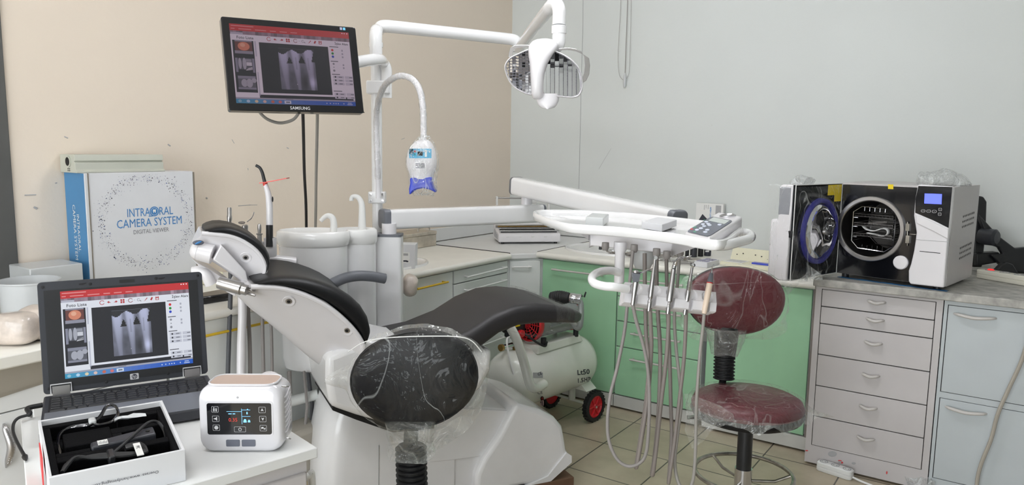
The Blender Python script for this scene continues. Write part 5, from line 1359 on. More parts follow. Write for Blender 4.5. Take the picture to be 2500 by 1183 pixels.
# lower gather of the bag round the post
p0, p1 = at(1003, 1044, D=SD + 0.03), at(1004, 1100, D=SD + 0.05)
gb = turned([(0.075, -0.5), (0.07, -0.1), (0.062, 0.3), (0.058, 0.7), (0.068, 1.0)], p0, p1, MB(), 30).wobble(0.012, 26)
build('protective_film', gb, 'film_edge', bo, ang=80)
build('seam_line', MB().tube(catmull([at(850, 858, D=SD - 0.04), at(893, 833, D=SD - 0.05), at(960, 823, D=SD - 0.055), at(1060, 820, D=SD - 0.055), at(1122, 822, D=SD - 0.05), at(1152, 832, D=SD - 0.04), at(1176, 858, D=SD - 0.03)], 5), 0.0014, 5), 'label_white', bo)
pz0, pz1 = at(1008, 1250, D=SD + 0.06), at(1003, 1085, D=SD + 0.05)
build('bellows_post', bellows(pz0, pz1, 0.044, 13, 0.008), 'black_rubber', t, ang=60)
build('back_bracket', MB().tube(catmull([pz1 + V((0, 0, -0.03)), at(1003, 1060, D=SD + 0.05), cb + nb * -0.03], 4), 0.02, 12), 'black_rubber', t)
sz = at(1135, 1172, D=2.0).z
sz = 0.49
so2 = build('seat', MB().pad(V((seat_c.x, seat_c.y, sz - 0.03)), (1, 0, 0), (0, 1, 0), (0, 0, 1), 0.17, 0.17, 0.07, 2.0), 'black_leather', t, ang=70)
fs = film_cover(V((seat_c.x, seat_c.y, sz - 0.03)), V((1, 0, 0)), V((0, 1, 0)), V((0, 0, 1)), 0.176, 0.176, 0.08, lambda q: 0.006 + 0.006 * math.sin(3 * q), 0.006, 20, 3.0)
build('protective_film', fs, 'film_clear', so2, ang=80)
fl2 = V((seat_c.x, seat_c.y, 0))
build('column', MB().use('dark_plastic').cyl(fl2 + V((0, 0, 0.3)), fl2 + V((0, 0, sz - 0.05)), 0.025).use('chrome').cyl(fl2 + V((0, 0, 0.06)), fl2 + V((0, 0, 0.3)), 0.032), None, t)
build('seat_arm', MB().tube([pz0 + V((0, 0, 0.0)), V((pz0.x, pz0.y, sz - 0.09)) * 1, V((seat_c.x, seat_c.y, sz - 0.09))], 0.016, 10), 'black_rubber', t)
def star_base(t, c, rad=0.24):
    for i in range(5):
        a = 2 * math.pi * i / 5 + 0.3; d = V((math.cos(a), math.sin(a), 0))
        l = build('base_leg', MB().tube([c + V((0, 0, 0.085)), c + d * rad * 0.6 + V((0, 0, 0.075)), c + d * rad + V((0, 0, 0.062))], [0.02, 0.017, 0.014], 10), 'chrome', t)
        w3 = c + d * rad; pe = V((-d.y, d.x, 0))
        build('castor', MB().cyl(w3 + V((0, 0, 0.025)) - pe * 0.018, w3 + V((0, 0, 0.025)) + pe * 0.018, 0.025, n=18).cyl(w3 + V((0, 0, 0.03)), w3 + V((0, 0, 0.062)), 0.006), 'dark_plastic', l)
star_base(t, fl2)
# --- the red stool
D2 = 2.88
pb = at(1816, 1130, D=D2); fl2 = V((pb.x, pb.y, 0))
t = thing('dental_stool', 'dark red dental stool in cloudy film behind the hanging hoses', 'stool', fl2)
cb = at(1797, 734, D=2.98)
un = (RH * math.cos(-0.07) + V((0, 0, 1)) * math.sin(-0.07)); vn = V((0, 0, 1)) * math.cos(-0.07) - RH * math.sin(-0.07)
nb = (TO + V((0, 0, 0.14))).normalized()
bo = build('backrest', MB().use('red_leather').pad(cb, un, vn, nb, 0.198, 0.138, 0.05, 2.15, fn=lambda x, y: (x * (1.0 + 0.05 * y / 0.13), y)), None, t, ang=70)
build('rear_shell', MB().pad(cb - nb * 0.014, un, vn, nb, 0.201, 0.141, 0.05, 2.15, fn=lambda x, y: (x * (1.0 + 0.05 * y / 0.13), y)), 'black_leather', bo, ang=70)
fc = film_cover(cb, un, vn, nb, 0.205, 0.145, 0.06, lambda q: 0.004 + 0.07 * bump(q, math.radians(28), 0.14) + 0.03 * bump(q, math.radians(200), 0.4) + 0.05 * bump(q, math.radians(320), 0.4) + 0.055 * bump(q, math.radians(235), 0.4) + 0.03 * bump(q, math.radians(160), 0.25), 0.004, 20, 2.0, mats=('film_hazy', 'film_edge'))
build('protective_film', fc, 'film_hazy', bo, ang=80)
build('seam_line', MB().tube(catmull([at(1688, 694, D=2.92), at(1740, 694, D=2.90), at(1840, 689, D=2.90), at(1905, 688, D=2.92), at(1935, 696, D=2.94), at(1958, 706, D=2.96)], 5), 0.0012, 5), 'film_hazy', bo)
p1, p0 = at(1768, 830, D=3.0), at(1767, 925, D=3.0)
build('bellows_post', bellows(p0, at(1769, 868, D=3.0), 0.043, 7, 0.006), 'black_rubber', t, ang=60)
build('back_bracket', MB().cyl(at(1769, 870, D=3.0), at(1775, 800, D=3.01), 0.042, 0.05, 20), 'black_rubber', t)
gb = turned([(0.085, -0.4), (0.072, 0.1), (0.060, 0.5), (0.054, 0.9)], at(1771, 820, D=3.0), at(1769, 868, D=3.0), MB(), 30).wobble(0.012, 22)
build('protective_film', gb, 'film_edge', bo, ang=80)
sc2 = at(1821, 982, D=D2)
sc2 = V((fl2.x, fl2.y, sc2.z))
tl = V((0.04, -0.05, 1)).normalized()
so2 = build('seat', MB().pad(sc2 + V((0, 0, 0.004)), RH, TO, tl, 0.212, 0.20, 0.075, 2.0), 'red_leather', t, ang=70)
build('seat_rim', MB().pad(sc2 - V((0, 0, 0.020)), RH, TO, tl, 0.214, 0.202, 0.06, 2.0), 'black_leather', so2, ang=70)
fs = film_cover(sc2 + V((0, 0, 0.003)), RH, TO, tl, 0.220, 0.208, 0.085, lambda q: 0.004 + 0.085 * bump(q, math.radians(15), 0.15) + 0.05 * bump(q, math.radians(150), 0.3) + 0.02 * bump(q, math.radians(80), 0.3), 0.006, 17, 4.0, mats=('film_hazy', 'film_edge'))
build('protective_film', fs, 'film_hazy', so2, ang=80)
fp = MB().loft([[at(1670, 960, D=2.75), at(1676, 1000, D=2.72), at(1672, 1050, D=2.72), at(1690, 1095, D=2.72)], [at(1690, 962, D=2.70), at(1705, 1000, D=2.68), at(1712, 1040, D=2.68), at(1716, 1078, D=2.68)], [at(1720, 975, D=2.66), at(1740, 1005, D=2.66), at(1745, 1020, D=2.66), at(1752, 1030, D=2.66)], [at(1760, 990, D=2.66), at(1790, 1010, D=2.66), at(1792, 1018, D=2.66), at(1795, 1026, D=2.66)]], caps=False, close=False)
build('protective_film', fp, 'film_edge', so2, ang=80)
lvp = [at(1678, 1018, D=2.9), at(1716, 1016, D=2.9), at(1780, 1010, D=2.9)]
build('height_lever', MB().tube(lvp, [0.008, 0.009, 0.006], 10), 'black_rubber', t)
zj = at(1815, 1142, D=D2).z
build('column', MB().use('dark_plastic').cyl(V((fl2.x, fl2.y, zj)), sc2 - V((0, 0, 0.03)), 0.0285, n=24).use('chrome').cyl(V((fl2.x, fl2.y, 0.05)), V((fl2.x, fl2.y, zj)), 0.033, n=24), None, t)
rz2 = at(1816, 1155, D=D2).z
ring = [V((fl2.x, fl2.y, rz2)) + V((0.185 * math.cos(2 * math.pi * k / 48), 0.185 * math.sin(2 * math.pi * k / 48), 0)) for k in range(48)]
fr2 = build('foot_ring', MB().tube(ring, 0.0085, 10, closed=True), 'worn_steel', t)
for a in (0.5, 0.5 + 2.09, 0.5 + 4.19):
    d = V((math.cos(a), math.sin(a), 0)); build('spoke', MB().tube([V((fl2.x, fl2.y, rz2 - 0.03)) + d * 0.03, V((fl2.x, fl2.y, rz2 - 0.028)) + d * 0.12, V((fl2.x, fl2.y, rz2)) + d * 0.183], 0.006, 8), 'worn_steel', fr2)
build('back_arm', MB().tube(catmull([p0 + V((0, 0, 0.02)), p0 - V((0, 0, 0.06)), V((fl2.x, fl2.y, sc2.z - 0.06))], 4), 0.014, 10), 'black_rubber', t)
star_base(t, fl2, 0.25)

# ---------------------------------------------------------------- compressor beneath the leg rest
TA = V((-2.08, 2.98, 0.315)); TB = V((-1.995, 3.56, 0.315))
cm = thing('air_compressor', 'white air compressor with red fan guard under the leg rest', 'compressor', V((-2.04, 3.27, 0)))
td = (TB - TA).normalized(); TL = (TB - TA).length; tr = 0.15
prof = [(0.0005, -0.055), (0.05, -0.052), (0.10, -0.035), (0.135, -0.008), (tr, 0.03), (tr, TL - 0.03), (0.135, TL + 0.008), (0.10, TL + 0.035), (0.05, TL + 0.052), (0.0005, TL + 0.055)]
tank = MB().lathe(prof, TA, td, 40); tk = build('tank', tank, 'tank_white', cm, ang=50)
side = V((td.y, -td.x, 0))                 # towards the visitor's right
M4 = lambda a, r, s: TA + td * a + V((0, 0, 1)) * r + side * s
build('saddle', MB().hexa([M4(0.14, 0.13, -0.09), M4(0.14, 0.13, 0.09), M4(0.52, 0.13, 0.09), M4(0.52, 0.13, -0.09), M4(0.16, 0.172, -0.08), M4(0.16, 0.172, 0.08), M4(0.50, 0.172, 0.08), M4(0.50, 0.172, -0.08)]), 'tank_white', tk, bevel=0.006)
mz = 0.275
mc0, mc1 = M4(0.18, mz, 0), M4(0.50, mz, 0)
mt = MB().lathe([(0.02, 0), (0.082, 0.0), (0.085, 0.012), (0.085, 0.20), (0.088, 0.21), (0.088, 0.31), (0.075, 0.32), (0.0005, 0.325)], mc0, td, 30)
mo2 = build('motor', mt, 'motor_grey', cm)
for k in range(9):
    a = math.radians(-10 + k * 22)
    d = V((0, 0, 1)) * math.sin(a) + side * math.cos(a)
    mt2 = MB().hexa([mc0 + td * q + d * r + d.cross(td) * w3 for r in (0.083, 0.096) for q, w3 in ((0.06, -0.003), (0.19, -0.003), (0.19, 0.003), (0.06, 0.003))])
    build('cooling_fin', mt2, 'motor_grey', mo2)
gd = MB().use('red_plastic')
gc = mc0 - td * 0.02
gd.lathe([(0.088, 0.03), (0.095, 0.02), (0.095, -0.005), (0.088, -0.012), (0.084, -0.005), (0.084, 0.02)], gc, td, 32)
u2, v2 = frame(td)
for r in (0.025, 0.04, 0.055, 0.07): gd.tube([gc - td * 0.008 + (u2 * math.cos(2 * math.pi * k / 28) + v2 * math.sin(2 * math.pi * k / 28)) * r for k in range(28)], 0.0022, 5, closed=True)
for k in range(12):
    a = 2 * math.pi * k / 12; d = u2 * math.cos(a) + v2 * math.sin(a); gd.tube([gc - td * 0.008 + d * 0.015, gc - td * 0.008 + d * 0.088], 0.0025, 5)
gd.lathe([(0.018, -0.002), (0.018, -0.012), (0.0005, -0.013)], gc, td, 18)
gd.use('gap_dark').disc(gc + td * 0.004, td, 0.083, 28)
build('fan_guard', gd, None, cm)
g2 = MB().use('red_plastic').lathe([(0.089, 0.0), (0.092, 0.002), (0.092, 0.016), (0.089, 0.018)], mc1 - td * 0.01, td, 30)
build('end_ring', g2, None, mo2)
for a, s in ((0.20, 0.075), (0.47, 0.075), (0.20, -0.075), (0.47, -0.075)):
    build('rubber_mount', MB().cyl(M4(a, 0.165, s), M4(a, 0.205, s), 0.015, n=14), 'dark_plastic', tk)
# pressure switch, regulator and gauges at the near end
build('pressure_switch', MB().hexa([M4(a, r, s) for r in (0.22, 0.34) for a, s in ((0.02, -0.04), (0.02, 0.02), (0.12, 0.02), (0.12, -0.04))]), 'dark_plastic', cm, bevel=0.008)
rg2 = MB().use('brass').cyl(M4(0.07, 0.145, -0.01), M4(0.07, 0.22, -0.01), 0.01, n=12)
rg2.use('chrome').cyl(M4(0.05, 0.18, -0.01), M4(-0.02, 0.18, -0.01), 0.014, n=14)
rg2.use('brass').cyl(M4(-0.02, 0.18, -0.01), M4(-0.035, 0.18, -0.01), 0.018, n=14)
build('manifold', rg2, None, cm)
build('regulator_knob', MB().lathe([(0.018, 0), (0.022, 0.006), (0.022, 0.03), (0.016, 0.034), (0.0005, 0.034)], M4(0.02, 0.275, -0.01), -td, 16), 'dark_plastic', cm)
build('red_switch', MB().lathe([(0.016, 0), (0.018, 0.004), (0.018, 0.024), (0.012, 0.027), (0.0005, 0.025)], M4(0.07, 0.245, 0.022), side, 16), 'red_plastic', cm)
build('warning_label', MB().hexa([M4(a, r, s) for s in (0.0212, 0.0225) for a, r in ((0.04, 0.28), (0.075, 0.28), (0.075, 0.33), (0.04, 0.33))]), 'label_yellow', cm)
build('drain_tube', MB().tube(catmull([M4(0.03, 0.23, 0.0), M4(-0.02, 0.22, 0.02), M4(-0.035, 0.12, 0.06), M4(-0.02, 0.0, 0.10)], 6), 0.005, 8), 'label_white', cm)
build('power_lead', MB().tube(catmull([M4(0.10, 0.24, 0.03), M4(0.13, 0.20, 0.08), M4(0.18, 0.17, 0.1), M4(0.22, 0.18, 0.08)], 6), 0.006, 8), 'black_rubber', cm)
# carrying handle: bent white tube in front of the tank
hh = [at(1247, 800, D=3.50), at(1262, 830, D=3.49), at(1278, 880, D=3.47), at(1292, 932, D=3.46), at(1300, 945, D=3.47), at(1312, 946, D=3.50), at(1328, 936, D=3.56)]
build('carrying_handle', MB().tube(catmull(hh, 6), 0.0225, 14), 'tank_white', cm)
# air filter, bellows-like, with its steel clamp
fa, fb = at(1346, 726, D=3.92), at(1393, 726, D=3.86)
prof = []
for i in range(9):
    f = i / 9; e = 0.024 + 0.014 * math.sin(math.pi * min(1, f * 1.1) * 0.75 + 0.5); prof += [(e, f), (e * 0.88, f + 0.06)]
build('intake_hose', turned(prof + [(0.02, 1.0)], fa, fb, MB(), 20), 'black_rubber', cm, ang=60)
build('hose_clamp', turned([(0.026, 0), (0.028, 0.1), (0.028, 0.4), (0.026, 0.5), (0.028, 0.6), (0.028, 0.95), (0.024, 1)], at(1392, 727, D=3.86), at(1420, 731, D=3.84), MB(), 20), 'chrome', cm)
build('clamp_lever', MB().hexa([at(x, y, D=3.85 + d) for d in (0, 0.012) for x, y in ((1424, 724), (1428, 726), (1432, 713), (1429, 711))]), 'black_rubber', cm)
build('intake_pipe', MB().tube(catmull([at(1410, 732, D=3.85), at(1418, 745, D=3.84), at(1412, 800, D=3.83), M4(0.45, 0.30, 0)], 5), 0.016, 12), 'motor_grey', cm)
# wheel
for s, nm in ((0.155, 'wheel'), (-0.155, 'wheel')):
    wc = M4(TL - 0.02, 0, 0) ; wc = V((wc.x, wc.y, 0.085)) + side * s + td * -0.02
    wm = MB().use('black_rubber').lathe([(0.062, -0.016), (0.08, -0.017), (0.085, -0.012), (0.0855, 0.0), (0.085, 0.012), (0.08, 0.017), (0.062, 0.016), (0.062, -0.016)], wc, side, 40, caps=False)
    for k in range(24):
        a = 2 * math.pi * k / 24; d = V((0, 0, 1)) * math.sin(a) + td * math.cos(a); e = d.cross(side)
        wm.hexa([wc + d * r + e * q + side * w3 for r in (0.083, 0.0885) for q, w3 in ((-0.006, -0.014), (0.006, -0.014), (0.006, 0.014), (-0.006, 0.014))])
    wo = build('wheel', wm, None, cm)
    hm = MB().use('red_plastic').lathe([(0.063, -0.010), (0.063, 0.012), (0.056, 0.014), (0.05, 0.006), (0.02, 0.006), (0.016, 0.016), (0.0005, 0.016)], wc, side * (1 if s > 0 else -1), 32)
    for k in range(6):
        a = 2 * math.pi * k / 6; d = V((0, 0, 1)) * math.sin(a) + td * math.cos(a)
        hm.tube([wc + side * (0.009 if s > 0 else -0.009) + d * 0.015, wc + side * (0.009 if s > 0 else -0.009) + d * 0.058], 0.006, 6)
    hm.use('chrome').lathe([(0.007, 0.014), (0.007, 0.02), (0.0005, 0.021)], wc, side * (1 if s > 0 else -1), 12)
    build('hub', hm, None, wo)
build('axle_bracket', MB().hexa([M4(TL - 0.09, -0.14, -0.14), M4(TL - 0.09, -0.14, 0.14), M4(TL - 0.0, -0.14, 0.14), M4(TL - 0.0, -0.14, -0.14), M4(TL - 0.09, -0.10, -0.09), M4(TL - 0.09, -0.10, 0.09), M4(TL - 0.0, -0.10, 0.09), M4(TL - 0.0, -0.10, -0.09)]), 'tank_white', cm).location = (0, 0, 0)
ax0 = V((M4(TL - 0.04, 0, 0).x, M4(TL - 0.04, 0, 0).y, 0.085))
build('axle', MB().cyl(ax0 - side * 0.15, ax0 + side * 0.15, 0.008, n=10).cyl(ax0 + V((0, 0, 0.09)), ax0, 0.02, n=10), 'tank_white', cm)
ff = M4(0.03, 0, 0)
build('front_foot', MB().hexa([V((ff.x, ff.y, z)) + side * s + td * q for z in (0.0, 0.20) for q, s in ((-0.02, -0.08), (0.02, -0.08), (0.02, 0.08), (-0.02, 0.08))]), 'tank_white', cm, bevel=0.004)
# markings on the tank
def on_surface(mbsrc, t2, m, parent, name, M=None):
    build(name, t2, m, parent, fix=False, smooth=False)
def surf_text(src, body, px, py, dxp, dyp, size, m, parent, off=0.0012, bold=0.0):
    """lettering wrapped on a surface, laid out about the point seen at (px, py)"""
    tb2 = MB(); tb2.text(body, (0, 0, 0), (1, 0, 0), (0, 1, 0), 1.0, bold=bold)
    out = MB(); vs = []
    for p in tb2.v:
        q, n = hit(src, px + p.x * size * dxp[0] - p.y * size * dyp[0], py + p.x * size * dxp[1] - p.y * size * dyp[1]); vs.append(q + n * off)
    out.add(vs, tb2.f); return build('lettering', out, m, parent, fix=False, smooth=False)
surf_text(tank, 'Lt50', 1424, 908, (1, -0.10), (0.05, 1), 17, 'print_dark', tk, bold=0.02)
surf_text(tank, '1.5HP', 1425, 927, (0.95, -0.13), (0.05, 1), 14.5, 'print_dark', tk, bold=0.02)
pm = MB().use('paper_grey').add(*decal(tank, 1301, 909, 1325, 922, 4, 2)); build('rating_plate', pm, None, tk, fix=False)
surf_text(tank, 'CE', 1317, 912, (0.9, -0.4), (0.3, 1), 9, 'print_dark', tk, off=0.002, bold=0.02)
surf_text(tank, 'CE', 1318, 957, (0.9, -0.2), (0.1, 1), 12, 'print_dark', tk)
rs = MB(); rs.use('dark_brown')
for k, (cx2, cy2, r) in enumerate(((1323.5, 972, 5.5),)):
    pts = [];
    for i in range(16):
        q, n = hit(tank, cx2 + r * 0.8 * math.cos(2 * math.pi * i / 16), cy2 + r * 1.1 * math.sin(2 * math.pi * i / 16)); pts.append(q + n * 0.0012)
    rs.poly(pts)
    rs.use('red_card'); pts = []
    for i in range(16):
        q, n = hit(tank, cx2 + r * 0.5 * math.cos(2 * math.pi * i / 16), cy2 + r * 0.65 * math.sin(2 * math.pi * i / 16)); pts.append(q + n * 0.002)
    rs.poly(pts)
rs.use('dark_brown').add(*decal(tank, 1320, 977, 1323, 989, 1, 2)); rs.add(*decal(tank, 1324.5, 977, 1327.5, 989, 1, 2))
build('rosette', rs, None, tk, fix=False, smooth=False)
# ---------------------------------------------------------------- autoclave
AX = V((0.983, -0.182, 0)).normalized(); AY = V((0.182, 0.983, 0)).normalized()
AZ0 = 0.929
AW, AD, AH = 0.462, 0.40, 0.428
AO = V((-0.235, 3.62, AZ0)) - AX * AW
def AP(x, y, z): return AO + AX * x + AY * y + V((0, 0, z))
def AF(px, py, off=0.0):
    """local (x, z) of a point of the front plane, off metres before it"""
    d = (at(px, py, D=1.0) - EYE); n = AY; o = AO - AY * off
    p = EYE + d * ((o - EYE).dot(n) / d.dot(n)); q = p - AO
    return q.dot(AX), q.z
t = thing('autoclave', 'white and black steam autoclave with its round door standing open', 'autoclave', AO + AX * AW / 2 + V((0, 0, -0.014)), 0)
cs = MB()
cs.hexa([AP(0, 0.02, 0), AP(AW - 0.004, 0.02, 0), AP(AW - 0.004, AD, 0), AP(0, AD, 0), AP(0, 0.02, 0.01), AP(AW - 0.004, 0.02, 0.01), AP(AW - 0.004, AD, 0.01), AP(0, AD, 0.01)])
cs.hexa([AP(AW - 0.012, 0.0, 0.01), AP(AW, 0.0, 0.01), AP(AW, AD, 0.01), AP(AW - 0.012, AD, 0.01), AP(AW - 0.012, 0.0, AH), AP(AW, 0.0, AH), AP(AW, AD, AH), AP(AW - 0.012, AD, AH)])
cs.hexa([AP(0, 0.0, 0.01), AP(0.008, 0.0, 0.01), AP(0.008, AD, 0.01), AP(0, AD, 0.01), AP(0, 0.0, AH), AP(0.008, 0.0, AH), AP(0.008, AD, AH), AP(0, AD, AH)])
cs.hexa([AP(0.008, 0.0, AH - 0.008), AP(AW - 0.012, 0.0, AH - 0.008), AP(AW - 0.012, AD, AH - 0.008), AP(0.008, AD, AH - 0.008), AP(0.008, 0.0, AH), AP(AW - 0.012, 0.0, AH), AP(AW - 0.012, AD, AH), AP(0.008, AD, AH)])
cs.hexa([AP(0.008, AD - 0.008, 0.01), AP(AW - 0.012, AD - 0.008, 0.01), AP(AW - 0.012, AD, 0.01), AP(0.008, AD, 0.01), AP(0.008, AD - 0.008, AH - 0.008), AP(AW - 0.012, AD - 0.008, AH - 0.008), AP(AW - 0.012, AD, AH - 0.008), AP(0.008, AD, AH - 0.008)])
case = build('casing', cs, 'painted_cabinet', t)
vm = MB()
for r0, n in ((0.295, 8), (0.272, 8), (0.249, 8), (0.155, 8), (0.132, 8), (0.109, 8)):
    for i in range(n): vm.disc(AP(AW + 0.0008, 0.17 + i * 0.024, r0 + i * 0.0012), AX, 0.0055, 8)
build('vent_hole', vm, 'gap_dark', case, fix=False)
cx0, cz0 = AF(2125, 558)
RO, RI = 0.1475, 0.127
nn2 = 64; circ = [AP(cx0 + RI * math.cos(2 * math.pi * k / nn2), -0.001, cz0 + RI * math.sin(2 * math.pi * k / nn2)) for k in range(nn2)]
def sq(k):
    a = 2 * math.pi * k / nn2; c, s = math.cos(a), math.sin(a)
    tx = ((AW - 0.001 - cx0) / c if c > 0 else (0.001 - cx0) / c) if abs(c) > 1e-6 else 9
    tz = ((AH - 0.009 - cz0) / s if s > 0 else (0.004 - cz0) / s) if abs(s) > 1e-6 else 9
    m3 = min(tx, tz); return AP(cx0 + c * m3, -0.001, cz0 + s * m3)
fp = MB().add(circ + [sq(k) for k in range(nn2)], [(k, (k + 1) % nn2, nn2 + (k + 1) % nn2, nn2 + k) for k in range(nn2)])
for a, b4 in (((0.001, 0.004), (0.001, AH - 0.009)), ):
    pass
corners = [(0.001, 0.004), (AW - 0.001, 0.004), (AW - 0.001, AH - 0.009), (0.001, AH - 0.009)]
for cx3, cz3 in corners:   # fill the corner triangles
    ks = sorted(range(nn2), key=lambda k: (sq(k) - AP(cx3, -0.001, cz3)).length)[:6]
    xs = [k for k in ks if abs((sq(k) - AO).dot(AX) - cx3) < 1e-4]; zs = [k for k in ks if abs((sq(k) - AO).z - cz3) < 1e-4]
    if xs and zs: fp.poly([AP(cx3, -0.001, cz3), sq(xs[0]), sq(zs[0])])
build('front_panel', fp, 'black_gloss', t, fix=False, smooth=False)
rg3 = MB()
def rpt(r, y, k, n=64): a = 2 * math.pi * k / n; return AP(cx0 + r * math.cos(a), y, cz0 + r * math.sin(a))
rg3.loft([[rpt(r, y, k) for k in range(64)] for r, y in ((RO, 0.0), (RO, -0.012), (RO - 0.003, -0.015), (RI + 0.004, -0.015), (RI, -0.011), (RI, 0.03))], caps=False)
build('chamber_ring', rg3, 'steel', t, ang=40)
chm = MB().loft([[rpt(r, y, k) for k in range(64)] for r, y in ((RI - 0.001, 0.0), (RI - 0.001, 0.33), (0.05, 0.36), (0.001, 0.362))], caps=False)
build('chamber', chm, 'chamber_steel', t, fix=False)
# wire rack
rk = MB()
oc = [(-0.055, 0.098), (0.062, 0.094), (0.092, 0.07), (0.092, -0.075), (0.055, -0.104), (-0.062, -0.098), (-0.093, -0.066), (-0.093, 0.07)]
for y in (0.035, 0.27):
    rk.tube([AP(cx0 + a, y, cz0 + b4) for a, b4 in oc], 0.003, 6, closed=True)
for a, b4 in oc: rk.tube([AP(cx0 + a, 0.035, cz0 + b4), AP(cx0 + a, 0.27, cz0 + b4)], 0.002, 6)
for i in range(5):
    x = -0.044 + i * 0.0225
    rk.tube([AP(cx0 + x, 0.036, cz0 + 0.097), AP(cx0 + x, 0.036, cz0 + 0.076)], 0.0015, 5); rk.tube([AP(cx0 + x, 0.036, cz0 - 0.099), AP(cx0 + x, 0.036, cz0 - 0.080)], 0.0015, 5)
for z in (0.05, 0.008, -0.04):
    for s in (-1, 1): rk.tube([AP(cx0 + s * 0.092, 0.035, cz0 + z - 0.006), AP(cx0 + s * 0.092, 0.27, cz0 + z - 0.006)], 0.0018, 5); rk.tube([AP(cx0 + s * 0.092, 0.034, cz0 + z - 0.006), AP(cx0 + s * 0.07, 0.034, cz0 + z - 0.006)], 0.0018, 5)
build('wire_rack', rk, 'chrome', t)
# control column
fpx = [(2240.7, 450), (2233.6, 486), (2230.7, 526), (2233.6, 544), (2237, 567), (2235, 584), (2230.7, 612.6), (2223.5, 644), (2217.8, 660), (2217.8, 686), (2222, 693), (2304, 702), (2307, 659), (2313, 587), (2317, 555), (2326, 455)]
OFF = 0.03
colp = [AF(x, y, OFF) for x, y in fpx]
cc = build('control_column', MB().extr([AP(x, -OFF, z) for x, z in colp], AY * (OFF + 0.004)), 'white_plastic', t, bevel=0.006, seg=3)
def cpoly(pts, off, m, name, parent, lab=None):
    o = build(name, MB().extr([AP(*(lambda q: (q[0], -off, q[1]))(AF(x, y, off))) for x, y in pts], AY * 0.001), m, parent)
    if lab: o['label'] = lab
    return o
Zx = lambda x, y: (1860 + x / 3.48, 400 + y / 3.48)
pnl = cpoly([Zx(1330, 186), Zx(1618, 196), Zx(1586, 543), Zx(1460, 480), Zx(1303, 414), Zx(1304, 300)], OFF + 0.0015, 'black_gloss', 'control_panel', cc)
dsp = cpoly([Zx(1383, 250), Zx(1530, 255), Zx(1526, 342), Zx(1379, 335)], OFF + 0.0028, 'lcd_blue', 'display', pnl, 'lit blue display')
def oval_btn(zx, zy, rx, ry, sq2=False):
    x0, y0 = Zx(zx, zy); m5 = MB()
    o = []; i2 = []
    for k in range(20):
        a = 2 * math.pi * k / 20; e = 0.45 if sq2 else 0.8
        c = math.copysign(abs(math.cos(a)) ** e, math.cos(a)); s = math.copysign(abs(math.sin(a)) ** e, math.sin(a))
        for lst, g in ((o, 1), (i2, 0.8)):
            q = AF(x0 + rx * c * g / 3.48, y0 + ry * s * g / 3.48, OFF + 0.003); lst.append(AP(q[0], -OFF - 0.003, q[1]))
    m5.add(o + i2, [(k, (k + 1) % 20, 20 + (k + 1) % 20, 20 + k) for k in range(20)])
    q0 = AF(x0 - 6 / 3.48, y0 - 1.5 / 3.48, OFF + 0.003); q1 = AF(x0 + 6 / 3.48, y0 + 1.5 / 3.48, OFF + 0.003)
    m5.add([AP(q0[0], -OFF - 0.003, q0[1]), AP(q1[0], -OFF - 0.003, q0[1]), AP(q1[0], -OFF - 0.003, q1[1]), AP(q0[0], -OFF - 0.003, q1[1])], [(0, 1, 2, 3)])
    build('button', m5, 'icon_grey', pnl, fix=False)
for a in ((1370, 398, 19, 12), (1417, 400, 19, 12), (1465, 403, 20, 13), (1515, 386, 14, 13, True), (1511, 426, 14, 13, True)): oval_btn(*a)
cpoly([Zx(1340, 738), Zx(1516, 755), Zx(1515, 760), Zx(1340, 743)], OFF + 0.001, 'gap_dark', 'paper_slot', cc)
cpoly([Zx(1310, 640), Zx(1585, 660), Zx(1585, 664), Zx(1310, 644)], OFF + 0.001, 'paper_grey', 'seam', cc)
wv = [Zx(1303, 425), Zx(1460, 495), Zx(1584, 560), Zx(1580, 640), Zx(1450, 570), Zx(1312, 505)]
build('wave_trim', MB().extr([AP(*(lambda q: (q[0], -OFF - 0.007, q[1]))(AF(x, y, OFF + 0.007))) for x, y in wv], AY * 0.008), 'white_plastic', cc, bevel=0.005, seg=3)
lt2 = MB()
for y0, y1 in ((546, 563), (575, 593)):
    q0 = AF(2210, y1, 0.012); q1 = AF(2221, y0, 0.012)
    lt2.hexa([AP(x, y, z) for z in (q0[1], q1[1]) for x, y in ((q0[0], -0.014), (q1[0], -0.014), (q1[0], 0), (q0[0], 0))])
q0 = AF(2215, 600, 0.008); q1 = AF(2216, 541, 0.008); lt2.cyl(AP(q0[0], -0.008, q0[1]), AP(q1[0], -0.008, q1[1]), 0.0035, n=10)
q0 = AF(2219, 571, 0.01); q1 = AF(2236, 572, 0.01); lt2.cyl(AP(q0[0], -0.009, q0[1]), AP(q1[0], -0.009, q1[1]), 0.002, n=8)
build('latch', lt2, 'worn_steel', t, bevel=0.001)
q0 = AF(2200, 640); build('filter_cap', MB().lathe([(0.031, 0), (0.031, -0.008), (0.027, -0.012), (0.0005, -0.012)], AP(q0[0], -0.001, q0[1]), AY, 30), 'white_plastic', t)
cpoly([(2168, 449.5), (2181, 450), (2181, 461.5), (2168, 461)], 0.0015, 'label_yellow', 'warning_label', t)
for x, y in ((0.03, 0.03), (AW - 0.04, 0.03), (0.03, AD - 0.04), (AW - 0.04, AD - 0.04)):
    build('foot', MB().cyl(AP(x, y, -0.0155), AP(x, y, 0.001), 0.016, n=14), 'dark_plastic', t)
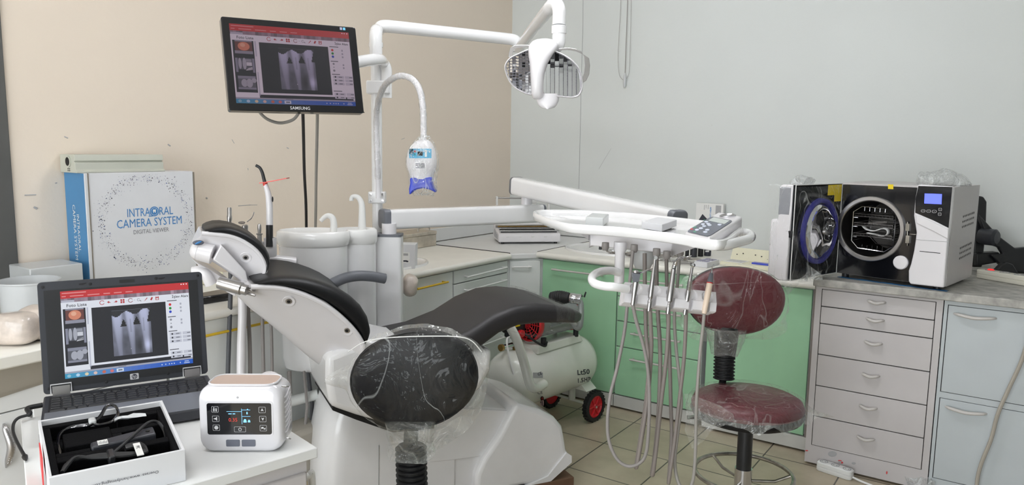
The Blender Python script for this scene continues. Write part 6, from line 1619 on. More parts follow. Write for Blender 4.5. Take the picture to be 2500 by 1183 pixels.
# the opened door
E0 = at(1938, 560, D=3.215); DX = V((E0.x - AO.x, E0.y - AO.y, 0)); DL = DX.length; DX.normalize(); DN = V((-DX.y, DX.x, 0))
if DN.dot(-AX) > 0: DN = -DN                      # inner face looks towards the chamber side
DO = V((AO.x, AO.y, AZ0)) + DX * 0.004
def DP(x, n3, z): return DO + DX * x + DN * n3 + V((0, 0, z))
DH0, DH1 = 0.004, AH - 0.004
dr = build('door', MB().hexa([DP(0.0, -0.012, DH0), DP(DL, -0.012, DH0), DP(DL, 0, DH0), DP(0.0, 0, DH0), DP(0.0, -0.012, DH1), DP(DL, -0.012, DH1), DP(DL, 0, DH1), DP(0.0, 0, DH1)]), 'black_gloss', t, bevel=0.001)
fmx = MB()
for a, b4 in (((0, DH0), (0, DH1)), ((0, DH1), (DL, DH1)), ((DL, DH1), (DL, DH0)), ((DL, DH0), (0, DH0))): fmx.tube([DP(a[0], 0.0, a[1]), DP(b4[0], 0.0, b4[1])], 0.0022, 6)
build('door_edge', fmx, 'label_white', dr)
lowc = [(0.03, DH0), (DL + 0.012, DH0 - 0.003), (DL + 0.014, 0.20), (DL + 0.006, 0.29), (DL + 0.004, DH1), (0.05, DH1)]
build('door_cover', MB().loft([[DP(x, n3, z) for x, z in lowc] for n3 in (-0.012, -0.06)] + [[DP(x * 0.985 + 0.004, -0.075, 0.2 + (z - 0.2) * 0.97) for x, z in lowc]]), 'white_plastic', dr, bevel=0.004)
build('door_bulge', MB().loft([[DP(x, n3, z) for x, z in ((0.05, 0.01), (DL + 0.010, 0.01), (DL + 0.012, 0.16), (DL + 0.008, 0.27), (0.05, 0.27))] for n3 in (-0.06, -0.11)]), 'white_plastic', dr, bevel=0.012, seg=3)
build('door_window', MB().hexa([DP(x, n3, z) for z in (0.29, DH1 - 0.01) for x, n3 in ((DL - 0.10, -0.075), (DL + 0.006, -0.075), (DL + 0.006, -0.018), (DL - 0.10, -0.11))]), 'glass_grey', dr, bevel=0.004)
dcx, dcz = DL * 0.47, 0.212
def dpt(r, n3, k, n=56): a = 2 * math.pi * k / n; return DP(dcx + r * math.cos(a), n3, dcz + r * math.sin(a))
build('door_gasket', MB().loft([[dpt(r, n3, k) for k in range(56)] for r, n3 in ((0.150, 0.0), (0.148, 0.014), (0.138, 0.018), (0.129, 0.014), (0.127, 0.0))], caps=False), 'blue_rubber', dr)
dish = MB().loft([[dpt(r, n3, k) for k in range(56)] for r, n3 in ((0.127, 0.006), (0.115, 0.016), (0.095, 0.019), (0.07, 0.023), (0.05, 0.027), (0.035, 0.029), (0.02, 0.031), (0.001, 0.032))], caps=False).wobble(0.008, 12)
build('door_disc', dish, 'mirror', dr, ang=80)
build('door_bolt', MB().lathe([(0.012, 0.028), (0.012, 0.038), (0.006, 0.042), (0.0005, 0.042)], DP(dcx, 0, dcz), DN, 16), 'steel', dr)
ly = MB()
for x0, x1, z0, z1 in ((0.008, 0.125, DH1 - 0.052, DH1 - 0.005), (0.008, 0.065, DH1 - 0.082, DH1 - 0.052)): ly.hexa([DP(x, n3, z) for z in (z0, z1) for x, n3 in ((x0, 0.0005), (x1, 0.0005), (x1, 0.0018), (x0, 0.0018))])
build('warning_label', ly, 'label_yellow', dr)
build('door_hook', MB().hexa([DP(x, n3, z) for z in (0.195, 0.225) for x, n3 in ((DL - 0.004, -0.03), (DL + 0.012, -0.03), (DL + 0.012, 0.0), (DL - 0.004, 0.0))]), 'dark_plastic', dr, bevel=0.002)
fd = MB().loft([[DP(x, 0.004 + 0.036 * math.exp(-((x - dcx) / 0.16) ** 4) * (1 if 0.03 < z < 0.40 else 0.6), z) for x in [DL * k / 16 for k in range(17)]] for z in [DH0 - 0.006 + (DH1 - DH0) * k / 14 for k in range(15)]], caps=False, close=False).wobble(0.004, 30)
fd.loft([[DP(DL + 0.022 + 0.008 * math.sin(z * 40), n3, z) for n3 in (0.0, -0.04, -0.08, -0.12)] for z in [DH0 + (DH1 - DH0) * k / 14 for k in range(15)]], caps=False, close=False)
build('protective_film', fd, 'film_clear', dr, ang=80)
fd = MB().loft([[DP(DL - 0.02 - 0.16 * k / 8, 0.030 + 0.02 * math.sin(k), DH0 + z * (1 - abs(k - 4) / 5) - 0.005) for k in range(9)] for z in (0, 0.02, 0.05, 0.085)], caps=False, close=False).wobble(0.006, 40)
build('protective_film', fd, 'film_bag', dr, ang=80)
# its three trays, one with a white impression tray
for i, (z, nm) in enumerate(((0.05, 'topmost'), (0.008, 'middle'), (-0.04, 'bottom'))):
    tr2 = MB()
    for r2 in ((0, 0.0), (0, 0.012)):
        rp = [AP(cx0 + a, y, cz0 + z + r2[1]) for a, y in ((-0.083, 0.03), (0.083, 0.03), (0.083, 0.26), (-0.083, 0.26))]
        tr2.tube(rp, 0.0024, 6, closed=True)
    for k in range(12):
        x = -0.083 + 0.166 * k / 11; tr2.tube([AP(cx0 + x, 0.03, cz0 + z + 0.012), AP(cx0 + x, 0.03, cz0 + z), AP(cx0 + x, 0.26, cz0 + z)], 0.0009, 4)
    for k in range(8): y = 0.03 + 0.23 * k / 7; tr2.tube([AP(cx0 - 0.083, y, cz0 + z), AP(cx0 + 0.083, y, cz0 + z)], 0.0009, 4)
    single('sterilizer_tray', nm + ' wire tray inside the open autoclave chamber', 'tray', tr2, 'steel', group='wire trays in the autoclave')
sl2 = catmull([AP(cx0 + a, 0.07, cz0 + b4) for a, b4 in ((-0.065, 0.002), (-0.045, -0.014), (-0.01, -0.018), (0.025, -0.004), (0.045, -0.008), (0.047, -0.024), (0.03, -0.034), (-0.01, -0.030), (-0.04, -0.026))], 6)
mb = MB()
mb.loft([[p + AY * y for p in sl2] for y in (0, 0.05)], caps=False, close=False)
single('impression_tool', 'curled white strip lying on the bottom autoclave tray', 'dental tool', mb, 'label_white', solid=0.004, ang=80)
tg = MB()
for k in range(4): tg.tube(catmull([AP(cx0 - 0.04 + k * 0.012, 0.08, cz0 + 0.016), AP(cx0 - 0.01 + k * 0.012, 0.10 + 0.01 * k, cz0 + 0.022), AP(cx0 + 0.04 - 0.004 * k, 0.09, cz0 + 0.028)], 4), 0.004, 8)
single('instrument_bundle', 'grey instruments lying together on the middle autoclave tray', 'dental instruments', tg, 'hose_grey')
# film lumps on top
def lump(name, label, c, sx, sy, sz, m, seed, parent=None, cat='plastic bag', amp=0.02, fr=14):
    mb = MB().ell(c, RH * sx, TO * sy, V((0, 0, sz)), 40, 22)
    s = len(mb.v)
    zb = c.z - sz * 0.55
    out = []
    for p in mb.v:
        d = V(noise.noise_vector(p * fr + V((seed, seed, seed)))) * amp * 1.5 + V(noise.noise_vector(p * fr * 2.6 + V((seed, 0, seed)))) * amp * 0.45
        q = p + d; q.z = max(q.z, zb); out.append(q)
    mb.v = out
    return single(name, label, cat, mb, m, smooth=False)
ct = AP(0.37, 0.14, AH + 0.022); lump('plastic_bag', 'crumpled clear plastic on top of the autoclave', ct, 0.115, 0.07, 0.040, 'film_bag', 3.1)
ct = DP(DL * 0.75, -0.03, DH1 + 0.014); lump('plastic_bag', 'small tuft of clear plastic on top of the open autoclave door', ct, 0.06, 0.03, 0.026, 'film_bag', 7.7)
single('blue_cloth', 'thin blue cloth under the front of the autoclave', 'cloth', MB().loft([[AP(x, y, -0.0142 + 0.0008 * math.sin(x * 60)) for x in [0.01 + 0.46 * k / 20 for k in range(21)]] for y in (-0.015, 0.0, 0.02)], caps=False, close=False), 'blue_sheet', solid=0.001)

# black bracket and power strip to the right of the autoclave
bk = thing('monitor_bracket', 'black metal bracket leaning beside the autoclave at the right edge', 'bracket', at(2440, 668, Z=0.915))
def slab(pts, d, th, m, name, parent, bevel=0.006):
    return build(name, MB().extr([at(x, y, D=d) for x, y in pts], -TO * th), m, parent, bevel=bevel)
slab([(2388, 484), (2392, 478), (2402, 480), (2410, 492), (2408, 560), (2400, 640), (2398, 652), (2376, 652), (2379, 600)], 3.70, 0.06, 'charcoal_plastic' if False else 'dark_plastic', 'upright', bk)
slab([(2386, 516), (2398, 530), (2440, 576), (2480, 606), (2500, 604), (2540, 600), (2540, 668), (2460, 664), (2420, 622), (2450, 620), (2440, 604), (2420, 598)], 3.66, 0.03, 'dark_plastic', 'diagonal_arm', bk)
slab([(2384, 618), (2440, 615), (2446, 632), (2440, 640), (2384, 650)], 3.68, 0.05, 'dark_plastic', 'lower_arm', bk)
build('knob', MB().lathe([(0.038, -0.04), (0.041, -0.03), (0.041, 0.03), (0.03, 0.04), (0.0005, 0.042)], at(2414, 578, D=3.66), TO + RH * 0.6, 22), 'charcoal_plastic', bk)
slab([(2430, 663), (2447, 645), (2460, 640), (2474, 645), (2488, 668), (2430, 668)], 3.58, 0.03, 'dark_plastic', 'clamp', bk)
def strip(name, label, a, b4, wid, hgt, n, parent_mats, up=V((0, 0, 1)), lamp=None):
    a = V(a); b4 = V(b4); d = (b4 - a).normalized(); s = V((-d.y, d.x, 0))
    t = thing(name, label, 'power strip', (a + b4) / 2, 0)
    L = (b4 - a).length; c = (a + b4) / 2
    def P(x, y, z): return c + d * x + s * y + V((0, 0, z))
    body = MB().loft([[P(x, y, z) for x, y in roundrect(L / 2 - g, wid / 2 - g, wid * 0.3)] for g, z in ((0.002, 0.001), (0, 0.004), (0, hgt * 0.45), (0.003, hgt * 0.5), (0.0, hgt * 0.55), (0, hgt - 0.004), (0.004, hgt))])
    bo3 = build('housing', body, 'cream_plastic' if lamp else 'laminate_white', t, ang=40)
    for i in range(n):
        x = -L / 2 + L * (i + 0.5) / n + (0.02 if lamp else 0)
        build('socket', MB().use('paper_grey').lathe([(wid * 0.36, -0.001), (wid * 0.37, 0.002), (wid * 0.31, 0.0015), (wid * 0.3, -0.0005)], P(x, 0, hgt), (0, 0, 1), 20).use('gap_dark').disc(P(x - 0.007, 0, hgt + 0.0008), (0, 0, 1), 0.0025, 8).disc(P(x + 0.007, 0, hgt + 0.0008), (0, 0, 1), 0.0025, 8), None, bo3, fix=False)
    if lamp: build('switch_light', MB().ell(P(-L / 2 + 0.055, 0, hgt + 0.002), d * 0.016, s * 0.01, V((0, 0, 0.006)), 14, 8), 'red_light', bo3)
    return t
pa0 = at(2379, 677, Z=0.9135); pa1 = at(2560, 708, Z=0.9135); pd = (pa1 - pa0).normalized(); ps = V((-pd.y, pd.x, 0))
strip('power_strip', 'cream power strip with red switch on the worn worktop', pa0 + ps * 0.03, pa1 + ps * 0.03, 0.06, 0.042, 5, None, lamp=True)
qa0 = at(1991, 1146, Z=0.0); qa1 = at(2076, 1174, Z=0.0); qd = (qa1 - qa0).normalized(); qs = V((-qd.y, qd.x, 0))
qo = V((0, 0.0, 0))
strip('power_strip', 'white three-socket power strip on the floor before the drawers', qa0 + qs * 0.022 + qo, qa1 + qs * 0.022 + qo, 0.05, 0.044, 3, None)
loose('power_lead', 'white lead running along the floor from the power strip', [qa1 + qd * 0.002 + qs * 0.02 + V((0, 0, 0.014)), qa1 + qd * 0.06 + qs * 0.02 + V((0, 0, 0.006)), qa1 + qd * 0.25 + qs * 0.0 + V((0, 0, 0.006)), qa1 + qd * 0.5 + qs * -0.05 + V((0, 0, 0.006))], 0.005, 'label_white')
loose('cable', 'beige cable hanging in front of the right-hand cabinet doors', [at(2560, 720, Y=3.56), at(2520, 800, Y=3.565), at(2494, 880, Y=3.585), at(2462, 950, Y=3.59), at(2436, 1010, Y=3.59), at(2420, 1070, Y=3.59), at(2396, 1130, Y=3.59), at(2386, 1170, Y=3.59), at(2384, 1210, Y=3.58)], 0.0075, 'skirt_beige')
ct = at(2262, 1180, Z=0.03); lump('plastic_bag', 'crumpled clear plastic on the floor below the metal cabinets', ct, 0.095, 0.045, 0.05, 'film_bag', 5.3, amp=0.03)

# pull cords of the blind on the white wall
pcd = thing('blind_cord', 'thin pull cord with clear tassel hanging on the white wall', 'cord', at(1526, 212, Y=YW - 0.03))
for pts in (((1518, -60), (1515, 20), (1510, 110), (1509, 155), (1513, 185), (1524, 197)), ((1533, -60), (1532, 10), (1529, 90), (1526, 178)), ((1541, -60), (1540, 60), (1538, 130), (1536, 175), (1530, 192))):
    build('cord', MB().tube(catmull([at(x, y, Y=YW - 0.02) for x, y in pts], 5), 0.0022 if pts[0][0] == 1533 else 0.0012, 6), 'hose_grey', pcd)
build('tassel', MB().lathe([(0.004, 0.045), (0.009, 0.03), (0.010, -0.035), (0.007, -0.045)], at(1525, 196, Y=YW - 0.022), (0, 0, 1), 14), 'frost_plastic', pcd)

# ---------------------------------------------------------------- things on the right worktop
ZR2 = ZR + 0.0006
# heap of forceps
rf = random.Random(4)
def forceps_mb(L, sp):
    mb = MB()
    for s in (-1, 1):
        mb.tube(catmull([V((-L / 2, s * sp, 0)), V((-L * 0.25, s * sp * 1.15, 0.002)), V((0.0, s * sp * 0.55, 0.001)), V((L * 0.2, -s * sp * 0.15, 0.001)), V((L * 0.33, -s * sp * 0.5, 0.003)), V((L / 2, -s * sp * 0.1, 0.012))], 4), [0.0035] * 8 + [0.0048] * 6 + [0.0035] * 5 + [0.002] * 2, 8)
    mb.lathe([(0.006, -0.006), (0.0065, 0.006)], (L * 0.16, 0, 0.001), (0, 0, 1), 12)
    return mb
fsrc = None
for i in range(18):
    px = 1500 + i * 12.2 + rf.uniform(-6, 6); py = 620 + i * 1.35 + rf.uniform(-7, 6)
    if i < 3: px = 1494 + i * 25; py = 620 + i * 4
    p = at(px, py, Z=ZR2)
    if fsrc is None:
        fsrc = build('forceps', forceps_mb(0.155, 0.011), 'steel', None); o = fsrc
        tagit(o, 'steel forceps in the heap on the cream worktop behind the hoses', 'forceps', 'forceps heaped on the worktop')
    else: o = fsrc.copy(); COL.objects.link(o)
    o.location = (p.x, min(p.y, YW - 0.15), ZR + 0.0055 + (i % 3) * 0.008); o.rotation_euler = (rf.uniform(-0.1, 0.1), rf.uniform(-0.06, 0.06), rf.uniform(-0.7, 0.9) + (math.pi if i % 4 == 0 else 0))
# white box with foam insert
o = at(1694, 650, Z=ZR2); e1 = at(1726, 654, Z=ZR2) - o; e2 = V((-e1.y, e1.x, 0)).normalized() * 0.15; up3 = V((0, 0, 0.030))
t = thing('instrument_case', 'white open case with lilac foam insert on the worktop', 'case', o + e1 * 0.5)
build('case', MB().hexa([o, o + e1, o + e1 + e2, o + e2, o + up3, o + e1 + up3, o + e1 + e2 + up3, o + e2 + up3]), 'carton_white', t, bevel=0.002)
fo = MB()
for a0, a1, b0, b1 in ((0.1, 0.4, 0.08, 0.7), (0.5, 0.9, 0.1, 0.35), (0.5, 0.9, 0.5, 0.9), (0.12, 0.4, 0.78, 0.93)):
    fo.hexa([o + e1 * a + e2 * b5 + V((0, 0, z)) for z in (0.0295, 0.032) for a, b5 in ((a0, b0), (a1, b0), (a1, b1), (a0, b1))])
build('foam_insert', fo, 'lilac_foam', t)
# cream case with its lid standing behind
o = at(1757, 647, Z=ZR2); e1 = at(1880, 662, Z=ZR2) - o; e2 = V((-e1.y, e1.x, 0)).normalized() * 0.13
t = thing('bur_case', 'cream open case with labels and blue insert beside the autoclave door', 'case', o + e1 * 0.5)
cbx = build('tray', MB().hexa([o, o + e1, o + e1 + e2, o + e2] + [q + V((0, 0, 0.022)) for q in (o, o + e1, o + e1 + e2, o + e2)]), 'box_yellow', t, bevel=0.002)
ld3 = build('lid', MB().hexa([o + e2 + V((0, 0, 0.02)), o + e1 + e2 + V((0, 0, 0.02)), o + e1 + e2 * 1.08 + V((0, 0, 0.02)), o + e2 * 1.08 + V((0, 0, 0.02))] + [q + e2 * 0.25 + V((0, 0, 0.085)) for q in (o + e2, o + e1 + e2, o + e1 + e2 * 1.08, o + e2 * 1.08)]), 'box_yellow', t, bevel=0.002)
lb2 = MB()
lb2.use('label_white').hexa([o + e1 * a + e2 * b5 + V((0, 0, z)) for z in (0.0215, 0.0235) for a, b5 in ((0.04, 0.12), (0.42, 0.12), (0.42, 0.9), (0.04, 0.9))])
for k in range(6): lb2.use('paper_grey').hexa([o + e1 * a + e2 * b5 + V((0, 0, z)) for z in (0.0234, 0.0242) for a, b5 in ((0.07, 0.22 + k * 0.11), (0.39, 0.22 + k * 0.11), (0.39, 0.25 + k * 0.11), (0.07, 0.25 + k * 0.11))])
lb2.use('blue_plastic').hexa([o + e1 * a + e2 * b5 + V((0, 0, z)) for z in (0.0215, 0.030) for a, b5 in ((0.58, 0.3), (0.92, 0.3), (0.92, 0.62), (0.58, 0.62))])
build('insert', lb2, None, cbx, bevel=0.0006)
hk2 = MB()
for k in range(7): hk2.ell(o + e1 * (0.12 + 0.125 * k) + e2 * (1.0 + 0.1) + V((0, 0, 0.05 + 0.012 * math.sin(k * 2.3))), e1.normalized() * 0.004, e2.normalized() * 0.004, V((0, 0, 0.003)), 8, 5)
build('bur', hk2, 'print_dark', ld3)
# dark bottles behind
for i, (px, w2, m2, lab) in enumerate(((1677, 0.011, 'black_rubber', 'narrow black bottle leftmost of the row under the tray'), (1693, 0.021, 'charcoal_plastic', 'wide black bottle second in the row under the tray'), (1710, 0.016, 'black_rubber', 'black bottle third in the row under the tray'), (1727, 0.021, 'print_dark', 'navy bottle rightmost of the row under the tray'))):
    p = at(px, 628 - i * 1.5, Z=ZR2)
    t = thing('bottle', lab, 'bottle', p, 0, 'dark bottles behind the forceps')
    b5 = build('body', MB().lathe([(w2 * 0.95, 0), (w2, 0.004), (w2, 0.075), (w2 * 0.8, 0.086), (w2 * 0.45, 0.09)], p, (0, 0, 1), 20), m2, t)
    build('cap', MB().lathe([(w2 * 0.55, 0.088), (w2 * 0.55, 0.108), (w2 * 0.45, 0.11)], p, (0, 0, 1), 16), 'dark_plastic', t)
    if i == 3: build('label', MB().add(*decal(MB().lathe([(w2 * 1.0, 0.004), (w2, 0.075)], p, (0, 0, 1), 20), 1722, 611, 1731, 614.5, 3, 1, 0.0008)), 'label_white', b5, fix=False)
# apex locator carton on end against the wall
ya = YW - 0.055
q0 = at(1697, 560, Y=ya); q1 = at(1763, 560, Y=ya); zt2 = at(1740, 497, Y=ya).z
t = thing('apex_locator_box', 'white upright carton with sideways print standing against the white wall', 'box', V(((q0.x + q1.x) / 2, ya + 0.02, ZR2)))
cbx = build('carton', MB().box((q0.x, ya, ZR2), (q1.x, YW - 0.022, zt2)), 'label_white', t, bevel=0.0015)
def wall_text(body, px, py, size, m, **kw):
    p = at(px, py, Y=ya - 0.0008); tb2 = MB(); tb2.text(body, p, (0, 0, -1), (1, 0, 0), size, align='LEFT', **kw); build('lettering', tb2, m, cbx, fix=False, smooth=False)
wall_text('APEX LOCATOR', 1735, 505, 0.0125, 'print_blue', sx=1.25, bold=0.0004)
for x, s in ((1729.5, 'Precise'), (1724.5, 'Smart'), (1720, 'Practical')): wall_text(s, x, 500, 0.0088, 'print_dark')
g0 = at(1747.5, 501, Y=ya - 0.001); g1 = at(1759, 535, Y=ya - 0.001)
build('print_strip', MB().box((g0.x, ya - 0.0012, g1.z - 0.1), (g1.x, ya + 0.001, g0.z)), 'paper_grey', cbx)
pc3 = [at(x, y, Y=ya - 0.001) for x, y in ((1715, 522), (1731, 539), (1719, 556), (1706, 536))]
build('print_picture', MB().use('print_dark').extr(pc3, (0, 0.002, 0)).use('button_green').extr([p.lerp(sum(pc3, V()) / 4, 0.55) + V((0.008, -0.0008, -0.008)) for p in pc3], (0, 0.0008, 0)), None, cbx)
# ---------------------------------------------------------------- things in the corner and on the left worktop
sa = math.radians(43.8); SXd = V((math.cos(sa), math.sin(sa), 0)); SYd = V((-SXd.y, SXd.x, 0)); SO = V((-2.815, 3.925, 0.8605))
def SP(x, y, z): return SO + SXd * x + SYd * y + V((0, 0, z))
t = thing('pouch_sealer', 'white sealing machine with roll holder in the corner', 'sealing machine', SP(0.21, 0.1, 0))
pf = [(0.0, 0.012), (0.0, 0.05), (0.012, 0.068), (0.04, 0.074), (0.14, 0.085), (0.23, 0.13), (0.26, 0.13), (0.28, 0.12), (0.28, 0.012)]
bo = build('housing', MB().loft([[SP(x, y, z) for y, z in pf] for x in (0.0, 0.42)]), 'white_plastic', t, bevel=0.008, seg=3)
build('sealing_bed', MB().hexa([SP(x, y, z) for x, y, z in ((0.02, 0.035, 0.0735), (0.40, 0.035, 0.0735), (0.40, 0.135, 0.086), (0.02, 0.135, 0.086), (0.02, 0.035, 0.078), (0.40, 0.035, 0.078), (0.40, 0.135, 0.090), (0.02, 0.135, 0.090))]), 'dark_plastic', bo)
for y, z, m2 in ((0.03, 0.085, 'chrome'), (0.075, 0.096, 'chrome'), (0.12, 0.104, 'brass')):
    build('guide_rod', MB().cyl(SP(0.01, y, z), SP(0.41, y, z), 0.0045, n=10), m2, bo)
build('sealing_bar', MB().hexa([SP(x, y, z) for z in (0.095, 0.112) for x, y in ((0.0, 0.15), (0.42, 0.15), (0.42, 0.17), (0.0, 0.17))]), 'steel', bo, bevel=0.002)
vt = MB()
for k in range(5): vt.hexa([SP(x, y, z) for z in (0.028 + k * 0.0 + 0.0 * k, 0.05 + k * 0.008) for x, y in ((-0.002, 0.05 + k * 0.035), (-0.002, 0.06 + k * 0.035), (0.003, 0.06 + k * 0.035), (0.003, 0.05 + k * 0.035))])
build('side_vent', vt, 'paper_grey', bo)
for k in range(4): build('button', MB().ell(SP(0.06 + k * 0.085, -0.001, 0.05), SXd * 0.012, SYd * 0.003, V((0, 0, 0.003)), 12, 6), 'label_white', bo)
ft2 = MB()
for x in (0.03, 0.39):
    for y in (0.03, 0.25): ft2.cyl(SP(x, y, 0), SP(x, y, 0.014), 0.012, n=12)
build('foot', ft2, 'dark_plastic', t)
rs2 = MB(); z9 = 0.288
for x in (0.02, 0.385): rs2.hexa([SP(x + dx, 0.25 + dy, z) for z in (0.12, z9 + 0.012) for dx, dy in ((-0.006, -0.012), (0.006, -0.012), (0.006, 0.012), (-0.006, 0.012))])
build('roll_stand', rs2, 'label_white', t, bevel=0.002)
build('roll_bar', MB().cyl(SP(0.01, 0.25, z9), SP(0.395, 0.25, z9), 0.0055, n=12), 'steel', t)
build('pouch_roll', MB().use('label_white').lathe([(0.014, 0), (0.034, 0), (0.034, 0.05), (0.014, 0.05)], SP(0.245, 0.25, z9 - 0.008), SXd, 26).use('skirt_beige').lathe([(0.013, -0.001), (0.033, -0.001)], SP(0.245, 0.25, z9 - 0.008), SXd, 26, caps=False), None, t)
# steel box by the wall
xs0 = -3.06
p0 = at(984, 590, X=xs0); p1 = at(1065.5, 590, X=xs0); zt3 = at(1066, 562.5, X=xs0).z
t = thing('metal_box', 'shiny metal instrument box against the beige wall beside the pillar', 'box', V((xs0 - 0.07, (p0.y + p1.y) / 2, ZL)))
mb = MB().box((XW + 0.012, p0.y, ZL + 0.001), (xs0, p1.y, zt3 - 0.022))
build('body', mb, 'foil_metal', t, bevel=0.004)
lo2 = build('lid', MB().box((XW + 0.010, p0.y - 0.002, zt3 - 0.022), (xs0 + 0.003, p1.y + 0.002, zt3)), 'foil_metal', t, bevel=0.004)
build('lid_handle', MB().tube(catmull([V((xs0 - 0.05, p1.y - 0.12, zt3)), V((xs0 - 0.05, p1.y - 0.11, zt3 + 0.02)), V((xs0 - 0.05, p1.y - 0.02, zt3 + 0.02)), V((xs0 - 0.05, p1.y - 0.01, zt3))], 4), 0.004, 8), 'worn_steel', lo2)
o = at(1013, 655.5, Z=ZL + 0.0008); zt4 = at(1016, 596, D=(o - EYE).dot(CF)).z
o2 = o - RH * 0.16; e2 = -TO * 0.09; up3 = V((0, 0, zt4 - ZL)); g3 = RH * 0.004
t = thing('carton', 'plain white carton with grey label beside the pillar', 'box', o - RH * 0.08)
cbx = build('body', MB().hexa([o2, o, o + e2, o2 + e2, o2 + up3, o + g3 + up3, o + g3 + e2 + up3, o2 + e2 + up3]), 'carton_white', t, bevel=0.0015)
lb3 = MB()
for x0, x1, z0, z1, m2 in ((-0.075, -0.028, 0.03, 0.085, 'label_white'), (-0.07, -0.035, 0.068, 0.08, 'paper_grey'), (-0.07, -0.04, 0.036, 0.044, 'print_dark'), (-0.045, -0.034, 0.034, 0.042, 'print_dark')):
    w3 = 0.0008 if m2 == 'label_white' else 0.0014
    lb3.use(m2).hexa([o + RH * x + TO * d + V((0, 0, z)) for z in (z0, z1) for x, d in ((x0, 0.0), (x1, 0.0), (x1, w3), (x0, w3))])
build('label', lb3, None, cbx)
ct = at(1000, 695, D=3.42); mb = MB().ell(ct, RH * 0.040, TO * 0.04, V((0, 0, 0.052)), 26, 16).wobble(0.008, 24)
single('wrapped_bundle', 'brown bundle in clear wrap on the right flank of the pillar', 'bundle', mb, 'wrapped_tan', ang=60)
# carton of the camera, on a flat cream case
XB2 = -3.05; yb0 = 1.44; zb0, zb1 = 0.912, 1.372
single('flat_case', 'flat cream case lying under the printed carton', 'case', MB().box((XW + 0.006, 1.42, ZL + 0.0006), (-2.99, 2.0, zb0 - 0.0006)), 'box_yellow', bevel=0.004)
t = thing('camera_carton', 'square white carton printed with blue dots and INTRAORAL CAMERA SYSTEM lettering', 'box', V((XB2 - 0.08, 1.67, zb0)))
bw3 = 1.905
cbx = build('carton', MB().box((XW + 0.008, yb0, zb0), (XB2, bw3, zb1)), 'carton_white', t, bevel=0.002)
build('lid_edge', MB().box((XB2 - 0.01, bw3, zb0 + 0.004), (XB2 + 0.002, bw3 + 0.006, zb1 - 0.004)), 'carton_edge', cbx)
build('lid_edge', MB().box((XB2 - 0.012, yb0 + 0.012, zb0), (XB2 + 0.003, yb0 + 0.015, zb1)), 'carton_edge', cbx)
build('spine', MB().box((XW + 0.008, yb0 - 0.0012, zb0 + 0.001), (XB2 - 0.004, yb0 + 0.0005, zb1 - 0.001)), 'box_blue', cbx)
fx = XB2 + 0.0008; cy, cz = 1.69, 1.168
def btext(body, y, z, size, m, **kw):
    tb2 = MB(); tb2.text(body, (fx, y, z), (0, 1, 0.0), (0, 0, 1), size, **kw); build('lettering', tb2, m, cbx, fix=False, smooth=False)
btext('INTRA', 1.650, cz + 0.034, 0.050, 'print_blue', fit=0.098)
btext('RAL', 1.771, cz + 0.034, 0.050, 'print_blue', fit=0.062)
btext('CAMERA SYSTEM', 1.700, cz - 0.010, 0.050, 'print_blue', fit=0.285)
btext('DIGITAL VIEWER', 1.702, cz - 0.047, 0.025, 'print_grey', fit=0.156)
EY, EZ = 1.719, cz + 0.036
em = MB().use('print_blue').disc((fx, EY, EZ), (1, 0, 0), 0.021, 28, 0.0165).disc((fx, EY, EZ), (1, 0, 0), 0.0145, 24)
tooth = [(-0.006, 0.008), (-0.003, 0.009), (0, 0.007), (0.003, 0.009), (0.006, 0.008), (0.0065, 0.001), (0.004, -0.009), (0.0015, -0.001), (-0.0015, -0.001), (-0.004, -0.009), (-0.0065, 0.001)]
em.use('label_white').poly([(fx + 0.0008, EY + a, EZ + b5) for a, b5 in tooth])
em.use('print_blue').poly([(fx, EY - 0.026, EZ - 0.021), (fx, EY - 0.008, EZ - 0.021), (fx, EY - 0.008, EZ - 0.0175), (fx, EY - 0.026, EZ - 0.0175)])
build('emblem', em, None, cbx, fix=False, smooth=False)
dts = MB(); rd = random.Random(3)
for k in range(900):
    a = rd.uniform(0, 2 * math.pi); r = 0.188 + rd.gauss(0, 0.015); s = rd.choice((0.0008, 0.001, 0.0012, 0.0017, 0.0024)) * rd.uniform(0.7, 1.1)
    y, z = cy + r * 1.03 * math.cos(a), cz + r * 0.97 * math.sin(a)
    if zb0 + 0.01 < z < zb1 - 0.01 and yb0 + 0.02 < y < bw3 - 0.01:
        dts.use(rd.choice(('dots_blue', 'print_grey', 'print_dark', 'lilac_foam'))).disc((fx, y, z), (1, 0, 0), s, 6)
build('dot_ring', dts, None, cbx, fix=False, smooth=False)
for body, xo in (('INTRAORAL', -0.112), ('CAMERA SYSTEM', -0.142)):
    tb2 = MB(); tb2.text(body, (XB2 + xo + 0.045, yb0 - 0.0022, 1.13), (0, 0, -1), (1, 0, 0), 0.030 if body != 'INTRAORAL' else 0.028); build('lettering', tb2, 'lilac_foam' if False else 'label_white', cbx, fix=False, smooth=False)
ic = MB()
for k in range(3): ic.lathe([(0.009, 0), (0.009, 0.001), (0.006, 0.001)], (XB2 - 0.13 + 0.03 * k, yb0 - 0.0014, 0.985 + 0.004 * (k % 2)), (0, -1, 0), 12)
for k in range(5): ic.box((XB2 - 0.125 + 0.012 * k, yb0 - 0.002, 0.945), (XB2 - 0.117 + 0.012 * k, yb0 - 0.0012, 0.965))
build('spine_icon', ic, 'label_white', cbx)
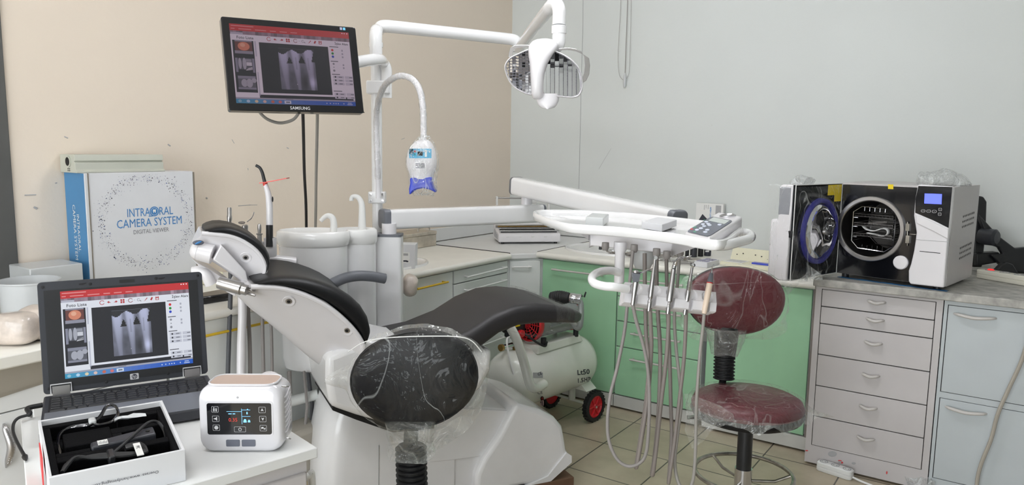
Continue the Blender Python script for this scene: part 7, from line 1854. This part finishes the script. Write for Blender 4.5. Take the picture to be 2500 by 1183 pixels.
# aluminium profile on top of the carton
t = thing('aluminium_profile', 'pale aluminium profile offcut lying on top of the printed carton', 'profile', V((-3.12, 1.62, zb1)))
y0, y1 = 1.425, 1.79; xb, xf = XW + 0.012, -3.085; zb = zb1 + 0.0006; hh2 = 0.072
sec = [(xb, zb), (xf + 0.012, zb), (xf + 0.012, zb + 0.006), (xf, zb + 0.012), (xf, zb + 0.040), (xf - 0.008, zb + 0.042), (xf - 0.008, zb + 0.046), (xf, zb + 0.048), (xf - 0.004, zb + hh2), (xb, zb + hh2)]
pr2 = build('profile', MB().extr([(x, y0, z) for x, z in sec], (0, y1 - y0, 0)), 'alu_profile', t, bevel=0.001)
rc = MB().use('gap_dark').disc((xf - 0.055, y0 - 0.003, zb + 0.044), (0, -1, 0), 0.0175, 22)
rc.use('alu_profile').lathe([(0.024, 0), (0.024, 0.004), (0.0175, 0.004), (0.0175, 0)], (xf - 0.055, y0, zb + 0.044), (0, -1, 0), 24, caps=False)
for k in range(4): rc.use('gap_dark').box((xf - 0.062 + 0.012 * (k % 2), y0 - 0.001, zb + 0.006 + 0.007 * (k // 2)), (xf - 0.056 + 0.012 * (k % 2), y0 + 0.001, zb + 0.010 + 0.007 * (k // 2)))
build('end_face', rc, None, pr2, fix=False)
# black bundle on the worktop
mb = MB().hexa([at(x, y, Z=ZL + 0.001) + V((0, 0, z)) for z in (0, 0.03) for x, y in ((486, 745), (562, 732), (560, 718), (492, 730))]).wobble(0.004, 30)
single('black_cable_bundle', 'black wrapped bundle on the worktop behind the headrest', 'bundle', mb, 'black_gloss', bevel=0.008)
# tubs and wrapped packs on the washbasin
ZB3 = ZL + 0.0006
p = at(64, 800, Z=ZB3); p = V((-2.93, 1.17, ZB3))
t = thing('plastic_tub', 'translucent round tub behind the wrapped packs at the left edge', 'tub', p)
build('tub', MB().lathe([(0.082, 0.0), (0.088, 0.004), (0.098, 0.125), (0.102, 0.128), (0.102, 0.133), (0.096, 0.133), (0.086, 0.01), (0.0005, 0.008)], p, (0, 0, 1), 36), 'frost_plastic', t)
build('contents', MB().lathe([(0.07, 0.012), (0.075, 0.05), (0.06, 0.055), (0.07, 0.062), (0.078, 0.10), (0.0005, 0.105)], p, (0, 0, 1), 30), 'label_white', t)
single('clear_box', 'low clear plastic box standing behind the translucent tub', 'box', MB().box((XW + 0.01, 1.215, ZB3), (-3.03, 1.405, ZB3 + 0.155)), 'clear_box', bevel=0.004)
for lab, (px, py), sz in (('tan pack in clear wrap, the left one on the washbasin', (8, 850), (0.075, 0.055, 0.05)), ('tan pack in clear wrap, the right one beside the laptop', (76, 838), (0.07, 0.055, 0.055))):
    c = at(px, py, Z=ZB3); c = c - TO * 0.06
    mb = MB().ell(V((c.x, c.y, ZB3 + sz[2])), RH * sz[0], TO * sz[1], V((0, 0, sz[2])), 28, 16, p=0.6).wobble(0.006, 20)
    mb.v = [V((q.x, q.y, max(q.z, ZB3))) for q in mb.v]
    single('wrapped_pack', lab, 'pack', mb, 'wrapped_tan', group='wrapped packs on the washbasin', ang=60)

# ---------------------------------------------------------------- the near desk
DZT = 0.88
ud2 = V((0.22, 0.975, 0)).normalized(); vd2 = V((-0.975, 0.22, 0)).normalized(); DO2 = V((-1.149, 0.971, 0))
def DK(x, y, z): return DO2 + ud2 * x + vd2 * y + V((0, 0, z))
def dleft(x, y): return x if x > -0.3 else x + 0.095 + 0.14 * y       # the desk is a little narrower at the back
def dbox(mb, x0, x1, y0, y1, z0, z1): return mb.hexa([DK(dleft(x, y), y, z) for z in (z0, z1) for x, y in ((x0, y0), (x1, y0), (x1, y1), (x0, y1))])
t = thing('desk_cabinet', 'white painted desk cabinet carrying the laptop in the foreground', 'cabinet', DK(-0.3, 0.28, 0))
tpd = build('top', dbox(MB(), -0.60, 0.0, 0.0, 0.57, DZT - 0.022, DZT), 'laminate_white', t, bevel=0.002)
build('top_rib', dbox(MB(), -0.045, -0.04, 0.10, 0.30, DZT, DZT + 0.003), 'laminate_white', tpd)
build('body', dbox(MB(), -0.585, -0.018, 0.015, 0.56, 0.0, DZT - 0.022), 'painted_cabinet', t)
build('front_panel', dbox(MB(), -0.58, -0.022, 0.006, 0.016, 0.05, DZT - 0.05), 'painted_cabinet', t, bevel=0.003)
hb2 = catmull([DK(-0.018, 0.05, 0.80), DK(0.004, 0.05, 0.80), DK(0.012, 0.05, 0.79), DK(0.012, 0.05, 0.60), DK(0.004, 0.05, 0.58), DK(-0.018, 0.05, 0.58)], 5)
sh2 = build('side_handle', MB().tube(hb2, 0.007, 10), 'label_white', t)
build('yellow_tape', MB().cyl(DK(-0.004, 0.05, 0.79), DK(-0.004, 0.05, 0.6), 0.004, n=8), 'yellow_plastic', sh2)
# laptop
la2 = math.radians(64.9); LO = V((-1.836, 0.747, DZT + 0.0006)); LX = V((math.cos(la2), math.sin(la2), 0)); LY = V((-LX.y, LX.x, 0)); LW = 0.358
def LP(x, y, z): return LO + LX * x + LY * y + V((0, 0, z))
lt = thing('laptop', 'dark grey laptop open on the desk with tooth pictures on screen', 'laptop', LP(LW / 2, -0.12, 0))
build('base', MB().hexa([LP(x, y, z) for z in (0.003, 0.027) for x, y in ((0, -0.255), (LW, -0.255), (LW, 0.0), (0, 0.0))]), 'charcoal_plastic', lt, bevel=0.004)
ft3 = MB()
for x in (0.03, LW - 0.03):
    for y in (-0.23, -0.03): ft3.cyl(LP(x, y, 0), LP(x, y, 0.004), 0.008, n=10)
build('foot', ft3, 'black_rubber', lt)
kb = build('keyboard_deck', MB().hexa([LP(x, y, z) for z in (0.0268, 0.0278) for x, y in ((0.012, -0.125), (LW - 0.012, -0.125), (LW - 0.012, -0.018), (0.012, -0.018))]), 'black_rubber', lt)
ks = MB()
for r in range(6):
    n = 15 if r else 16; kw = (LW - 0.03) / n; yy = -0.029 - r * 0.017
    if r == 5:
        xs5 = [(0.015, 0.045), (0.047, 0.066), (0.068, 0.087), (0.089, 0.208), (0.21, 0.229), (0.231, 0.25), (0.252, 0.271), (0.273, 0.292), (0.294, 0.315), (0.317, 0.34)]
    else: xs5 = [(0.015 + kw * i + 0.001, 0.015 + kw * (i + 1) - 0.001) for i in range(n)]
    for a, b5 in xs5:
        ks.hexa([LP(a, yy - 0.0155, 0.0278), LP(b5, yy - 0.0155, 0.0278), LP(b5, yy, 0.0278), LP(a, yy, 0.0278), LP(a + 0.002, yy - 0.013, 0.031), LP(b5 - 0.002, yy - 0.013, 0.031), LP(b5 - 0.002, yy - 0.002, 0.031), LP(a + 0.002, yy - 0.002, 0.031)])
build('keys', ks, 'keys_black', kb)
build('palm_rest', MB().hexa([LP(x, y, z) for z in (0.0268, 0.028) for x, y in ((0.006, -0.252), (LW - 0.006, -0.252), (LW - 0.006, -0.13), (0.006, -0.13))]), 'grey_plastic', lt, bevel=0.0005)
build('touchpad', MB().hexa([LP(x, y, z) for z in (0.0278, 0.0286) for x, y in ((0.13, -0.225), (0.21, -0.225), (0.21, -0.165), (0.13, -0.165))]), 'charcoal_plastic', lt)
LH = 0.262; tilt = math.radians(9)
LM = panel_matrix(LP(0, -0.002, 0.031), LX, V((0, 0, math.cos(tilt))) + LY * math.sin(tilt))
lm = MB(); lm.X = LM
lm.loft([[(LW / 2 + a, LH / 2 + b5, z) for a, b5 in roundrect(LW / 2 - g, LH / 2 - g, 0.009)] for g, z in ((0.001, -0.013), (0, -0.011), (0, -0.001), (0.001, 0.0))])
lid = build('lid', lm, 'charcoal_plastic', lt, ang=30)
def lrect(x0, y0, x1, y1, z, th=0.0008):
    m5 = MB(); m5.X = LM
    return m5.hexa([(x, y, q) for q in (z, z + th) for x, y in ((x0, y0), (x1, y0), (x1, y1), (x0, y1))])
build('screen_frame', lrect(0.012, 0.012, LW - 0.012, LH - 0.02, 0.0, 0.0006), 'dark_plastic', lid)
u0, u1, v0, v1 = 0.125 * LW, 0.905 * LW, 0.118 * LH, 0.905 * LH
smb = screen(u1 - u0, v1 - v0, (0.98, 0.99, 1.0)); SX2 = LM @ Matrix.Translation(V((u0, v1, 0.0010))); smb.v = [SX2 @ p for p in smb.v]
build('screen', smb, 'screen_bright', lid, fix=False, smooth=False)
build('webcam', lrect(LW * 0.475, LH * 0.945, LW * 0.565, LH * 0.972, 0.0, 0.0009), 'black_gloss', lid)
bmp = MB(); bmp.X = LM
for u, v in ((0.03, 0.955), (0.97, 0.965), (0.30, 0.955), (0.70, 0.965), (0.03, 0.05), (0.36, 0.045), (0.74, 0.05)): bmp.lathe([(0.0035, 0), (0.0035, 0.0012), (0.002, 0.0015)], (u * LW, v * LH, 0), (0, 0, 1), 12)
for u in (0.255, 0.735): bmp.add([(u * LW + a, LH * 0.958 + b5, 0.0012) for a, b5 in ((-0.007, -0.001), (0.0, -0.002), (0.008, 0.001), (0.008, 0.003), (-0.007, 0.002))], [(0, 1, 2, 3, 4)])
build('bumper', bmp, 'black_rubber', lid)
lgm = MB(); lgm.X = LM
lgm.use('icon_grey').loft([[(LW * 0.53 + a, LH * 0.062 + b5, z) for a, b5 in roundrect(0.0095, 0.0072, 0.002)] for z in (0, 0.001)])
lgm.use('print_dark').add([(LW * 0.53 + 0.0062 * math.cos(2 * math.pi * k / 20), LH * 0.062 + 0.0062 * math.sin(2 * math.pi * k / 20), 0.0013) for k in range(20)], [tuple(range(20))])
lg3 = build('maker_badge', lgm, None, lid, fix=False)
build('lettering', mtext('hp', LW * 0.53, LH * 0.0625, 0.0017, 0.0105, LM @ Matrix(((1, 0.22, 0, -0.0036), (0, 1, 0, 0), (0, 0, 1, 0), (0, 0, 0, 1))), bold=0.0001), 'icon_grey', lg3, fix=False, smooth=False)
for u in (0.10, 0.895):
    h3 = MB(); h3.X = LM
    h3.use('icon_grey').tube([((u - 0.058) * LW, 0.001, 0.003), ((u - 0.058) * LW, 0.021, 0.003), ((u + 0.058) * LW, 0.021, 0.003), ((u + 0.058) * LW, 0.001, 0.003)], 0.0016, 6)
    h3.use('steel').hexa([((u + s * 0.05) * LW, y, z) for z in (0.0005, 0.004) for s, y in ((-1, -0.010), (1, -0.010), (1, 0.017), (-1, 0.017))])
    build('hinge', h3, None, lt)
zc5 = DZT + 0.0055
ch2 = [LP(-0.002, -0.03, 0.016), LP(-0.03, -0.04, 0.016), at(72, 1010, Z=DZT + 0.014), at(46, 1019, Z=DZT + 0.012), at(34, 1032, Z=zc5), at(32, 1052, Z=zc5), at(40, 1075, Z=zc5), at(52, 1098, Z=zc5), at(60, 1112, Z=zc5)]
t = thing('charger_lead', 'black charger plug lead hanging over the left edge of the desk', 'cable', at(66, 1134, Z=DZT))
build('lead', MB().tube(catmull(ch2, 6), [0.0055] * 14 + [0.0032] * (len(catmull(ch2, 6)) - 14), 10), 'black_rubber', t)
build('plug', MB().lathe([(0.003, 0), (0.0055, 0.004), (0.0045, 0.014), (0.0015, 0.026)], at(60, 1112, Z=zc5), at(69, 1138, Z=zc5) - at(60, 1112, Z=zc5), 10), 'black_rubber', t)
# open box with the intraoral camera
bz3 = DZT + 0.060
bl4, br4, fr4, fl4 = at(92.6, 1026, Z=bz3), at(396, 976, Z=bz3), at(452, 1097, Z=bz3), at(118.7, 1166, Z=bz3)
cc4 = (bl4 + br4 + fr4 + fl4) / 4
t = thing('camera_box', 'open white box with black foam holding a dental camera on the desk', 'box', V((cc4.x, cc4.y, DZT)))
qd4 = [fl4, fr4, br4, bl4]
def qz(g, z): return [V((cc4.x + (p.x - cc4.x) * g, cc4.y + (p.y - cc4.y) * g, z)) for p in qd4]
G1 = 0.955
cbx = build('box', MB().loft([qz(G1, bz3 - 0.012), qz(G1, bz3), qz(1.0, bz3), qz(0.995, DZT + 0.0006)], caps=False).poly(qz(0.995, DZT + 0.0006)), 'carton_white', t, bevel=0.0008)
fz = bz3 - 0.010
def BQ(a, b5, z=0.0):   # a: 0..1 left to right, b5: 0..1 front to back
    p = fl4.lerp(fr4, a).lerp(bl4.lerp(br4, a), b5); p = cc4 + (p - cc4) * G1; return V((p.x, p.y, fz + z))
def brect(mb, a0, a1, b0, b1, z0, z1): return mb.hexa([BQ(a, b5, z) for z in (z0, z1) for a, b5 in ((a0, b0), (a1, b0), (a1, b1), (a0, b1))])
fo = MB()
# foam as strips that leave the wells free
for r in ((0, 1, 0.0, 0.06), (0, 1, 0.93, 1.0), (0, 0.06, 0.06, 0.93), (0.95, 1, 0.06, 0.93), (0.06, 0.95, 0.27, 0.36), (0.14, 0.52, 0.50, 0.76), (0.52, 0.95, 0.60, 0.70), (0.60, 0.95, 0.86, 0.93), (0.52, 0.60, 0.50, 0.60), (0.06, 0.33, 0.36, 0.42)): brect(fo, *r, -0.028, 0.0)
brect(fo, 0, 1, 0, 1, -0.034, -0.028)
build('foam_insert', fo, 'foam_black', t, bevel=0.002)
fxw = fl4.lerp(fr4, 0.5); fdir = (fr4 - fl4).normalized(); fnrm = V((fdir.y, -fdir.x, 0))
tb2 = MB(); tb2.text('Oversea: www.handyimaging.com', fl4.lerp(fr4, 0.535) + fnrm * 0.0014 + V((0, 0, -0.030)), -fdir, (0, 0, -1), 0.0078); build('lettering', tb2, 'print_dark', cbx, fix=False, smooth=False)
rdp = [bl4.lerp(fl4, f) for f in (0.42, 0.68)]
dl4 = (bl4 - fl4).normalized(); ln4 = V((-dl4.y, dl4.x, 0)); ln4 = ln4 if ln4.dot(bl4 - br4) > 0 else -ln4
build('red_tab', MB().extr([rdp[0] + ln4 * 0.003, rdp[1] + ln4 * 0.003, rdp[1] + ln4 * 0.004 - V((0, 0, 0.055)), rdp[0] + ln4 * 0.003 - V((0, 0, 0.045))], ln4 * 0.002), 'red_card', cbx)
t = thing('intraoral_camera', 'black intraoral camera slab with white label in the foam box', 'camera', BQ(0.5, 0.45, -0.02))
cm5 = build('body', MB().hexa([BQ(a, b5, z) for z in (-0.012, 0.006) for a, b5 in ((0.33, 0.37), (0.86, 0.40), (0.86, 0.55), (0.33, 0.46))]), 'charcoal_plastic', t, bevel=0.004)
build('label', brect(MB(), 0.385, 0.465, 0.375, 0.455, 0.0058, 0.0068), 'label_white', cm5)
bar5 = MB()
for k in range(8): brect(bar5, 0.392 + k * 0.009, 0.395 + k * 0.009, 0.385, 0.415 + 0.02 * ((k * 7) % 3) / 2, 0.0067, 0.0072)
build('barcode_mark', bar5, 'print_dark', cm5)
build('button', MB().lathe([(0.004, 0), (0.004, 0.002), (0.0005, 0.002)], BQ(0.80, 0.46, 0.006), (0, 0, 1), 12), 'gap_dark', cm5)
t = thing('camera_cable', 'coiled black cable with white tag in the foam box', 'cable', BQ(0.4, 0.15, -0.025))
cl = MB()
for k in range(4):
    g = 0.018 * k
    cl.tube(catmull([BQ(0.08 + g * 0.5, 0.10 + g, 0.0), BQ(0.14 + g, 0.20 + g * 0.3, 0.003 + 0.002 * k), BQ(0.32, 0.23 - g * 0.6, 0.004), BQ(0.50, 0.20 - g, 0.003), BQ(0.66, 0.17 - g * 0.5, 0.0), BQ(0.74, 0.24 - g, -0.003), BQ(0.70, 0.33 - g, 0.0), BQ(0.58, 0.30 - g, 0.003)], 5), 0.0038, 8)
cl.tube(catmull([BQ(0.46, 0.19, 0.004), BQ(0.58, 0.30, 0.008), BQ(0.72, 0.45, 0.012), BQ(0.84, 0.58, 0.012), BQ(0.92, 0.60, 0.004), BQ(0.955, 0.52, -0.01), BQ(0.95, 0.42, -0.02)], 6), 0.0032, 8)
build('lead', cl, 'black_rubber', t)
build('tie', brect(MB(), 0.43, 0.485, 0.10, 0.24, -0.008, 0.011), 'dark_plastic', t, bevel=0.003)
tgm = build('tag', brect(MB(), 0.645, 0.70, 0.045, 0.26, 0.008, 0.0095), 'label_white', t)
tb2 = MB(); tb2.text('PPC', BQ(0.672, 0.18, 0.0100), BQ(0.672, 0.0, 0) - BQ(0.672, 0.2, 0), BQ(0.8, 0.1, 0) - BQ(0.6, 0.1, 0), 0.009); build('lettering', tb2, 'print_dark', tgm, fix=False, smooth=False)
t = thing('usb_cable', 'thin glossy black cable looped with a clear clip at the back of the foam box', 'cable', BQ(0.3, 0.8, -0.02))
cl = MB()
for k in range(3):
    g = 0.012 * k
    cl.tube(catmull([BQ(0.11, 0.46 + g, -0.014), BQ(0.10, 0.62 + g, -0.004), BQ(0.13, 0.74 + g, 0.003), BQ(0.22, 0.815 - g, 0.006), BQ(0.37, 0.80 - g * 1.5, 0.008), BQ(0.46, 0.84 + g, 0.014), BQ(0.53, 0.95 + g, 0.022), BQ(0.60, 1.0 - g, 0.018), BQ(0.615, 0.92 - g * 2, 0.01), BQ(0.56, 0.80 - g, 0.006), BQ(0.45, 0.76, 0.006), BQ(0.37, 0.79, 0.008)], 6), 0.0026, 8)
build('lead', cl, 'black_gloss', t)
build('clip', brect(MB(), 0.36, 0.42, 0.77, 0.85, 0.003, 0.016), 'clear_box', t, bevel=0.003)
mb = MB().loft([[BQ(a, b5 + d, z) for d, z in ((-w5, 0.012), (0, 0.016), (w5, 0.012), (0, 0.0085))] for a, b5, w5 in ((0.56, 0.735, 0.008), (0.60, 0.77, 0.022), (0.635, 0.775, 0.012), (0.68, 0.755, 0.03), (0.74, 0.775, 0.055), (0.79, 0.76, 0.045), (0.825, 0.725, 0.02))]).wobble(0.0025, 60)
single('foil_pouch', 'small twisted silvery pouch lying on the black foam', 'pouch', mb, 'frost_plastic', ang=30)
# portable x-ray unit
xa2 = math.radians(36.8); XO = V((-1.318, 0.812, DZT + 0.0006)); XX = V((math.cos(xa2), math.sin(xa2), 0)); XY = V((-XX.y, XX.x, 0)); XWd, XH2, XD = 0.168, 0.138, 0.082
def XP(x, y, z): return XO + XX * x + XY * y + V((0, 0, z))
t = thing('portable_xray_unit', 'white portable x-ray unit with black control panel on the desk', 'x-ray unit', XP(XWd / 2, XD / 2, 0))
def xring(y, g, r): return [XP(XWd / 2 + a, y, XH2 / 2 + b5) for a, b5 in roundrect(XWd / 2 - g, XH2 / 2 - g, r, 8)]
xb2 = MB().loft([xring(0.0, 0.010, 0.024), xring(0.003, 0.003, 0.027), xring(0.012, 0.0, 0.028), xring(XD - 0.012, 0.0, 0.028), xring(XD - 0.003, 0.004, 0.026), xring(XD, 0.012, 0.02)])
xb = build('housing', xb2, 'xray_white', t, ang=50)
tr4 = [(XWd / 2 + a, XD / 2 + b5) for a, b5 in roundrect(XWd / 2 - 0.016, XD / 2 - 0.007, 0.022, 8)]
build('tan_top', MB().loft([[XP(x, y, XH2 + z) for x, y in tr4] for z in (-0.004, 0.0012)]), 'tan_plastic', xb)
build('top_rim', MB().tube([XP(x, y, XH2 + 0.0008) for x, y in tr4], 0.0022, 8, closed=True), 'xray_white', xb)
def xpan(x0, x1, z0, z1, r, y0, y1): return MB().loft([[XP((x0 + x1) / 2 + a, y, (z0 + z1) / 2 + b5) for a, b5 in roundrect((x1 - x0) / 2, (z1 - z0) / 2, r, 4)] for y in (y0, y1)])
build('panel_rim', xpan(0.016, 0.149, 0.036, 0.108, 0.006, 0.001, -0.0008), 'xray_white', xb)
px5 = build('control_panel', xpan(0.019, 0.146, 0.039, 0.104, 0.004, 0.001, -0.0018), 'black_gloss', xb)
yq = -0.0024
def xic(pts, m='icon_grey', parent=None): 
    return MB().use(m).poly([XP(x, yq, z) for x, z in pts])
def frame_icon(cx2, cz2, hw, hh):
    m5 = MB(); o2 = roundrect(hw, hh, 0.0016, 3); i5 = roundrect(hw - 0.0006, hh - 0.0006, 0.0012, 3); n = len(o2)
    m5.add([XP(cx2 + a, yq, cz2 + b5) for a, b5 in o2] + [XP(cx2 + a, yq, cz2 + b5) for a, b5 in i5], [(k, (k + 1) % n, n + (k + 1) % n, n + k) for k in range(n)])
    return m5
def add_icon(m5, shapes, cx2, cz2):
    for s in shapes: m5.poly([XP(cx2 + a, yq, cz2 + b5) for a, b5 in s])
def cir(cx2, cz2, r, n=10): return [(cx2 + r * math.cos(2 * math.pi * k / n), cz2 + r * math.sin(2 * math.pi * k / n)) for k in range(n)]
icons = [
 (0.0355, 0.0915, 0.0068, 0.0062, [[(-0.0036, 0.002), (-0.0006, 0.002), (-0.0010, -0.0042), (-0.0032, -0.0042)], cir(-0.002, 0.0036, 0.0011), [(0.0008, 0.0008), (0.0036, 0.0008), (0.0032, -0.0042), (0.0012, -0.0042)], cir(0.0022, 0.0022, 0.001)]),
 (0.0362, 0.0722, 0.0068, 0.0062, [[(0.0012, 0.0036), (0.003, 0.0036), (0.003, -0.0038), (0.0012, -0.0038)], [(-0.004, 0.0006), (0.0014, 0.002), (0.0014, -0.0022), (-0.004, -0.0006)]]),
 (0.0368, 0.0535, 0.0068, 0.0062, [cir(0, 0, 0.0042, 8)]),
 (0.1285, 0.0905, 0.0068, 0.0062, [[(0, 0.0034), (0.003, -0.003), (0, -0.0014), (-0.003, -0.003)]]),
 (0.1292, 0.0715, 0.0068, 0.0062, [[(0, -0.0034), (0.003, 0.003), (0, 0.0014), (-0.003, 0.003)]]),
 (0.1298, 0.0525, 0.0068, 0.0062, [[(-0.004, 0.0024), (0.0006, 0.0024), (0.0006, -0.0026), (-0.0008, -0.0008), (-0.0026, -0.0008), (-0.004, -0.0026)], [(0.0016, -0.0002), (0.0042, 0.0008), (0.0042, -0.0028), (0.0016, -0.0028)]]),
 (0.0835, 0.0500, 0.0115, 0.0058, []),
]
for cx2, cz2, hw, hh, shp in icons:
    m5 = frame_icon(cx2, cz2, hw, hh); add_icon(m5, shp, cx2, cz2)
    if hw > 0.01:
        o2 = [(0.0034 * math.cos(a), 0.0034 * math.sin(a)) for a in [math.radians(120 + 300 * k / 18) for k in range(19)]]; i5 = [(a * 0.72, b5 * 0.72) for a, b5 in o2]
        m5.add([XP(cx2 + a, yq, cz2 + b5) for a, b5 in o2 + i5], [(k, k + 1, 19 + k + 1, 19 + k) for k in range(18)]); m5.poly([XP(cx2 + a, yq, cz2 + b5) for a, b5 in ((-0.0006, 0.0042), (0.0006, 0.0042), (0.0006, 0.0006), (-0.0006, 0.0006))])
    build('button', m5, 'icon_grey', px5, fix=False, smooth=False)
dsm = MB().use('lcd_cyan')
for x0, x1, z0, z1 in ((0.058, 0.088, 0.0868, 0.0876), (0.0875, 0.0883, 0.061, 0.093), (0.0885, 0.105, 0.090, 0.0908), (0.0885, 0.105, 0.0765, 0.0773), (0.0615, 0.068, 0.0815, 0.0832), (0.070, 0.0752, 0.0815, 0.0832), (0.0985, 0.101, 0.091, 0.0925)):
    dsm.poly([XP(x, yq, z) for x, z in ((x0, z0), (x1, z0), (x1, z1), (x0, z1))])
for cx2, cz2, r in ((0.094, 0.0675, 0.0032), (0.102, 0.067, 0.0024)): dsm.poly([XP(cx2 + a, yq, cz2 + b5) for a, b5 in ((-r, -r), (r, -r), (r, 0), (r * 0.5, r * 1.2), (-r * 0.5, r * 1.2), (-r, 0))])
dsm.poly([XP(0.0985 + a, yq, 0.0835 + b5) for a, b5 in ((-0.001, 0.003), (0.001, 0.003), (0.0014, -0.002), (-0.0014, -0.002))])
tt2 = MB(); tt2.text('0.35', XP(0.0705, yq, 0.0695), XX, (0, 0, 1), 0.0105); dsm.use('lcd_red').add(tt2.v, tt2.f)
tt2 = MB(); tt2.text('60kV 2mA', XP(0.069, yq, 0.0825), XX, (0, 0, 1), 0.0042)
build('display', dsm, None, px5, fix=False, smooth=False)
build('sensor_dot', MB().lathe([(0.0022, 0.001), (0.0022, -0.0006), (0.0005, -0.0006)], XP(0.080, 0.0, 0.1155), XY, 14), 'paper_grey', xb)
for x0, x1 in ((0.0545, 0.0815), (0.0855, 0.1125)): build('lower_key', xpan(x0, x1, 0.0135, 0.0275, 0.002, 0.003, -0.0012), 'hose_brown' if False else 'device_slate', xb)
gr = MB()
for k in range(8):
    z = 0.036 + k * 0.0105; gr.tube(catmull([XP(XWd - 0.0002, 0.016, z), XP(XWd + 0.0012, 0.028, z + 0.001), XP(XWd + 0.0012, 0.045, z + 0.007), XP(XWd - 0.0002, 0.058, z + 0.009)], 4), 0.0018, 6)
build('grip_rib', gr, 'xray_white', xb)
build('strap_loop', MB().tube(catmull([XP(XWd - 0.006, 0.02, 0.132), XP(XWd + 0.003, 0.024, 0.130), XP(XWd + 0.004, 0.034, 0.127), XP(XWd - 0.003, 0.038, 0.126)], 5), 0.0016, 8), 'steel', xb)
build('strap_loop', MB().tube(catmull([XP(XWd - 0.004, 0.02, 0.022), XP(XWd + 0.005, 0.024, 0.02), XP(XWd + 0.005, 0.034, 0.015), XP(XWd - 0.004, 0.038, 0.016)], 5), 0.0016, 8), 'steel', xb)
build('emitter_cap', MB().lathe([(0.03, 0), (0.03, 0.02), (0.024, 0.024), (0.0005, 0.024)], XP(0.115, XD, XH2 - 0.03), XY, 26), 'xray_white', xb)
ft4 = MB()
for x in (0.03, XWd - 0.03): ft4.hexa([XP(x + a, y, z) for z in (-0.0002, 0.004) for a, y in ((-0.012, 0.02), (0.012, 0.02), (0.012, XD - 0.02), (-0.012, XD - 0.02))])
build('foot', ft4, 'dark_plastic', t)
